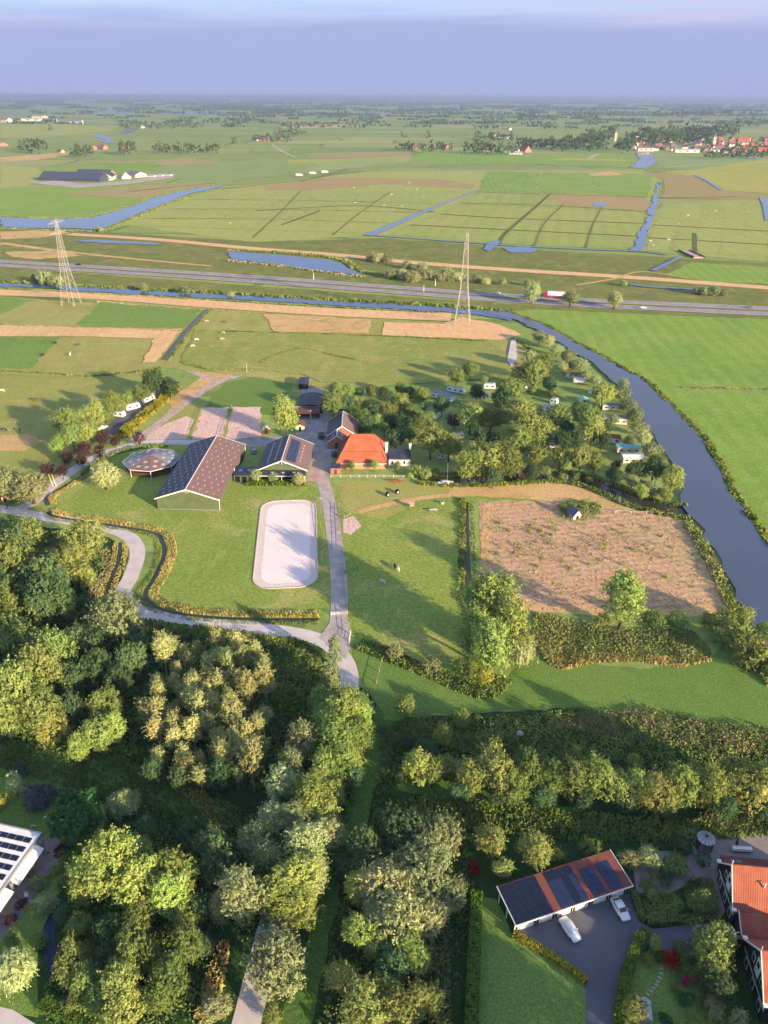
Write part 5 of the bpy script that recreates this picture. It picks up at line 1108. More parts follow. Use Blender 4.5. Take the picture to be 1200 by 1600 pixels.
shed('garden_hut', 'tiny open hut with white hipped roof beside the sandy paddock', (416, 676), 2.6, 2.6, 1.9, M_BROWN, M_CREAM, .1, .9, 'hut')
shed('timber_hut', 'small brown timber hut among the trees behind the farmhouse', (615, 668), 2.4, 2.4, 2.0, M_BROWN, M_TILED, .2, .7, 'hut')
shed('plot_hut', 'grey-blue hut with steep roof among bushes on the dry plot', (897, 808), 3.0, 3.6, 1.6, M_WHITEB, plain('blue_grey_roof', C('#5c6678'), .5), .35, 1.8, 'hut')
shed('farm_hut', 'small pink hut under the pale willows at the lane junction', (9, 781), 2.0, 2.4, 1.7, plain('pink_boards', C('#c79c88'), .7), M_TILED, .3, .5, 'hut')
for q, l in (((236, 617), 'cream cabin under the dark trees at the car park end'), ): shed('cabin', l, q, 4.2, 3.2, 2.2, M_CREAM, M_ROOFBR, .2, .5, 'cabin')

# garage row with solar panels
gx, gy = P(805, 1457), P(978, 1398)
ga = math.atan2(84.7 - 77.8, 41.6 - 21.7)
gr = thing('garage_row', 'long white garage row with red roof covered by blue-black solar panels', 'garage', (21.7, 77.8, 0), ga)
GL, GD = 21.2, 6.0
MB().box(.5, .25, 0, GL, GD-.2, 2.75).build('wall', M_WHITEB, gr)
sl = math.atan2(.55, GD + .9)
MB().slab([(-.4, -.5, 2.8), (GL+.5, -.5, 2.8), (GL+.5, GD+.4, 3.4), (-.4, GD+.4, 3.4)], .12).build('roof', M_TILED, gr)
MB().box(-.45, -.62, 2.58, GL+.55, -.5, 2.86).build('fascia', M_WHITE, gr)
for x in (-.48, GL+.42): MB().slab([(x, -.6, 2.87), (x+.1, -.6, 2.87), (x+.1, GD+.45, 3.47), (x, GD+.45, 3.47)], .3).build('verge_board', M_WHITE, gr)
for y in (0, 2.8, 5.6): MB().box(-.3, y-.08, 0, -.14, y+.08, 2.8 + y*.08).build('post', M_WHITE, gr)
MB().box(-.02, .3, 0, .46, GD-.25, 2.7).build('end_wall', M_DKGREEN, gr)
def rz_(y): return 2.8 + .6 * (y + .5) / (GD + .9)
def gpan(x, y, w, d, mat, key): put('solar_panel', unit_box(key, mat), gr, (x, y, rz_(y) + .06), (math.atan2(.6, GD + .9), 0, 0), (w, d, .05))
for i in range(4):
    for j in range(4): gpan(.55 + i * 1.72, .35 + j * 1.66, 1.66, 1.58, M_SOLAR, 'garage_panel')
for i in range(4):
    for j in range(4):
        gpan(8.75 + i * 1.3, .45 + j * 1.62, 1.24, 1.56, M_SOLARB if (i != 2 and j < 3) else M_SOLAR, 'garage_panel_b' if (i != 2 and j < 3) else 'garage_panel')
for x0 in (14.9, 18.2):
    for i in range(2):
        for j in range(3): gpan(x0 + i * 1.25, .75 + j * 1.62, 1.2, 1.56, M_SOLARB, 'garage_panel_b')
for k in range(6):
    x = 1.0 + k * 3.45; d = MB(); d.box(x, .16, .05, x + 2.35, .24, 2.35); d.build('garage_door', M_WHITE, gr)
    for q in (2.5, 2.98): MB().box(x+q, .18, .15, x+q+.3, .248, 2.3).build('window', M_DARK, gr)

# Zaan-style houses with orange roofs at the right edge
def zaan(name, label, loc, rz, w, ln, eave, ridge):
    t = thing(name, label, 'house', loc, rz)     # gable faces local -x, ridge along +x
    MB().profx([(-w/2, 0), (w/2, 0), (w/2, eave), (0, ridge-.1), (-w/2, eave)], 0, ln).build('wall', M_DKGREEN, t)
    k = (ridge - eave) / (w/2); o = .55
    for sg in (-1, 1): corrug(-.5, ln, (sg*(w/2+o), eave-k*o), (0, ridge+.05), .27).build('roof_slope', M_TILE2, t)
    MB().bar((-.5, 0, ridge+.06), (ln, 0, ridge+.06), .16, n=6).build('ridge_tiles', M_TILE2, t)
    for sg in (-1, 1):
        e = w/2 + o; z = eave - k*o
        MB().add([(x, y, zz) for x in (-.62, -.5) for y, zz in ((0, ridge+.22), (sg*e, z+.15), (sg*e, z-.2), (0, ridge-.15))], [(0,1,2,3),(7,6,5,4),(0,4,5,1),(1,5,6,2),(2,6,7,3),(3,7,4,0)]).build('bargeboard', M_WHITE, t)
    MB().bar((-.56, 0, ridge-.2), (-.56, 0, ridge+1.1), .09).build('finial', M_WHITE, t)
    MB().box(-.75, -.15, eave+2.0, -.55, 1.6, eave+2.25).build('hoist_beam', M_WHITE, t) if False else None
    MB().box(-.7, -w/2-.6, eave-.15, .0, -w/2-.05, eave+.05).build('eave_return', M_WHITE, t); MB().box(-.7, w/2+.05, eave-.15, .0, w/2+.6, eave+.05).build('eave_return', M_WHITE, t)
    for y in (-w*.33, 0, w*.33): win(t, 0, y, 1.5, 1.2, 1.7, 'x-')
    for y in (-w*.2, w*.2): win(t, 0, y, eave+.2, 1.1, 1.5, 'x-')
    MB().box(-.09, -.8, eave-1.0, -.03, .8, eave+2.2).build('hatch', M_WHITEB, t); win(t, -.09, 0, eave+1.2, 1.1, 1.3, 'x-')
    MB().box(-.08, -w/2, 2.75, -.02, w/2, 2.9).build('string_board', M_WHITE, t)
    return t
hA = zaan('house', 'dark green gabled house with bright orange tile roof and white window frames, nearer the arbour', (57.7, 83.3, 0), math.radians(-6.5), 8.4, 16, 4.7, 9.5)
corrug(.35, 16, (-7.7, 2.7), (-4.7, 4.5), .27).build('porch_roof', M_TILE2, hA)
for x in (.4,): MB().add([(.25, -7.8, 2.9), (.25, -4.6, 4.75), (.25, -4.6, 4.45), (.25, -7.8, 2.55), (.36, -7.8, 2.9), (.36, -4.6, 4.75), (.36, -4.6, 4.45), (.36, -7.8, 2.55)], [(0,1,2,3),(7,6,5,4),(0,4,5,1),(1,5,6,2),(2,6,7,3),(3,7,4,0)]).build('porch_board', M_WHITE, hA)
MB().box(.25, -7.9, 2.5, 16, -7.72, 2.75).build('gutter', M_WHITE, hA); MB().box(.6, -7.2, 0, 16, -4.2, 2.6).build('porch_wall', M_DKGREEN, hA)
MB().slab([(.6, 4.3, 4.3), (16, 4.3, 4.3), (16, 7.0, 3.2), (.6, 7.0, 3.2)], .12).build('rear_roof', M_TILED, hA)
for x in (2.2, 3.2): put('roof_window', unit_box('roof_window', M_BLUE), hA, (x, 5.3, 3.98), (math.atan2(-1.1, 2.7), 0, 0), (.8, 1.0, .08))
MB().box(.7, 4.2, 0, 16, 6.7, 3.2).build('rear_wall', M_DKGREEN, hA)
MB().bar((4.4, -2.0, 7.4), (4.4, -2.0, 8.4), .12, n=6).build('flue', M_WHITE, hA); MB().bar((3.9, -2.1, 8.2), (4.9, -1.9, 8.35), .06).build('flue_cowl', M_MAT, hA)
hB = zaan('house', 'dark green gabled house with orange tile roof cut by the bottom right picture corner', (56.3, 68.9, 0), math.radians(-7), 9.6, 16, 4.9, 9.5)
MB().slab([(-1.6, 5.0, 4.6), (14, 5.0, 4.6), (14, 6.4, 3.4), (-1.6, 6.4, 3.4)], .12).build('rear_roof', M_TILED, hB); MB().box(-1.5, 4.85, 0, 14, 6.2, 3.3).build('rear_wall', M_DKGREEN, hB); MB().box(-1.72, 4.9, 3.3, -1.6, 6.5, 4.75).build('rear_board', M_WHITE, hB)
win(hB, -1.5, 5.5, 1.5, .8, 1.6, 'x-')
# white-roofed house at the left edge
wh = thing('house', 'white flat-roofed house with rows of dark roof panels at the left edge', 'house', (-60.9, 93.0, 0), math.radians(-11.5))
MB().box(-20, -22, 0, -1.6, -.5, 4.2).build('wall', M_WHITEB, wh)
MB().slab([(-20, -22, 5.3), (0, -22, 4.45), (0, 0, 4.45), (-20, 0, 5.3)], .25).build('roof', M_WHITE, wh)
MB().box(.0, -22, 3.9, .22, .15, 4.5).build('fascia', M_ALU, wh); MB().slab([(-20, .02, 5.38), (.2, .02, 4.52), (.2, .25, 4.52), (-20, .25, 5.38)], .5).build('fascia', M_ALU, wh)
for j in range(11):
    for i in range(10): put('roof_panel', unit_box('white_house_panel', M_SOLAR), wh, (-1.35 - i * 1.52, -1.75 - j * 1.85, 4.45 + (1.35 + i * 1.52) * .0425 + .04), (0, math.atan(.0425), 0), (1.38, 1.0, .06))
for y in (-1.0, -9.5, -18): MB().box(.4, y-.2, 0, .8, y+.2, 4.0).build('buttress', M_GREY, wh)
for y0, y1 in ((-9.0, -1.6), (-17.5, -10.2)): MB().slab([(-.4, y0, 3.7), (1.5, y0, 2.9), (1.5, y1, 2.9), (-.4, y1, 3.7)], .06).build('awning', M_WHITE, wh)
for y in (-3, -6, -12, -15): win(wh, -1.6, y, 1.3, 2.0, 2.0, 'x+', M_ALU)
# round arbour
ab = thing('arbour', 'round garden arbour with pale fluted glass roof on dark posts', 'arbour', (58.4, 94.2, 0))
for k in range(12):
    a0, a1 = math.pi/6*k, math.pi/6*(k+1); r = 1.65
    MB().add([(r*math.cos(a0), r*math.sin(a0), 2.5), (r*math.cos(a1), r*math.sin(a1), 2.5), (0, 0, 3.15), (r*math.cos(a0), r*math.sin(a0), 2.44), (r*math.cos(a1), r*math.sin(a1), 2.44), (0, 0, 3.09)], [(0,1,2),(5,4,3),(0,3,4,1),(1,4,5,2),(2,5,3,0)]).build('roof_pane', M_LIGHT, ab)
    MB().bar((r*math.cos(a0), r*math.sin(a0), 2.53), (0, 0, 3.19), .035).build('rib', M_DARK, ab)
    if k % 2 == 0: MB().bar((1.5*math.cos(a0), 1.5*math.sin(a0), 0), (1.5*math.cos(a0), 1.5*math.sin(a0), 2.48), .06).build('post', M_BLACKB, ab)
    if k not in (7, 8, 9): MB().add([(1.5*math.cos(a), 1.5*math.sin(a), z) for a in (a0, a1) for z in (0, 1.5)] + [(1.44*math.cos(a), 1.44*math.sin(a), z) for a in (a0, a1) for z in (0, 1.5)], [(0,2,3,1),(4,5,7,6),(1,3,7,5),(0,4,6,2),(0,1,5,4),(2,6,7,3)]).build('screen', M_BROWN, ab)
# small greenhouse
gh = thing('greenhouse', 'small pale-glass greenhouse beside the bronze maple', 'greenhouse', (*P(1005, 1587), 0), math.radians(-12))
MB().profile([(-1, 0), (1, 0), (1, 1.5), (0, 2.3), (-1, 1.5)], -1.5, 1.5).build('frame', M_ALU, gh)
for sg in (-1, 1):
    for k in range(4): put('pane', unit_box('gh_pane', plain('greenhouse_glass', C('#aebccb'), .1, .05) if not k and sg < 0 else bpy.data.materials['greenhouse_glass']), gh, (sg*.5, -1.12 + k*.75, 1.94), (0, sg*math.atan2(.8, 1), 0), (1.15, .66, .04))

# ------------------------------------------------------------------ vehicles, caravans, animals, people
M_CARW = plain('white_car_paint', (.78, .79, .80), .25, .03, spec=.5); M_CARD = plain('dark_car_paint', C('#23272c'), .25, .05, spec=.5); M_RED = plain('red_truck_paint', C('#b01f26'), .35, .06); M_TYRE = plain('tyre_rubber', C('#17181a'), .8); M_RIM = plain('rim_metal', C('#9aa0a6'), .3, .05, metal=.8); M_LAMP = plain('lamp_glass', C('#e2e2da'), .15, .02); M_TAIL = plain('tail_lamp', C('#8e1414'), .2); M_CANV = plain('pale_canvas', C('#d8d2c6'), .9, .08); M_CANVB = plain('blue_canvas', C('#4a5a72'), .9, .08); M_CANVT = plain('turquoise_canvas', C('#8fc0bf'), .8, .08)
def heading(a, b): p, q = P(*a), P(*b); return math.atan2(q[1]-p[1], q[0]-p[0]), ((p[0]+q[0])/2, (p[1]+q[1])/2)
def wheel(t, x, y, r=.32, w=.2):
    def tyre():
        m = MB(); n = 14; m.add([(q*math.cos(6.2832*i/n), s*.5, q*math.sin(6.2832*i/n)) for s, q in ((-1, .88), (-1, 1), (1, 1), (1, .88)) for i in range(n)], [tuple((k*n+i, k*n+(i+1) % n, (k+1)*n+(i+1) % n, (k+1)*n+i)) for k in range(3) for i in range(n)] + [tuple(range(n-1, -1, -1)), tuple(range(3*n, 4*n))]); me = m.mesh('tyre'); me.materials.append(M_TYRE); return me
    def rim():
        m = MB(); n = 10; m.add([(.62*math.cos(6.2832*i/n), s*.53, .62*math.sin(6.2832*i/n)) for s in (-1, 1) for i in range(n)], [tuple(range(n-1, -1, -1)), tuple(range(n, 2*n))] + [(i, (i+1) % n, n+(i+1) % n, n+i) for i in range(n)]); me = m.mesh('rim'); me.materials.append(M_RIM); return me
    o = put('wheel', shared('tyre', tyre), t, (x, y, r), (0, 0, 0), (r, w, r)); put('rim', shared('rim', rim), o, (0, 0, 0)); return o
def rounded(x, w, z0, z1, b=.18):
    """car section at x: width w, from z0 to z1, rounded shoulders"""
    h = w / 2; return [(x, -h, z0), (x, h, z0), (x, h, z1 - b), (x, h - b*.9, z1), (x, -h + b*.9, z1), (x, -h, z1 - b)]
def car(name, label, loc, rz, paint, top, group=None, L=4.5):
    t = thing(name, label, 'car', (loc[0], loc[1], .09), rz, group); s = L / 4.5
    MB().loft([rounded(x*s, w, z0, z1) for x, w, z0, z1 in ((-2.25, 1.3, .35, .68), (-2.15, 1.6, .25, .82), (-1.4, 1.78, .2, .92), (0, 1.8, .18, .90), (1.0, 1.78, .18, .88), (1.9, 1.65, .22, .76), (2.2, 1.4, .3, .62), (2.25, 1.2, .36, .52))]).build('body', paint, t, True)
    MB().loft([rounded(x*s, w, .8, z, .12) for x, w, z in ((-1.75, 1.3, .86), (-1.1, 1.42, 1.32), (-.3, 1.44, 1.42), (.35, 1.4, 1.36), (1.05, 1.3, .88))]).build('cabin', top, t, True)
    gl = M_GLASS
    MB().slab([(.43*s, -.6, 1.35), (.43*s, .6, 1.35), (1.0*s, .6, .95), (1.0*s, -.6, .95)], .02).build('windscreen', gl, t) if top is not M_CARWC else None
    if top is not M_CARWC:
        MB().slab([(-1.15*s, -.58, 1.32), (-1.15*s, .58, 1.32), (-1.68*s, .58, .97), (-1.68*s, -.58, .97)], .02).build('rear_window', gl, t)
        for sg in (-1, 1): MB().add([(x*s, sg*(.735), z) for x, z in ((-1.15, 1.0), (.7, 1.0), (.3, 1.26), (-1.0, 1.26))] + [(x*s, sg*(.70), z) for x, z in ((-1.15, 1.0), (.7, 1.0), (.3, 1.26), (-1.0, 1.26))], [(0,1,2,3),(7,6,5,4),(0,4,5,1),(1,5,6,2),(2,6,7,3),(3,7,4,0)]).build('side_window', gl, t)
    for sg in (-1, 1):
        put('headlight', unit_box('headlight', M_LAMP), t, (2.16*s, sg*.55, .6), (0, 0, 0), (.12, .3, .14)); put('tail_light', unit_box('tail_light', M_TAIL), t, (-2.2*s, sg*.55, .66), (0, 0, 0), (.1, .3, .12))
        put('mirror', unit_box('mirror_'+paint.name, paint), t, (.65*s, sg*.92, .95), (0, 0, 0), (.16, .16, .12))
        for x in (-1.35, 1.4): wheel(t, x*s, sg*.8)
    return t
M_CARWC = plain('white_car_cover', C('#c9ccd4'), .6, .06)
rz, c = heading((878, 1438), (902, 1473)); car('parked_car', 'white covered car parked slantwise before the middle of the garage row', c, rz, M_CARW, M_CARWC, L=4.4)
rz, c = heading((978, 1440), (959, 1407)); car('parked_car', 'white car with dark windows parked before the right end of the garage row', c, rz + math.pi, M_CARW, M_CARW, L=4.3)
# motorway traffic
hd = math.atan2(hwl[40].y - hwl[36].y, hwl[40].x - hwl[36].x)
def hwpos(px, off):
    x = P(px, 445 + (px-600)*.06)[0]; i = min(range(len(hwl)), key=lambda k: abs(hwl[k].x - x)); a, b = hwl[max(0, i-1)], hwl[min(len(hwl)-1, i+1)]; d = (b-a).normalized(); n = Vector((-d.y, d.x))
    t = (x - hwl[i].x) / d.x; p = hwl[i] + d*t + n*off; return (p.x, p.y), math.atan2(d.y, d.x)
for px, off, mt, l in ((768, 9.2, M_CARW, 'white car on the far carriageway just right of the nearer pylon'), (990, -9.2, M_CARW, 'white car on the near carriageway right of the last verge tree'), (1163, 5.4, M_GREY, 'grey car on the far carriageway near the right edge'), (117, 9.2, M_CARD, 'black car on the motorway beside the farther pylon')):
    p, a = hwpos(px, off); o = car('passing_car', l, p, a + (math.pi if off > 0 else 0), mt, mt, 'cars on the motorway'); o.location.z = .62
p, a = hwpos(858, 9.2)
tk = thing('articulated_lorry', 'red lorry with long white trailer on the motorway', 'lorry', (p[0], p[1], .62), a + math.pi)
MB().loft([rounded(x, 2.45, z0, z1, .2) for x, z0, z1 in ((5.6, .7, 3.5), (6.2, .6, 3.6), (7.6, .55, 3.5), (7.9, .6, 2.0))]).build('cab', M_RED, tk); MB().slab([(7.62, -1.1, 3.2), (7.62, 1.1, 3.2), (7.93, 1.1, 2.1), (7.93, -1.1, 2.1)], .03).build('windscreen', M_GLASS, tk)
MB().box(-7.8, -1.25, 1.5, 5.3, 1.25, 4.0).build('trailer', M_WHITE, tk); MB().box(-7.8, -1.2, .8, 5.3, 1.2, 1.48).build('chassis', M_RED, tk)
for x in (-6.5, -5.2, -3.9, 4.2, 6.9):
    for sg in (-1, 1): wheel(tk, x, sg*1.1, .5, .3)
for i, (px, py) in enumerate(((468, 276), (489, 273), (508, 271))):
    x, y = P(px, py); o = thing('dyke_lorry', ('white lorry on the far dyke road, leftmost of three', 'white lorry on the far dyke road, middle of three', 'white lorry on the far dyke road, rightmost of three')[i], 'lorry', (x, y, .62), -.15, 'lorries on the dyke road')
    MB().box(-6, -1.3, .9, 3.2, 1.3, 4.0).build('box_body', M_WHITE, o); MB().loft([rounded(x_, 2.4, .6, z) for x_, z in ((3.4, 3.2), (5.0, 3.1), (5.4, 1.9))]).build('cab', M_CARW, o)
    for x_ in (-4.5, 4.2):
        for sg in (-1, 1): wheel(o, x_, sg*1.1, .5, .3)
# caravans
def caravan(label, a, b, w=2.3, h=2.5, body=None, roof=None, group='caravans of the camp', awning=None, static=False, name='caravan'):
    rz, c = heading(a, b); p, q = P(*a), P(*b); L = math.dist(p, q); body = body or M_CARW
    t = thing(name, label, 'caravan', (c[0], c[1], 0), rz, group); z0 = .45
    if static:
        MB().profx([(-w/2, z0), (w/2, z0), (w/2, h), (-w/2, h)], -L/2, L/2).build('body', body, t)
        for sg in (-1, 1): MB().slab([(-L/2-.2, sg*(w/2+.15), h), (L/2+.2, sg*(w/2+.15), h), (L/2+.2, 0, h+.45), (-L/2-.2, 0, h+.45)], .08).build('roof_slope', roof or M_GREY, t)
    else:
        MB().profile([(-L/2+.05, z0), (L/2-.1, z0), (L/2+.05, z0+.7), (L/2-.35, h-.1), (L/2-.7, h), (-L/2+.5, h), (-L/2+.1, h-.25), (-L/2-.03, z0+.6)], -w/2, w/2).build('body', body, t)
        MB().box(-L/2+.6, -w/2+.15, h+.003, L/2-.9, w/2-.15, h+.05).build('roof', roof or M_LIGHT, t)
        put('roof_hatch', unit_box('roof_hatch', M_GREY), t, (0, 0, h+.09), (0, 0, 0), (.6, .6, .08)); MB().bar((L/2, 0, .5), (L/2+1.1, 0, .5), .06).build('drawbar', M_GREY, t)
    n = max(2, int(L / 2.2))
    for sg in (-1, 1):
        for k in range(n): put('window', unit_box('caravan_window', M_GLASS), t, (-L/2 + L*(k+.5)/n, sg*(w/2+.01), 1.6), (0, 0, 0), (min(1.2, L/n*.55), .04, .65))
        for x in ((-.5, .5) if L > 6.5 else (0,)): wheel(t, x, sg*(w/2-.2), .32, .2)
    put('door', unit_box('caravan_door', M_CREAM), t, (L*.28, -w/2-.012, 1.35), (0, 0, 0), (.65, .03, 1.7))
    if awning: MB().slab([(-L*.4, -w/2-.02, 2.3), (L*.4, -w/2-.02, 2.3), (L*.4, -w/2-2.4, 1.8), (-L*.4, -w/2-2.4, 1.8)], .04).build('awning', awning, t); [MB().bar((x, -w/2-2.35, 0), (x, -w/2-2.35, 1.8), .03).build('awning_pole', M_ALU, t) for x in (-L*.38, L*.38)]
    return t
caravan('long white static caravan with slate-blue roof in the upper left of the camp', (677, 620), (708, 628), 3.4, 2.9, None, M_BLUE, static=True)
caravan('white caravan with pink end standing behind the slate-blue static one', (700, 611), (726, 616), 2.4, 2.6)
caravan('white caravan beside the dark blue tent at the top of the camp', (756, 607), (774, 608), 2.4, 2.7)
caravan('white caravan under the large tree at the camp meadow edge', (814, 611), (828, 610), 2.3, 2.5)
caravan('pale blue caravan below the camp meadow', (848, 642), (864, 640), 2.3, 2.5, plain('pale_blue_panel', C('#b5d0d6'), .5, .04))
caravan('tall white caravan standing upright alone on the camp meadow', (861, 630), (871, 632), 2.4, 2.6)
caravan('white camper with awning at the top right of the meadow', (895, 598), (914, 600), 2.4, 2.8, awning=M_CANV)
caravan('long pale static caravan behind willows on the river side', (940, 640), (972, 641), 3.2, 2.7, M_CREAM, M_BLUE, static=True)
caravan('cream chalet with pink terrace on the river side', (938, 660), (978, 662), 4.5, 3.0, M_CREAM, M_GREY, static=True, name='chalet')
caravan('dark red-roofed chalet between willows on the river side', (947, 690), (968, 692), 4.2, 2.6, M_WHITE, M_TILED, static=True, name='chalet')
caravan('long turquoise-roofed chalet on the river side', (962, 706), (998, 707), 4.2, 2.7, M_CREAM, M_TURQ, static=True, name='chalet')
caravan('long white-roofed chalet below the turquoise one', (971, 722), (1003, 722), 4.0, 2.6, M_CREAM, M_WHITE, static=True, name='chalet')
caravan('white camper van with overcab beside the gravel path of the camp', (893, 684), (916, 688), 2.4, 2.9, awning=M_CANV)
caravan('pinkish-roofed caravan at the camp path, the upper of two', (855, 685), (870, 684), 2.3, 2.5, None, plain('pink_white_roof', C('#d3c3c0'), .5))
caravan('white caravan at the camp path, the lower of two', (856, 700), (871, 698), 2.3, 2.5)
caravan('white caravan half hidden under trees below the purple tree', (707, 686), (724, 685), 2.3, 2.4)
caravan('white caravan in deep shade near the camp middle', (740, 690), (757, 692), 2.3, 2.5, awning=M_CANVB)
caravan('small white caravan among trees beside the ditch corner', (684, 716), (694, 717), 2.1, 2.2)
caravan('shed-like pale caravan behind the camper with awning', (885, 591), (910, 590), 2.6, 2.3, M_CREAM, M_TILED, static=True)
caravan('white caravan nearest the car park entrance', (180, 650), (195, 652), 2.3, 2.5, group='caravans on the car park')
caravan('white camper with black roof hatch on the car park', (197, 642), (218, 637), 2.4, 2.8, group='caravans on the car park')
caravan('pale caravan farthest up the car park', (224, 630), (240, 624), 2.3, 2.3, group='caravans on the car park')
rz, c = heading((155, 672), (166, 668)); car('parked_car', 'white car at the lower end of the car park under trees', c, rz, M_CARW, M_CARW)
rz, c = heading((521, 717), (523, 706)); car('parked_car', 'dark blue car parked in the yard beside the farmhouse', c, rz, plain('blue_car_paint', C('#2e3b52'), .3), plain('blue_car_top', C('#37465e'), .3))
rz, c = heading((397, 712), (398, 702)); car('parked_van', 'grey vehicle parked on the lane between the two barns', c, rz, M_GREY, M_LIGHT)
# tents
def tent(label, px, w, d, h, mat, rz=0.0):
    p = P(*px); t = thing('tent', label, 'tent', (p[0], p[1], 0), rz)
    MB().profile([(-w/2, 0), (w/2, 0), (w/2*.9, h*.62), (0, h), (-w/2*.9, h*.62)], -d/2, d/2).build('canopy_shell', mat, t)
    MB().add([(-.5, -d/2-.03, .02), (.5, -d/2-.03, .02), (0, -d/2-.03, h*.75), (-.5, -d/2-.005, .02), (.5, -d/2-.005, .02), (0, -d/2-.005, h*.75)], [(0,1,2),(5,4,3),(0,3,4,1),(1,4,5,2),(2,5,3,0)]).build('entrance', M_DARK, t)
    for sx in (-1, 1): MB().bar((sx*w/2, -d/2, .5), (sx*(w/2+.9), -d/2-.6, 0), .02).build('guy_rope', M_CANV, t)
tent('dark blue flat tent beside the white caravan at the top of the camp', (756, 621), 4.5, 4, 2.0, M_CANVB); tent('turquoise awning tent on the lower edge of the meadow', (911, 627), 5, 3.4, 2.1, M_CANVT, .15); tent('small pale tent on the river side below the yellow-green tree', (925, 614), 3, 3, 2.0, M_CANV)
# boats
def boat(label, a, b, w, mast=0, name='boat'):
    rz, c = heading(a, b); L = math.dist(P(*a), P(*b)); t = thing(name, label, 'boat', (c[0], c[1], .03), rz)
    MB().loft([[(x*L, -w*k/2, .75+e), (x*L, w*k/2, .75+e), (x*L, w*k*.36, .15), (x*L, -w*k*.36, .15)] for x, k, e in ((-.5, .7, 0), (-.2, 1, 0), (.15, .95, .05), (.38, .5, .15), (.5, .06, .25))]).build('hull', M_CARW, t)
    MB().loft([[(x*L, -w*.3, .74), (x*L, w*.3, .74), (x*L, w*.26, z), (x*L, -w*.26, z)] for x, z in ((-.2, 1.15), (.1, 1.25), (.28, .9))]).build('cabin', M_CANV, t)
    for sg in (-1, 1): put('window', unit_box('boat_window', M_GLASS), t, (0, sg*w*.285, 1.0), (0, 0, 0), (L*.2, .04, .18))
    if mast: MB().bar((L*.1, 0, .8), (L*.1, 0, mast), .07, n=6).build('mast', M_ALU, t); MB().bar((L*.1, 0, 1.6), (-L*.35, 0, 1.6), .05, n=6).build('boom', M_ALU, t)
boat('white sailing boat with bare mast moored in the campsite ditch', (684, 757), (708, 756), 2.1, 8.5, 'sailing_boat'); boat('white boat standing on the camp lawn beside the purple tree', (678, 656), (689, 647), 2.4)
boat('white cabin boat moored under the riverside willows', (1003, 664), (1010, 674), 2.2)

# ---- figures grown on a skeleton
def skin(name, verts, edges, rad, root, sub=1):
    me = bpy.data.meshes.new(name); me.from_pydata(verts, edges, []); o = bpy.data.objects.new(name, me); COL.objects.link(o)
    m = o.modifiers.new('s', 'SKIN'); m.use_smooth_shade = True
    for i, v in enumerate(me.skin_vertices[0].data): v.radius = (rad[i], rad[i]) if not isinstance(rad[i], tuple) else rad[i]; v.use_root = (i == root)
    s = o.modifiers.new('u', 'SUBSURF'); s.levels = s.render_levels = sub
    ev = o.evaluated_get(bpy.context.evaluated_depsgraph_get()); r = bpy.data.meshes.new_from_object(ev); bpy.data.objects.remove(o); bpy.data.meshes.remove(me); r.name = name; return r
def horse_mesh(graze):
    # x forward; withers 1.5 m
    V = [(-.75,0,1.25),(-.35,0,1.28),(.1,0,1.22),(.55,0,1.28)]; R = [(.26,.27),(.27,.30),(.27,.31),(.25,.30)]; E = [(0,1),(1,2),(2,3)]
    def add(v, r, to): V.append(v); R.append(r if isinstance(r, tuple) else (r, r)); E.append((to, len(V)-1)); return len(V)-1
    if graze: n = add((.95,0,1.15), .16, 3); n = add((1.25,0,.75), .12, n); h = add((1.35,0,.42), .12, n); add((1.5,0,.12), .075, h)
    else: n = add((.92,0,1.55), .17, 3); n = add((1.12,0,1.85), .13, n); h = add((1.3,0,1.92), .12, n); add((1.62,0,1.68), .075, h)
    for sy in (-.17, .17):
        k = add((-.72,sy,.95), (.15,.13), 0); k = add((-.62,sy*1.05,.72), .10, k); k = add((-.82,sy*1.05,.45), .065, k); k = add((-.76,sy*1.05,.15), .05, k); add((-.70,sy*1.05,.03), .06, k)
        k = add((.52,sy,.92), .12, 3); k = add((.54,sy,.6), .08, k); k = add((.55,sy,.45), .062, k); k = add((.54,sy,.15), .048, k); add((.60,sy,.03), .06, k)
    k = add((-1.0,0,1.2), .06, 0); k = add((-1.12,0,.8), .08, k); add((-1.1,0,.45), .05, k)
    return skin('horse_body', V, E, R, 1)
HM = {g: horse_mesh(g) for g in (0, 1)}
COAT = {k: plain(k + '_coat', v, .8, .2, 2) for k, v in dict(white=C('#d3d0c8'), black=C('#24211f'), brown=C('#5a3826'), cream=C('#cbb894')).items()}
_hm = {}
def horse(label, px, rz, coat, graze=1, s=1.0, cat='horse', group=None, name='horse'):
    key = (graze, coat)
    if key not in _hm: m = HM[graze].copy(); m.materials.clear(); m.materials.append(COAT[coat]); _hm[key] = m
    p = P(*px); t = thing(name, label, cat, (p[0], p[1], 0), rz, group, s); put('body', _hm[key], t, (0, 0, 0))
    mn = MB(); pts = [(.5, 0, 1.6), (.95, 0, 1.36), (1.22, 0, .95)] if graze else [(.5, 0, 1.58), (.85, 0, 1.78), (1.05, 0, 2.02)]
    for a, b in zip(pts, pts[1:]): mn.bar(a, b, .06, .05, 5)
    def mk(): m = mn.mesh('mane'); m.materials.append(COAT['black' if coat != 'white' else 'cream']); return m
    put('mane', shared('mane%d%s' % key, mk), t, (0, 0, 0)); return t
horse('white horse grazing alone in the paddock, nearer the lane', (598, 913), 2.5, 'white'); horse('black horse standing close beside a white one in the paddock', (617, 888), 1.7, 'black'); horse('white horse standing close beside a black one in the paddock', (622, 892), 1.75, 'white')
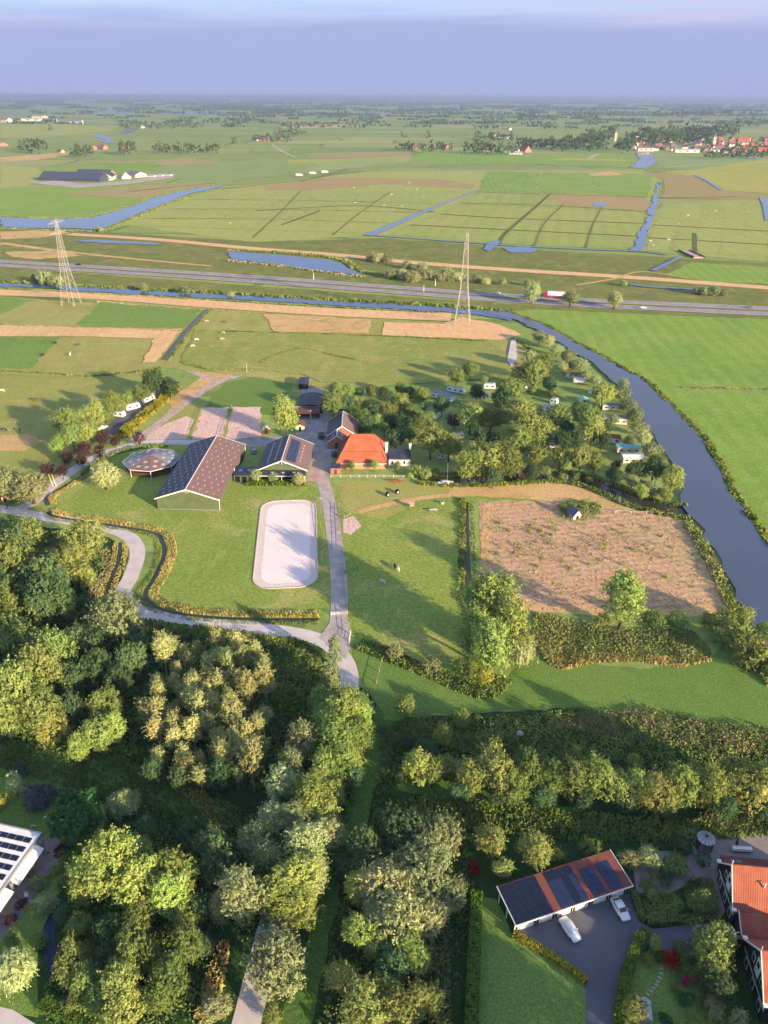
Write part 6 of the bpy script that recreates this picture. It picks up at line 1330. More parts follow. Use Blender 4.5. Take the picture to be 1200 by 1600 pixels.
for q, rz, c_, g, l in (((110,556),1.6,'white',0,'white horse in the olive field left of the straight ditch'), ((122,541),.3,'brown',1,'brown horse farthest up the olive field'), ((87,538),1.4,'black',1,'black horse on the edge of the green and olive fields, upper'), ((67,557),1.2,'black',1,'black horse on the edge of the green and olive fields, lower'),
    ((347,532),.4,'cream',1,'pale horse grazing in the middle pasture, rightmost'), ((349,522),3.0,'cream',1,'pale horse grazing just under the weedy line'), ((307,533),.2,'white',1,'white horse beside the straight ditch, upper'), ((301,543),.5,'white',1,'white horse beside the straight ditch, lower'), ((323,504),.1,'cream',1,'pale horse above the weedy line'), ((350,505),.2,'brown',1,'brown horse above the weedy line'),
    ((56,627),.5,'brown',1,'brown horse in the shaded pasture left of the car park'), ((3,613),.2,'white',1,'white horse at the left edge of the shaded pasture'), ((31,675),1.6,'black',1,'dark horse by the straw patch in the left pasture, right one'), ((6,674),.1,'black',1,'dark horse by the straw patch in the left pasture, left one')): horse(l, q, rz, c_, g)
for i, q in enumerate(((555,318),(600,322),(628,324),(553,294),(581,293),(612,305),(635,296),(640,287),(652,297),(660,309),(1075,338),(1100,333),(1118,331),(1060,350),(1020,385),(1016,378),(1033,382),(1045,376),(520,190),(360,350))): horse('white cow grazing on the far pastures beyond the motorway', q, i * 1.3, 'white', 1, 1.15, 'cow', 'cows on the far pastures', 'cow')
# two walkers on the lane
def person(label, px, rz, top, legs, hair):
    V = [(0,0,.95),(0,0,1.15),(0,0,1.38),(0,0,1.5)]; R = [(.15,.11),(.14,.10),(.17,.11),(.06,.06)]; E = [(0,1),(1,2),(2,3)]
    def add(v, r, to): V.append(v); R.append(r if isinstance(r, tuple) else (r, r)); E.append((to, len(V)-1)); return len(V)-1
    h = add((.02,0,1.6), .095, 3); add((.02,0,1.72), .085, h)
    for s, f in ((-1, .18), (1, -.18)):
        k = add((0,s*.1,.86), .10, 0); k = add((f*.7,s*.1,.5), .07, k); k = add((f*1.1-.05,s*.1,.09), .05, k); add((f*1.1+.12,s*.1,.04), .045, k)
        k = add((0,s*.2,1.38), .065, 2); k = add((-f*.5,s*.25,1.12), .05, k); k = add((-f*.6+.08,s*.24,.88), .04, k); add((-f*.6+.12,s*.24,.78), .045, k)
    me = skin('person_body', V, E, R, 0); zz_ = np.empty(len(me.vertices)*3); me.vertices.foreach_get('co', zz_); zc = zz_.reshape(-1, 3)
    for m in (top, legs, plain('skin', C('#b98a6c'), .6), hair): me.materials.append(m)
    idx = []
    for p_ in me.polygons: c = p_.center; idx.append(1 if c.z < .92 else 2 if (c.z > 1.47 or (abs(c.y) > .19 and c.z < .86)) else 0); 
    me.polygons.foreach_set('material_index', idx)
    p = P(*px); t = thing('person', label, 'person', (p[0], p[1], .08), rz); put('body', me, t, (0, 0, 0))
    hm = MB(); hm.loft([[(.0+r*math.cos(a)*.95, r*math.sin(a), z) for a in [6.2832*i/8 for i in range(8)]] for z, r in ((1.62, .10), (1.72, .112), (1.80, .08), (1.83, .03))]); hm.build('hair', hair, t, True)
person('person walking on the lane in a white top and dark trousers', (8.3, 797), 2.9, plain('white_shirt', (.75,.75,.75), .8), plain('dark_trousers', C('#23242c'), .8), plain('brown_hair', C('#3a2a1e'), .8))
person('person walking on the lane in dark clothes beside one in white', (12.2, 796), 2.9, plain('dark_jacket', C('#2a2c38'), .8), bpy.data.materials['dark_trousers'], plain('dark_hair', C('#1d1712'), .8))

# ------------------------------------------------------------------ pylons
M_STEEL = plain('galvanised_steel', C('#a39d98'), .6, .06)
def pylon(label, x, y, rz):
    t = thing('pylon', label, 'pylon', (x, y, 0), rz, 'lattice pylons'); Hh, B, T = 53.0, 4.6, .95
    hw_ = lambda z: B + (2.1 - B) * min(1, z/22) if z < 22 else 2.1 + (T - 2.1) * (z - 22) / (46 - 22) if z < 46 else T * (1 - .55 * (z - 46) / 7)
    lv = [0, 7, 12.5, 17.5, 22, 26, 29.5, 33, 36, 39, 42, 44.5, 47, 49.5, 52]
    for sx in (-1, 1):
        for sy in (-1, 1):
            m = MB()
            for a, b in zip(lv, lv[1:]): m.bar((sx*hw_(a), sy*hw_(a), a), (sx*hw_(b), sy*hw_(b), b), .17 if a < 22 else .13, n=4)
            m.build('leg', M_STEEL, t); MB().cbox((sx*hw_(0), sy*hw_(0), .25), (1.0, 1.0, .5)).build('footing', M_GREY, t)
    m = MB()
    for i, (a, b) in enumerate(zip(lv, lv[1:])):
        A, Bq = hw_(a), hw_(b)
        for d in range(4):
            c0 = [(-1,-1),(1,-1),(1,1),(-1,1)][d]; c1 = [(1,-1),(1,1),(-1,1),(-1,-1)][d]
            if i > 0: m.bar((c0[0]*A, c0[1]*A, a), (c1[0]*A, c1[1]*A, a), .055, n=3)
            if i == 0: mid = ((c0[0]+c1[0])/2*Bq, (c0[1]+c1[1])/2*Bq, b); m.bar((c0[0]*A, c0[1]*A, a), mid, .08, n=3); m.bar((c1[0]*A, c1[1]*A, a), mid, .08, n=3)
            else: m.bar((c0[0]*A, c0[1]*A, a), (c1[0]*Bq, c1[1]*Bq, b), .055, n=3); m.bar((c1[0]*A, c1[1]*A, a), (c0[0]*Bq, c0[1]*Bq, b), .055, n=3)
    tag(m.build('lattice', M_STEEL, t), kind='stuff')
    for z, l in ((44.5, 9.5), (50.5, 9.0)):
        for s in (-1, 1):
            m = MB(); w = hw_(z)
            for sx in (-1, 1): m.bar((sx*w, s*w, z), (0, s*l, z+.2), .13, n=3); m.bar((sx*w, s*w, z+1.8), (0, s*l, z+.2), .11, n=3)
            for k in (.25, .5, .75): yy = s*(w + (l-w)*k); ww = w*(1-k); m.bar((-ww, yy, z+.1), (ww, yy, z+.1), .08, n=3); m.bar((-ww, yy, z+.1), (0, yy, z+1.8*(1-k)), .08, n=3)
            m.build('cross_arm', M_STEEL, t)
            for k in (.55, 1.0): MB().bar((0, s*(w + (l-w)*k), z), (0, s*(w + (l-w)*k), z-1.8), .11, n=5).build('insulator', M_GREY, t)
    return t
ang = math.atan2(-45, 250)
pylon('tall steel lattice pylon left, beside the bend of the upper river', -203.2, 502.5, ang); pylon('tall steel lattice pylon right of the middle, beside the canal', 46.3, 457.6, ang)

# ------------------------------------------------------------------ fences, posts, hedges, garden things
M_FENCE = plain('fence_timber', C('#a08e78'), .9, .2, 3); M_FENCEW = plain('white_fence_paint', (.7, .69, .66), .6)
def fence(label, px, step=3.0, h=1.15, rails=2, mat=None, z0=0.0, name='fence'):
    mat = mat or M_FENCE; l = [Vector(p) for p in world_poly(px)]; t = thing(name, label, 'fence', (l[0].x, l[0].y, 0)); o = l[0]; m0 = None
    def pm(): m = MB().box(-.07, -.07, 0, .07, .07, 1).mesh('post'); m.materials.append(mat); return m
    me = shared('post_' + mat.name, pm)
    for a, b in zip(l, l[1:]):
        n = max(1, int((b - a).length / step))
        for k in range(n + (1 if b is l[-1] else 0)):
            p = a + (b - a) * (k / n) - o; put('post', me, t, (p.x, p.y, z0), (0, 0, 0), (1, 1, h))
        for r in range(rails):
            z = h * (.55 + .4 * r) if rails > 1 else h * .9; MB().bar((a.x-o.x, a.y-o.y, z), (b.x-o.x, b.y-o.y, z), .045, n=4).build('rail', mat, t)
    return t
fence('timber post fence between the paved drive and the paddock', [(529,790),(532,830),(536,900),(541,960),(545,990)], 3.2)
fence('pale timber fence in front of the farmhouse lawn', [(517,746),(548,746),(600,746),(645,747)], 2.6, 1.0, 2, M_FENCEW)
fence('curved timber fence at the top of the paddock', [(529,790),(530,806),(538,812),(548,805)], 2.0, 1.1)
fence('wire fence between arena and drive', [(496,782),(503,840),(506,900)], 5, 1.0, 1)
fence('fence along the near edge of the sandy paddocks', [(300,688),(350,688),(408,687)], 3, 1.2, 2)
fence('fence between the two sandy paddocks', [(362,636),(354,662),(347,687)], 3, 1.2, 2)
fence('fence at the left side of the sandy paddocks', [(317,638),(308,664),(299,688)], 3, 1.2, 2)
fence('post fence along the lawn beside the lane end', [(597,1034),(589,1068),(578,1116)], 3.5, 1.2, 1, M_FENCE)
fence('white rail fence before the river end of the plot', [(962,801),(1010,803),(1050,805)], 4, .9, 1, M_FENCEW)
fence('post fence along the upper brick lane', [(375,578),(430,577),(500,592)], 5, 1.2, 1)
fence('fence posts crossing the left pasture', [(0,674),(30,676),(62,684)], 4, 1.2, 1)
def gate(label, px, w, rz, mat, h=1.2):
    p = P(*px); t = thing('field_gate', label, 'gate', (p[0], p[1], 0), rz)
    for x in (-w/2, w/2): MB().box(x-.07, -.07, 0, x+.07, .07, h+.15).build('post', mat, t)
    for k in range(4): MB().bar((-w/2, 0, .25+k*(h-.3)/3), (w/2, 0, .25+k*(h-.3)/3), .035).build('bar', mat, t)
    MB().bar((-w/2, 0, .25), (w/2, 0, h-.05), .03).build('brace', mat, t)
M_GATEG = plain('green_gate_paint', C('#4f7a5c'), .5)
gate('green metal gate standing open at the paddock fence', (549, 893), 4.0, .5, M_GATEG); gate('white gate frame by the drive end', (547, 997), 3.2, 1.5, M_FENCEW); gate('turquoise gate on the bank of the campsite ditch', (964, 783), 2.6, .4, plain('turquoise_paint', C('#5aa0a0'), .5)); gate('pale barrier across the drive end near the lane', (530, 961), 4.2, .05, M_FENCEW, 1.0)
def lamp_post(label, px, h, lean=0.0, head=True, mat=None, name='lamp_post', cat='lamp post', r=.09):
    p = P(*px); t = thing(name, label, cat, (p[0], p[1], 0)); mat = mat or M_ALU
    MB().bar((0, 0, 0), (lean, 0, h), r, r*.6, 6).build('pole', mat, t)
    if head: MB().box(lean-.5, -.15, h-.08, lean+.5, .15, h+.1).build('lamp_head', M_LIGHT, t)
lamp_post('tall floodlight post beside the top of the arena', (502, 808), 7.0); lamp_post('thin white post beside the middle of the arena', (506, 838), 3.5, head=False, name='white_post', cat='post'); lamp_post('thin white post beside the lower arena', (504, 882), 5.0, head=False, name='white_post', cat='post')
lamp_post('slanting white pole on the shady grass by the weeping willow', (168, 1283), 4.5, -.6, False, M_FENCEW, 'white_pole', 'pole', .1)
for q, l in (((83, 760), 'left of two tall pale posts by the purple plums'), ((88, 760), 'right of two tall pale posts by the purple plums')): lamp_post(l, q, 4.6, -.7, False, plain('sand_timber', C('#cdb98c'), .8) if 'sand_timber' not in bpy.data.materials else bpy.data.materials['sand_timber'], 'timber_post', 'post', .16)
for q, l in (((490, 437), 'motorway signpost beside the pond'), ((662, 457), 'white marker post on the near motorway verge'), ((680, 447), 'pale mast beside the motorway bushes')): lamp_post(l, q, 5.0, 0, False, M_FENCEW, 'sign_post', 'post', .3)
lamp_post('lamp mast at the head of the yard', (486, 663), 6.0); lamp_post('pole beside the upper lane', (386, 582), 5, 0, False, M_FENCEW, 'pole', 'pole'); lamp_post('lamp post before the sandy paddocks', (370, 680), 5); lamp_post('lamp post at the camp path', (693, 648), 4)
# motorway bridge-like ramp and brown landing beyond
rp = thing('brick_ramp', 'pink brick ramp rising between hedges beyond the motorway', 'ramp', (*P(1080, 398), 0), .05); MB().box(-4.5, -16, 0, 4.5, 16, .8).build('deck', REDPAVE, rp); [MB().box(x-.3, -16.5, 0, x+.3, 16.5, 1.6).build('parapet', M_ROOFBR, rp) for x in (-4.8, 4.8)]
# wrapped bales, trough, farm machine
def bale(label, px):
    p = P(*px); t = thing('wrapped_bale', label, 'bale', (p[0], p[1], 0), .3, 'wrapped bales'); n = 16
    m = MB(); m.loft([[(.72*q*math.cos(6.2832*i/n), y, .72+.72*q*math.sin(6.2832*i/n)) for i in range(n)] for y, q in ((-.66, .8), (-.58, 1), (.58, 1), (.66, .8))]); m.build('wrap', M_TYRE, t); put('end_cap', unit_box('bale_cap', M_LIGHT), t, (0, -.67, .75), (0, 0, 0), (.7, .02, .7))
bale('black wrapped bale on the straw-coloured grass, left of two', (606, 775)); bale('black wrapped bale on the straw-coloured grass, right of two', (621, 771))
def bench(label, px, rz, mat, top, name='picnic_table', cat='table'):
    p = P(*px); t = thing(name, label, cat, (p[0], p[1], 0), rz); MB().box(-1.3, -.45, .68, 1.3, .45, .76).build('table_top', top, t)
    for s in (-1, 1):
        MB().box(-1.3, s*.9-.15, .42, 1.3, s*.9+.15, .48).build('seat', mat, t)
        for x in (-.9, .9): MB().bar((x, s*.95, 0), (x, s*.25, .68), .06).build('leg', mat, t)
bench('pale picnic table at the top of the paddock', (677, 799), .1, M_FENCE, M_FENCEW); bench('white picnic table on the jetty lawn by the ditch', (955, 752), .1, M_FENCEW, M_FENCEW)
rk = thing('hay_rake', 'red farm machine standing by the farmhouse fence', 'farm machine', (*P(622, 754), 0), .1)
MB().bar((-2.6, 0, .9), (2.6, 0, .9), .14).build('beam', M_RED, rk); MB().bar((0, 0, .9), (0, -1.8, .5), .1).build('drawbar', M_RED, rk)
for x in (-2, -.7, .7, 2):
    m = MB(); [m.bar((x, 0, .65), (x+.05, .75*math.cos(a), .65+.62*math.sin(a)), .035) for a in [6.2832*i/9 for i in range(9)]]; m.build('rake_wheel', M_RED, rk)
fd = thing('feed_rack', 'small pinkish hay rack at the top of the paddock', 'hay rack', (*P(643, 793), 0), .4); MB().box(-.7, -.5, .6, .7, .5, 1.2).build('trough', M_FENCE, fd); [MB().box(x-.05, y-.05, 0, x+.05, y+.05, 1.5).build('post', M_FENCE, fd) for x in (-.7, .7) for y in (-.5, .5)]; MB().slab([(-.9,-.7,1.5),(.9,-.7,1.5),(.9,.7,1.8),(-.9,.7,1.8)], .06).build('roof', plain('pink_sheet', C('#c39a8c'), .7), fd)
wt = thing('water_tub', 'small white tub on the paddock grass', 'tub', (*P(691, 787), 0)); MB().cyl((0, 0), .5, 0, .8, 14, .6).build('shell', M_WHITE, wt); MB().cyl((0, 0), .5, .803, .81, 14).build('water', W_DITCH, wt)
sp = thing('bare_patch', 'bare earth patch in the fenced paddock corner', 'ground patch', (0, 0, 0)); sp['kind'] = 'structure'; x = sheet('earth', world_poly([(536,812),(552,806),(565,822),(548,836),(536,832)]), SAND, .08); x.parent = sp
tr = thing('trailer', 'dark green trailer with red tailboard standing in the yard', 'trailer', (*P(502, 684), 0), 1.6); MB().box(-2.2, -1.1, .6, 2.2, 1.1, 1.5).build('box_body', plain('green_trailer_paint', C('#1e4436'), .5), tr); MB().box(-2.3, -1.15, .5, -2.2, 1.15, .9).build('tailboard', M_RED, tr); MB().bar((2.2, 0, .6), (3.6, 0, .5), .07).build('drawbar', M_GREY, tr); [wheel(tr, 0, s*1.1, .4, .25) for s in (-1, 1)]
# hedges
def hedge(label, px, w, h, mat, dens=60, leaf=.16, closed=False):
    l = wl(px, 4); n = int(length(l) * (w + 2*h) * dens); q = along(l, n, 0.0); d = np.array([[b[0]-a[0], b[1]-a[1]] for a, b in zip(l, l[1:])])
    # leaves over both faces and the top
    u = RNG.random(n) * (w + 2*h); lat = np.where(u < h, -w/2, np.where(u < h + w, u - h - w/2, w/2)); zz = np.where(u < h, u, np.where(u < h + w, h, u - h - w))
    L_ = np.array([[p[0], p[1]] for p in l]); i = np.argmin(((q[:, None] - L_[None, :-1]) ** 2).sum(2), 1) if len(L_) < 60 else np.zeros(n, int)
    nn = np.column_stack([-d[i, 1], d[i, 0]]); nn /= np.linalg.norm(nn, axis=1)[:, None]
    c = np.column_stack([q + nn * lat[:, None], np.clip(zz, .05, None)]) + RNG.normal(0, .06, (n, 3)); c[:, 2] = np.abs(c[:, 2])
    no_ = np.column_stack([nn * np.sign(lat)[:, None] * (np.abs(lat) > w*.49)[:, None], (np.abs(lat) <= w*.49) * 1.0]) + unit(n) * .6; no_ /= np.linalg.norm(no_, axis=1)[:, None]
    t = thing('hedge', label, 'hedge', (0, 0, 0)); link('foliage', quadmesh('foliage', quads(c, no_, leaf * (.6 + .8 * RNG.random(n))), .7 * RNG.random(n) + .3 * lump(c[:, :2], 3)), mat, t)
    core = MB(); pl = [Vector(p) for p in l]; a_, b_ = offsets(pl, w*.42), offsets(pl, -w*.42); k = len(pl)
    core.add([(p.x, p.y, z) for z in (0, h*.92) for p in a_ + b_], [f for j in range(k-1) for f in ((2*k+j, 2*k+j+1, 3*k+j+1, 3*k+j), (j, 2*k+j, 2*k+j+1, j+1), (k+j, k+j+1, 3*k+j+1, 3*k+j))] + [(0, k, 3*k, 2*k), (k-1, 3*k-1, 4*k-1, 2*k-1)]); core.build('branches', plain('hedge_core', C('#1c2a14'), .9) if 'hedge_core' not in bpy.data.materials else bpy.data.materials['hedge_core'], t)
hedge('low golden-lit clipped hedge between drive and lawn', [(801,1463),(835,1480),(870,1502),(900,1524),(915,1537)], 1.1, .9, S_YHEDGE)  # evening gold put into the yellow leaf colour
hedge('tall clipped hedge curving along the right of the drive', [(1008,1462),(990,1492),(977,1530),(970,1565),(965,1610)], 1.5, 1.6, S_HEDGE)
hedge('dark clipped hedge along the garage side of the box garden', [(990,1398),(998,1425),(1010,1441)], 1.1, 1.1, S_UNDER); hedge('dark clipped hedge along the drive side of the box garden', [(1010,1442),(1060,1441),(1120,1436)], 1.2, 1.1, S_UNDER)
hedge('broad clipped hedge at the lower left corner', [(66,1572),(105,1586),(150,1603)], 2.2, 1.3, S_HEDGE)
hedge('tall dark hedge along the left of the garage lawn', [(744,1405),(741,1470),(738,1540),(735,1620)], 1.8, 2.4, S_HEDGE, 30, .22)
herbs('garden_beds', poly_pts([(1000,1380),(1030,1358),(1045,1372),(1050,1400),(1060,1430),(1015,1436)], 3.2), S_HERB, (.35, 1.0), 24, .16, 'shady planting in the box garden by the garage', 'plants'); herbs('garden_beds', poly_pts([(1070,1375),(1110,1370),(1125,1400),(1120,1430),(1080,1430)], 3.0), S_HERB, (.3, 1.0), 24, .16, 'dark planting beside the orange-roofed house', 'plants')
herbs('garden_beds', poly_pts([(1010,1482),(1060,1485),(1090,1500),(1140,1560),(1130,1610),(1100,1600),(1080,1545),(1030,1510)], 2.6), S_HERB, (.3, 1.1), 24, .16, 'mixed shrubs of the shaded front garden', 'plants')
for q, l in (((1096,1405,20), 'leafy shrub beside the gable of the upper orange-roofed house'),): tree('broad', *q, l, cat='shrub')
for q, l in (((1102,1543,11), 'round clipped bush right of the magenta flowers'), ((1073,1562,13), 'large round clipped bush below the magenta flowers'), ((1129,1553,8), 'small round clipped bush near the house wall'), ((1146,1568,14), 'dark round bush beside the lower house wall'), ((1030,1495,9), 'blue-green round bush beside the crimson maple'), ((1080,1500,9), 'dark round bush right of the crimson maple')): tree('ball', *q, l, cat='shrub')
for q, l in (((1117,1574,15), 'feathery grass-like bush in the lower garden'), ((1154,1592,14), 'white-flowering bush at the bottom of the lower garden')): tree('shrub_willow', *q, l, cat='shrub')
# stepping stones, planter, statue, pots
M_STONE = plain('paving_stone', C('#a8a49c'), .9, .15, 2)
for i, q in enumerate(((1033,1514),(1033,1521),(1031,1528),(1028,1534),(1025,1539),(1021,1544),(1017,1549),(1012,1554))):
    p = P(*q); o = MB().box(-.28, -.16, 0, .28, .16, .06).build('stepping_stone', M_STONE); o.location = (p[0], p[1], .06); o.rotation_euler.z = -.3 - i*.05; tag(o, 'pale stepping stone in the line leading to the greenhouse', 'stone', 'stepping stones in the front garden')
pl = thing('planter', 'long white planter with white flowers behind the upper house', 'planter', (*P(1158, 1331), 0), -.06); MB().box(-1.7, -.35, 0, 1.7, .35, .6).build('trough', M_WHITE, pl); link('plants', herbs('plants', np.column_stack([np.linspace(-1.5, 1.5, 12), np.zeros(12)]), L_GLOSS, (.25, .45), 24, .12).data, (), pl); bpy.data.objects.remove([o for o in COL.objects if o.name.startswith('plants') and o.parent is None][0]); pl.children[-1].location.z = .5
hd_ = thing('garden_umbrella', 'dark folded parasol beside the white planter', 'parasol', (*P(1149, 1325), 0)); MB().bar((0, 0, 0), (0, 0, 2.6), .05, n=6).build('pole', M_DARK, hd_); MB().cyl((0, 0), .28, 1.2, 2.6, 8, .06).build('canopy_folded', plain('dark_canvas', C('#20242a'), .9), hd_)
st = thing('heron_statue', 'white heron-like garden figure on the lawn by the grey-purple bush', 'statue', (*P(71, 1280), 0), .4)
put('body', skin('heron_body', [(0,0,.55),(.28,0,.68),(.48,0,.95),(.42,0,1.2),(.62,0,1.22),(-.3,0,.45)], [(0,1),(1,2),(2,3),(3,4),(0,5)], [.17,.14,.06,.06,.02,.05], 0), st, (0, 0, 0)); st.children[-1].data.materials.append(M_WHITE); [MB().bar((s*.0+.02, s*.07, 0), (0, s*.07, .5), .02).build('leg', M_GREY, st) for s in (-1, 1)]
lamp_post('small garden lamp on the lawn beside the white-roofed house', (54, 1298), 1.3)
ft = thing('garden_chair', 'white garden chair beside the purple bush', 'chair', (*P(42, 1402), 0), .5); MB().box(-.3, -.3, .42, .3, .3, .48).build('seat', M_WHITE, ft); MB().box(-.3, .26, .48, .3, .32, 1.0).build('backrest', M_WHITE, ft); [MB().box(x-.03, y-.03, 0, x+.03, y+.03, .42).build('leg', M_WHITE, ft) for x in (-.27, .27) for y in (-.27, .27)]
rb = thing('raised_bed', 'brown wedge-shaped raised bed with red flowers on the lawn', 'flower bed', (*P(98, 1328), 0), .9); MB().prism([(-1.6, -1.0), (1.6, -1.2), (1.4, 1.3), (-1.2, 1.1)], 0, .35).build('edging', M_BROWN, rb); link('plants', herbs('plants', RNG.normal(0, .6, (26, 2)), L_PURPLE, (.15, .35), 14, .13).data, (), rb); bpy.data.objects.remove([o for o in COL.objects if o.name.startswith('plants') and o.parent is None][0]); rb.children[-1].location.z = .33
pt = thing('plant_pot', 'white bowl-shaped pot on the terrace of the white-roofed house', 'pot', (*P(76, 1335), 0)); MB().cyl((0, 0), .2, 0, .4, 12, .38).build('bowl', M_WHITE, pt); MB().cyl((0, 0), .34, .4, .43, 12).build('soil', M_BROWN, pt)
jt = thing('jetty', 'small timber jetty on the camp side of the ditch', 'jetty', (*P(955, 757), 0), .15); [MB().box(-2.2, -.9+k*.36, .32, 2.2, -.6+k*.36, .38).build('plank', M_FENCE, jt) for k in range(6)]; [MB().box(x-.08, y-.08, 0, x+.08, y+.08, .32).build('post', M_FENCE, jt) for x in (-2, 2) for y in (-.8, .9)]
bg_ = thing('footbridge', 'low brown footbridge over the campsite ditch', 'bridge', (*P(815, 745), 0), 1.5); [MB().box(-3.2+k*.46, -1.0, .4, -2.8+k*.46, 1.0, .47).build('plank', M_BROWN, bg_) for k in range(14)]; [MB().bar((-3.2, s*1.0, 1.2), (3.2, s*1.0, 1.2), .05).build('handrail', M_FENCE, bg_) for s in (-1, 1)]; [MB().box(x-.05, s*1.0-.05, .3, x+.05, s*1.0+.05, 1.2).build('post', M_FENCE, bg_) for x in (-3, 0, 3) for s in (-1, 1)]
hd2 = MB(); hd2.cyl((0, 0), .9, 0, .5, 8, .4); o = hd2.build('stone_heap', M_STONE); o.location = (*P(812, 1148), .4); tag(o, 'pale round boulder among the weeds below the lawn', 'boulder')

for i, (q, k, l) in enumerate((((1040,1372,10), 'shrub_dark', 'dark rounded shrub in the middle of the box garden'), ((1020,1400,9), 'shrub', 'leafy shrub at the garage side of the box garden'), ((1060,1412,9), 'shrub', 'leafy shrub at the drive side of the box garden'), ((1085,1385,9), 'shrub_dark', 'dark shrub between box garden and house path'), ((1060,1478,9), 'shrub', 'leafy shrub on the drive edge above the crimson maple'),
    ((1085,1478,9), 'shrub_dark', 'dark shrub on the drive edge near the round leafy tree'), ((1012,1500,8), 'shrub_yellow', 'yellowish shrub inside the curving hedge'), ((1055,1545,8), 'shrub', 'small shrub beside the stone edging in the front garden'), ((1095,1515,9), 'shrub', 'shrub behind the magenta flowering bushes'), ((1040,1592,9), 'shrub_dark', 'dark shrub on the lawn right of the greenhouse'), ((1085,1595,10), 'shrub', 'shrub at the bottom edge of the front garden'))):
    tree(k, *q, l, 'shrubs of the front garden', 'shrub')
herbs('flower_bed', poly_pts([(1060,1300),(1085,1296),(1088,1330),(1064,1345)], 3), leafmat('white_flowers', C('#5a7a4a'), C('#d8dcd2'), .2, .01, .05), (.3, .7), 22, .13, 'white flowering border beside the round arbour', 'flowers')

# ------------------------------------------------------------------ far farms and village
R_ORANGE = tiles('far_orange_roof', C('#b0644c'), C('#a0563f')); R_PINK = tiles('far_pink_roof', C('#a86a62'), C('#965a54')); R_GREYR = tiles('far_grey_roof', C('#6a6b74'), C('#7a7a82')); R_DARKR = tiles('far_dark_roof', C('#3f4456'), C('#4a5064')); R_BROWNR = tiles('far_brown_roof', C('#7a5548'), C('#6a4a40'))
W_WHITE = plain('far_white_wall', C('#d8d3c8'), .8); W_BRICK = plain('far_brick_wall', C('#a07a66'), .85); W_YEL = plain('far_yellow_wall', C('#cfc09a'), .85)
_hk = {}
def far_house(name, label, px, w, l, eave, ridge, wall, roof, rz=0.0, group=None, cat='house', windows=True, chim=False):
    key = (w, l, eave, ridge, wall.name, roof.name, windows, chim)
    if key not in _hk:
        t = thing(name, label, cat, (0, 0, 0), 0, group); gable(t, w, l, eave, ridge, wall, (roof, roof), None, .4, .2)
        if windows:
            for f, y in (('y-', -l/2), ('y+', l/2)):
                for x in (-w*.25, w*.25): win(t, x, y, eave*.55, w*.18, eave*.4, f)
            for f, x in (('x-', -w/2), ('x+', w/2)):
                for y in (-l*.3, 0, l*.3): win(t, x, y, eave*.55, l*.13, eave*.4, f)
        if chim: MB().box(-.5, l*.2-.5, ridge-.5, .5, l*.2+.5, ridge+1.4).build('chimney', W_BRICK, t)
        _hk[key] = t; o = t
    else: o = copy_tree(_hk[key]); o.name = name
    p = P(*px); o.location = (p[0], p[1], 0); o.rotation_euler = (0, 0, rz); o['label'] = label
    if group: o['group'] = group
    elif 'group' in o: del o['group']
    return o
# dairy farm at the left
q = P(112, 283)
df = thing('dairy_barn', 'very long blue-black roofed dairy barn on the left pastures', 'barn', (q[0], q[1] + 14, 0), math.radians(78)); gable(df, 34, 105, 3.4, 12, R_DARKR, (R_DARKR, R_DARKR), None, .8, .3)
for k in range(16): MB().box(17.02, -48 + k*6.2, .3, 17.1, -44 + k*6.2, 3.4).build('bay_opening', W_WHITE, df)
d2 = far_house('farm_barn', 'pale-gabled barn with dark roof at the right end of the dairy farm', (166, 280), 26, 40, 5, 12, W_WHITE, R_DARKR, .15, cat='barn'); d3 = far_house('farm_shed', 'grey-roofed shed behind the dairy farm gables', (212, 276), 22, 30, 4, 8, W_WHITE, R_GREYR, .9, cat='shed'); far_house('farm_shed', 'small pale tent-shaped shed at the dairy farm', (197, 279), 14, 14, 3, 10, W_WHITE, M_LIGHT, .4, cat='shed')
far_house('farm_barn', 'dark-roofed rear barn of the dairy farm', (150, 274), 24, 60, 4, 9, W_BRICK, R_DARKR, 1.4, cat='barn')
F('yard', plain('farm_concrete', C('#b0a49a'), .9, .1, .02, obj=False), [(40,285),(90,282),(130,288),(190,284),(275,272),(270,278),(200,288),(120,294),(80,290)], 3)
for i, x in enumerate((232, 245, 258)): far_house('silage_clamp', ('low pale silage clamp right of the dairy farm, first', 'low pale silage clamp right of the dairy farm, second', 'low pale silage clamp right of the dairy farm, third')[i], (x, 276 - i), 7, 24, 1.2, 2.0, W_WHITE, M_LIGHT, 1.3, cat='silage clamp', windows=False)
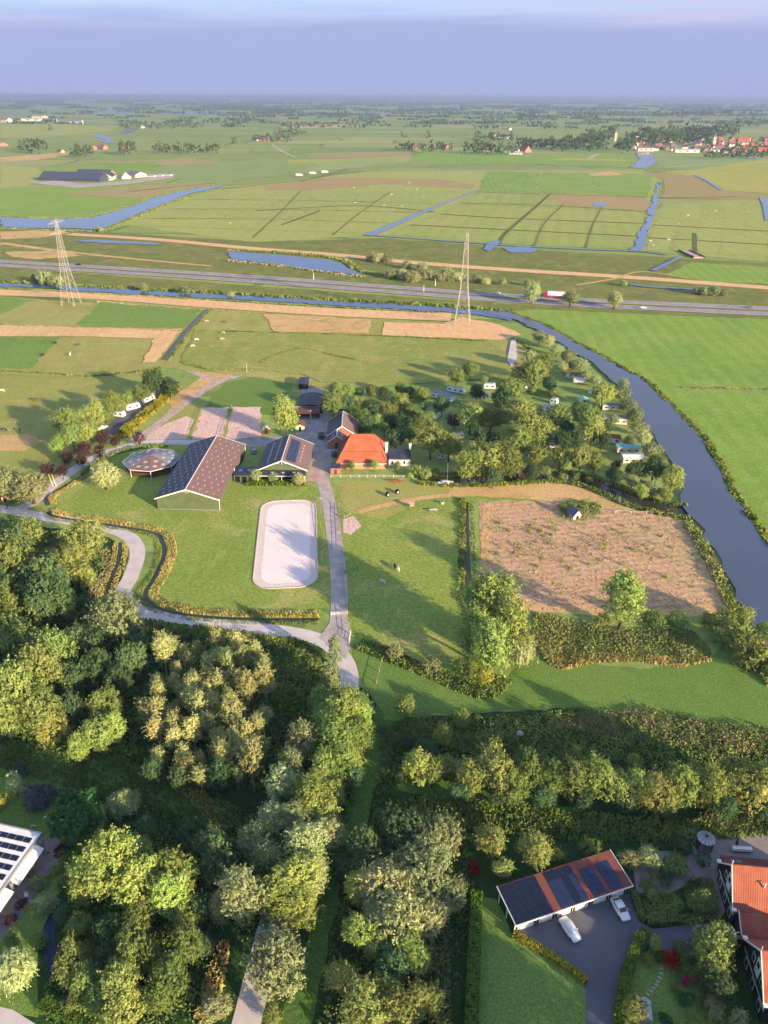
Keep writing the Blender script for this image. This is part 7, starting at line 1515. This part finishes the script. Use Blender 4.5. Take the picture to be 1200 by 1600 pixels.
# farmsteads, each named by what stands by it
for px, w, l, e, r, wl_, rf, rz, lb in (((148,234),14,20,3.5,11,W_BRICK,R_ORANGE,.3,'orange-roofed far farmhouse, left of the red cluster'), ((161,233),15,22,3.5,10,W_BRICK,R_PINK,.9,'pink-red roofed far farmhouse, right of the red cluster'), ((165,231),10,14,4,9,W_BRICK,R_ORANGE,.2,'small orange roof behind the far red cluster'), ((196,233),11,16,4,10,W_BRICK,R_PINK,1.2,'far house with pinkish roof beside round trees'),
    ((6,228),22,26,4,10,W_BRICK,R_BROWNR,.4,'brown-red roofed far farm at the left edge'), ((95,238),10,18,3,6,W_YEL,R_BROWNR,.9,'small tan far barn left of the red cluster'), ((8,191),40,60,10,20,W_WHITE,R_PINK,1.2,'pink far building at the left edge below the lakes'), ((45,189),20,150,10,13,W_WHITE,M_LIGHT,1.5,'long white far works building'), ((63,188),60,60,18,22,W_YEL,M_LIGHT,1.5,'tallest pale block of the far works'), ((80,190),20,60,8,11,W_WHITE,M_LIGHT,1.5,'low white end of the far works'), ((120,193),20,60,8,16,W_WHITE,R_GREYR,1.4,'pale far hall in the hamlet strip'), ((222,200),16,24,5,12,W_WHITE,R_PINK,.5,'small pale house beside the upper river bend'),
    ((412,220),14,36,4,9,W_BRICK,R_PINK,1.3,'pinkish far barn beside the straight lane'), ((398,220),12,20,4,9,W_WHITE,R_GREYR,1.0,'grey far shed left of the lane barn'), ((437,218),14,20,4,9,W_BRICK,R_ORANGE,.8,'orange far roof among trees right of the lane barn'), ((645,232),16,22,4,12,W_BRICK,R_ORANGE,.5,'orange-roofed house in the far tree row'), ((694,232),14,24,4,10,W_BRICK,R_BROWNR,.8,'brown roof at the right of the far tree row'), ((770,215),22,28,5,15,W_BRICK,R_PINK,.4,'pink-roofed far farm among trees'), ((788,216),14,30,4,8,W_WHITE,R_GREYR,1.2,'white far shed beside the pink-roofed farm'),
    ((820,238),20,26,4,15,W_BRICK,R_ORANGE,.5,'bright orange pyramid-like farm roof left of the village'), ((800,238),18,34,4,8,W_WHITE,R_GREYR,1.2,'grey far sheds left of the bright orange farm'), ((806,241),14,30,3,6,W_WHITE,M_LIGHT,1.4,'low white shed before the bright orange farm'), ((570,186),20,34,5,10,W_WHITE,R_GREYR,1.3,'white far farm on the middle horizon land'), ((1170,196),22,50,5,9,W_WHITE,R_GREYR,1.4,'long white far farm beyond the village'), ((795,203),14,20,4,9,W_WHITE,R_ORANGE,.5,'tiny far house left of the village land')):
    far_house('far_farm' if 'works' not in lb else 'works_building', lb, px, w, l, e, r, wl_, rf, rz, cat='building' if 'works' in lb or 'block' in lb else 'farmhouse')
# village
rd = random.Random(9); rows = []
kinds = [(R_ORANGE, 'orange'), (R_PINK, 'dull red'), (R_BROWNR, 'brown'), (R_GREYR, 'grey'), (R_DARKR, 'dark')]
for i in range(118):
    x = rd.uniform(985, 1215); y = rd.uniform(219, 240) if x > 1035 else rd.uniform(222, 236)
    if 993 < x < 1026 and y > 236: continue
    rf, nm = kinds[min(4, int(rd.random() ** 1.2 * 5))]
    far_house('village_house', f'{nm}-roofed house in the far village beside the canal', (x, y), (9, 11)[i % 2], (12, 16)[i % 2], 5, (9.5, 10.5)[i % 2], (W_WHITE, W_BRICK)[i % 2], rf, rd.uniform(-.3, .3) + (1.57 if rd.random() < .6 else 0), f'{nm}-roofed village houses', windows=False, chim=(i % 2 == 0))
far_house('village_hall', 'long white hall on the water at the village edge', (1008, 236), 18, 40, 7, 10, W_WHITE, R_PINK, 1.5, cat='building'); far_house('village_hall', 'long pale flat hall along the village front', (1072, 238), 18, 60, 6, 8, W_WHITE, M_LIGHT, 1.55, cat='building'); far_house('village_hall', 'bright red roofed hall at the right of the village', (1160, 224), 22, 34, 9, 17, W_BRICK, R_ORANGE, 1.5, cat='building'); far_house('village_hall', 'grey-roofed long hall in the village middle', (1118, 237), 20, 70, 5, 9, W_WHITE, R_GREYR, 1.55, cat='building')
def tower(label, px, w, h, spire, wall, roof):
    p = P(*px); t = thing('church_tower', label, 'tower', (p[0], p[1], 0)); MB().box(-w/2, -w/2, 0, w/2, w/2, h).build('shaft', wall, t); MB().add([(-w/2-.3,-w/2-.3,h), (w/2+.3,-w/2-.3,h), (w/2+.3,w/2+.3,h), (-w/2-.3,w/2+.3,h), (0,0,h+spire)], [(0,1,4),(1,2,4),(2,3,4),(3,0,4),(3,2,1,0)]).build('spire', roof, t)
    for z in (h*.5, h*.8): win(t, 0, -w/2, z, w*.3, h*.12, 'y-')
tower('yellow-lit church tower at the left of the village', (961, 221), 7, 24, 9, W_YEL, R_GREYR); tower('pale church tower at the right of the village', (1115, 226), 7, 20, 12, W_YEL, R_GREYR); tower('white stepped block tower at the village edge', (994, 222), 12, 16, 4, W_WHITE, R_GREYR); tower('thin grey spire beside the far steep-roofed house', (193, 231), 4, 8, 12, W_BRICK, R_PINK)
# unseen neighbours added beyond the picture to throw shade over drive and garden
hC = zaan('house', 'third dark green house of the row, beyond the picture bottom', (55, 51.5, 0), math.radians(-7), 9.4, 16, 4.9, 9.5)
for x, y, r, l in ((66, 42, 5.5, 'tall garden tree beyond the picture, behind the third house'), (43, 41, 5, 'tall garden tree beyond the picture bottom, by the drive'), (36, 43, 5, 'tall garden tree beyond the picture bottom, between drive and lawn'), (47, 46, 5.5, 'tall garden tree beyond the picture bottom, by the third house'), (31, 38, 5, 'tall garden tree beyond the picture bottom, left of the drive')): tree_at('tall', x, y, r * .8, l)

# ------------------------------------------------------------------ haze over the far country
hz = MB(); hz.box(-59000, -1400, -1.5, 59000, 94000, 128)
hm = bpy.data.materials.new('haze_air'); hm.use_nodes = True; t = hm.node_tree
t.nodes.remove(t.nodes['Principled BSDF'])
pv = N(t, 'ShaderNodeVolumePrincipled'); pv.inputs['Color'].default_value = (.34, .45, .72, 1); pv.inputs['Density'].default_value = HAZE_D; pv.inputs['Anisotropy'].default_value = .1
t.links.new(pv.outputs[0], t.nodes['Material Output'].inputs['Volume'])
try: hm.cycles.homogeneous_volume = True
except Exception: pass
try: hm.volume_intersection_method = 'FAST'
except Exception: pass
tag(hz.build('haze', hm), 'thin blue evening haze over the far polder', 'haze', kind='stuff')
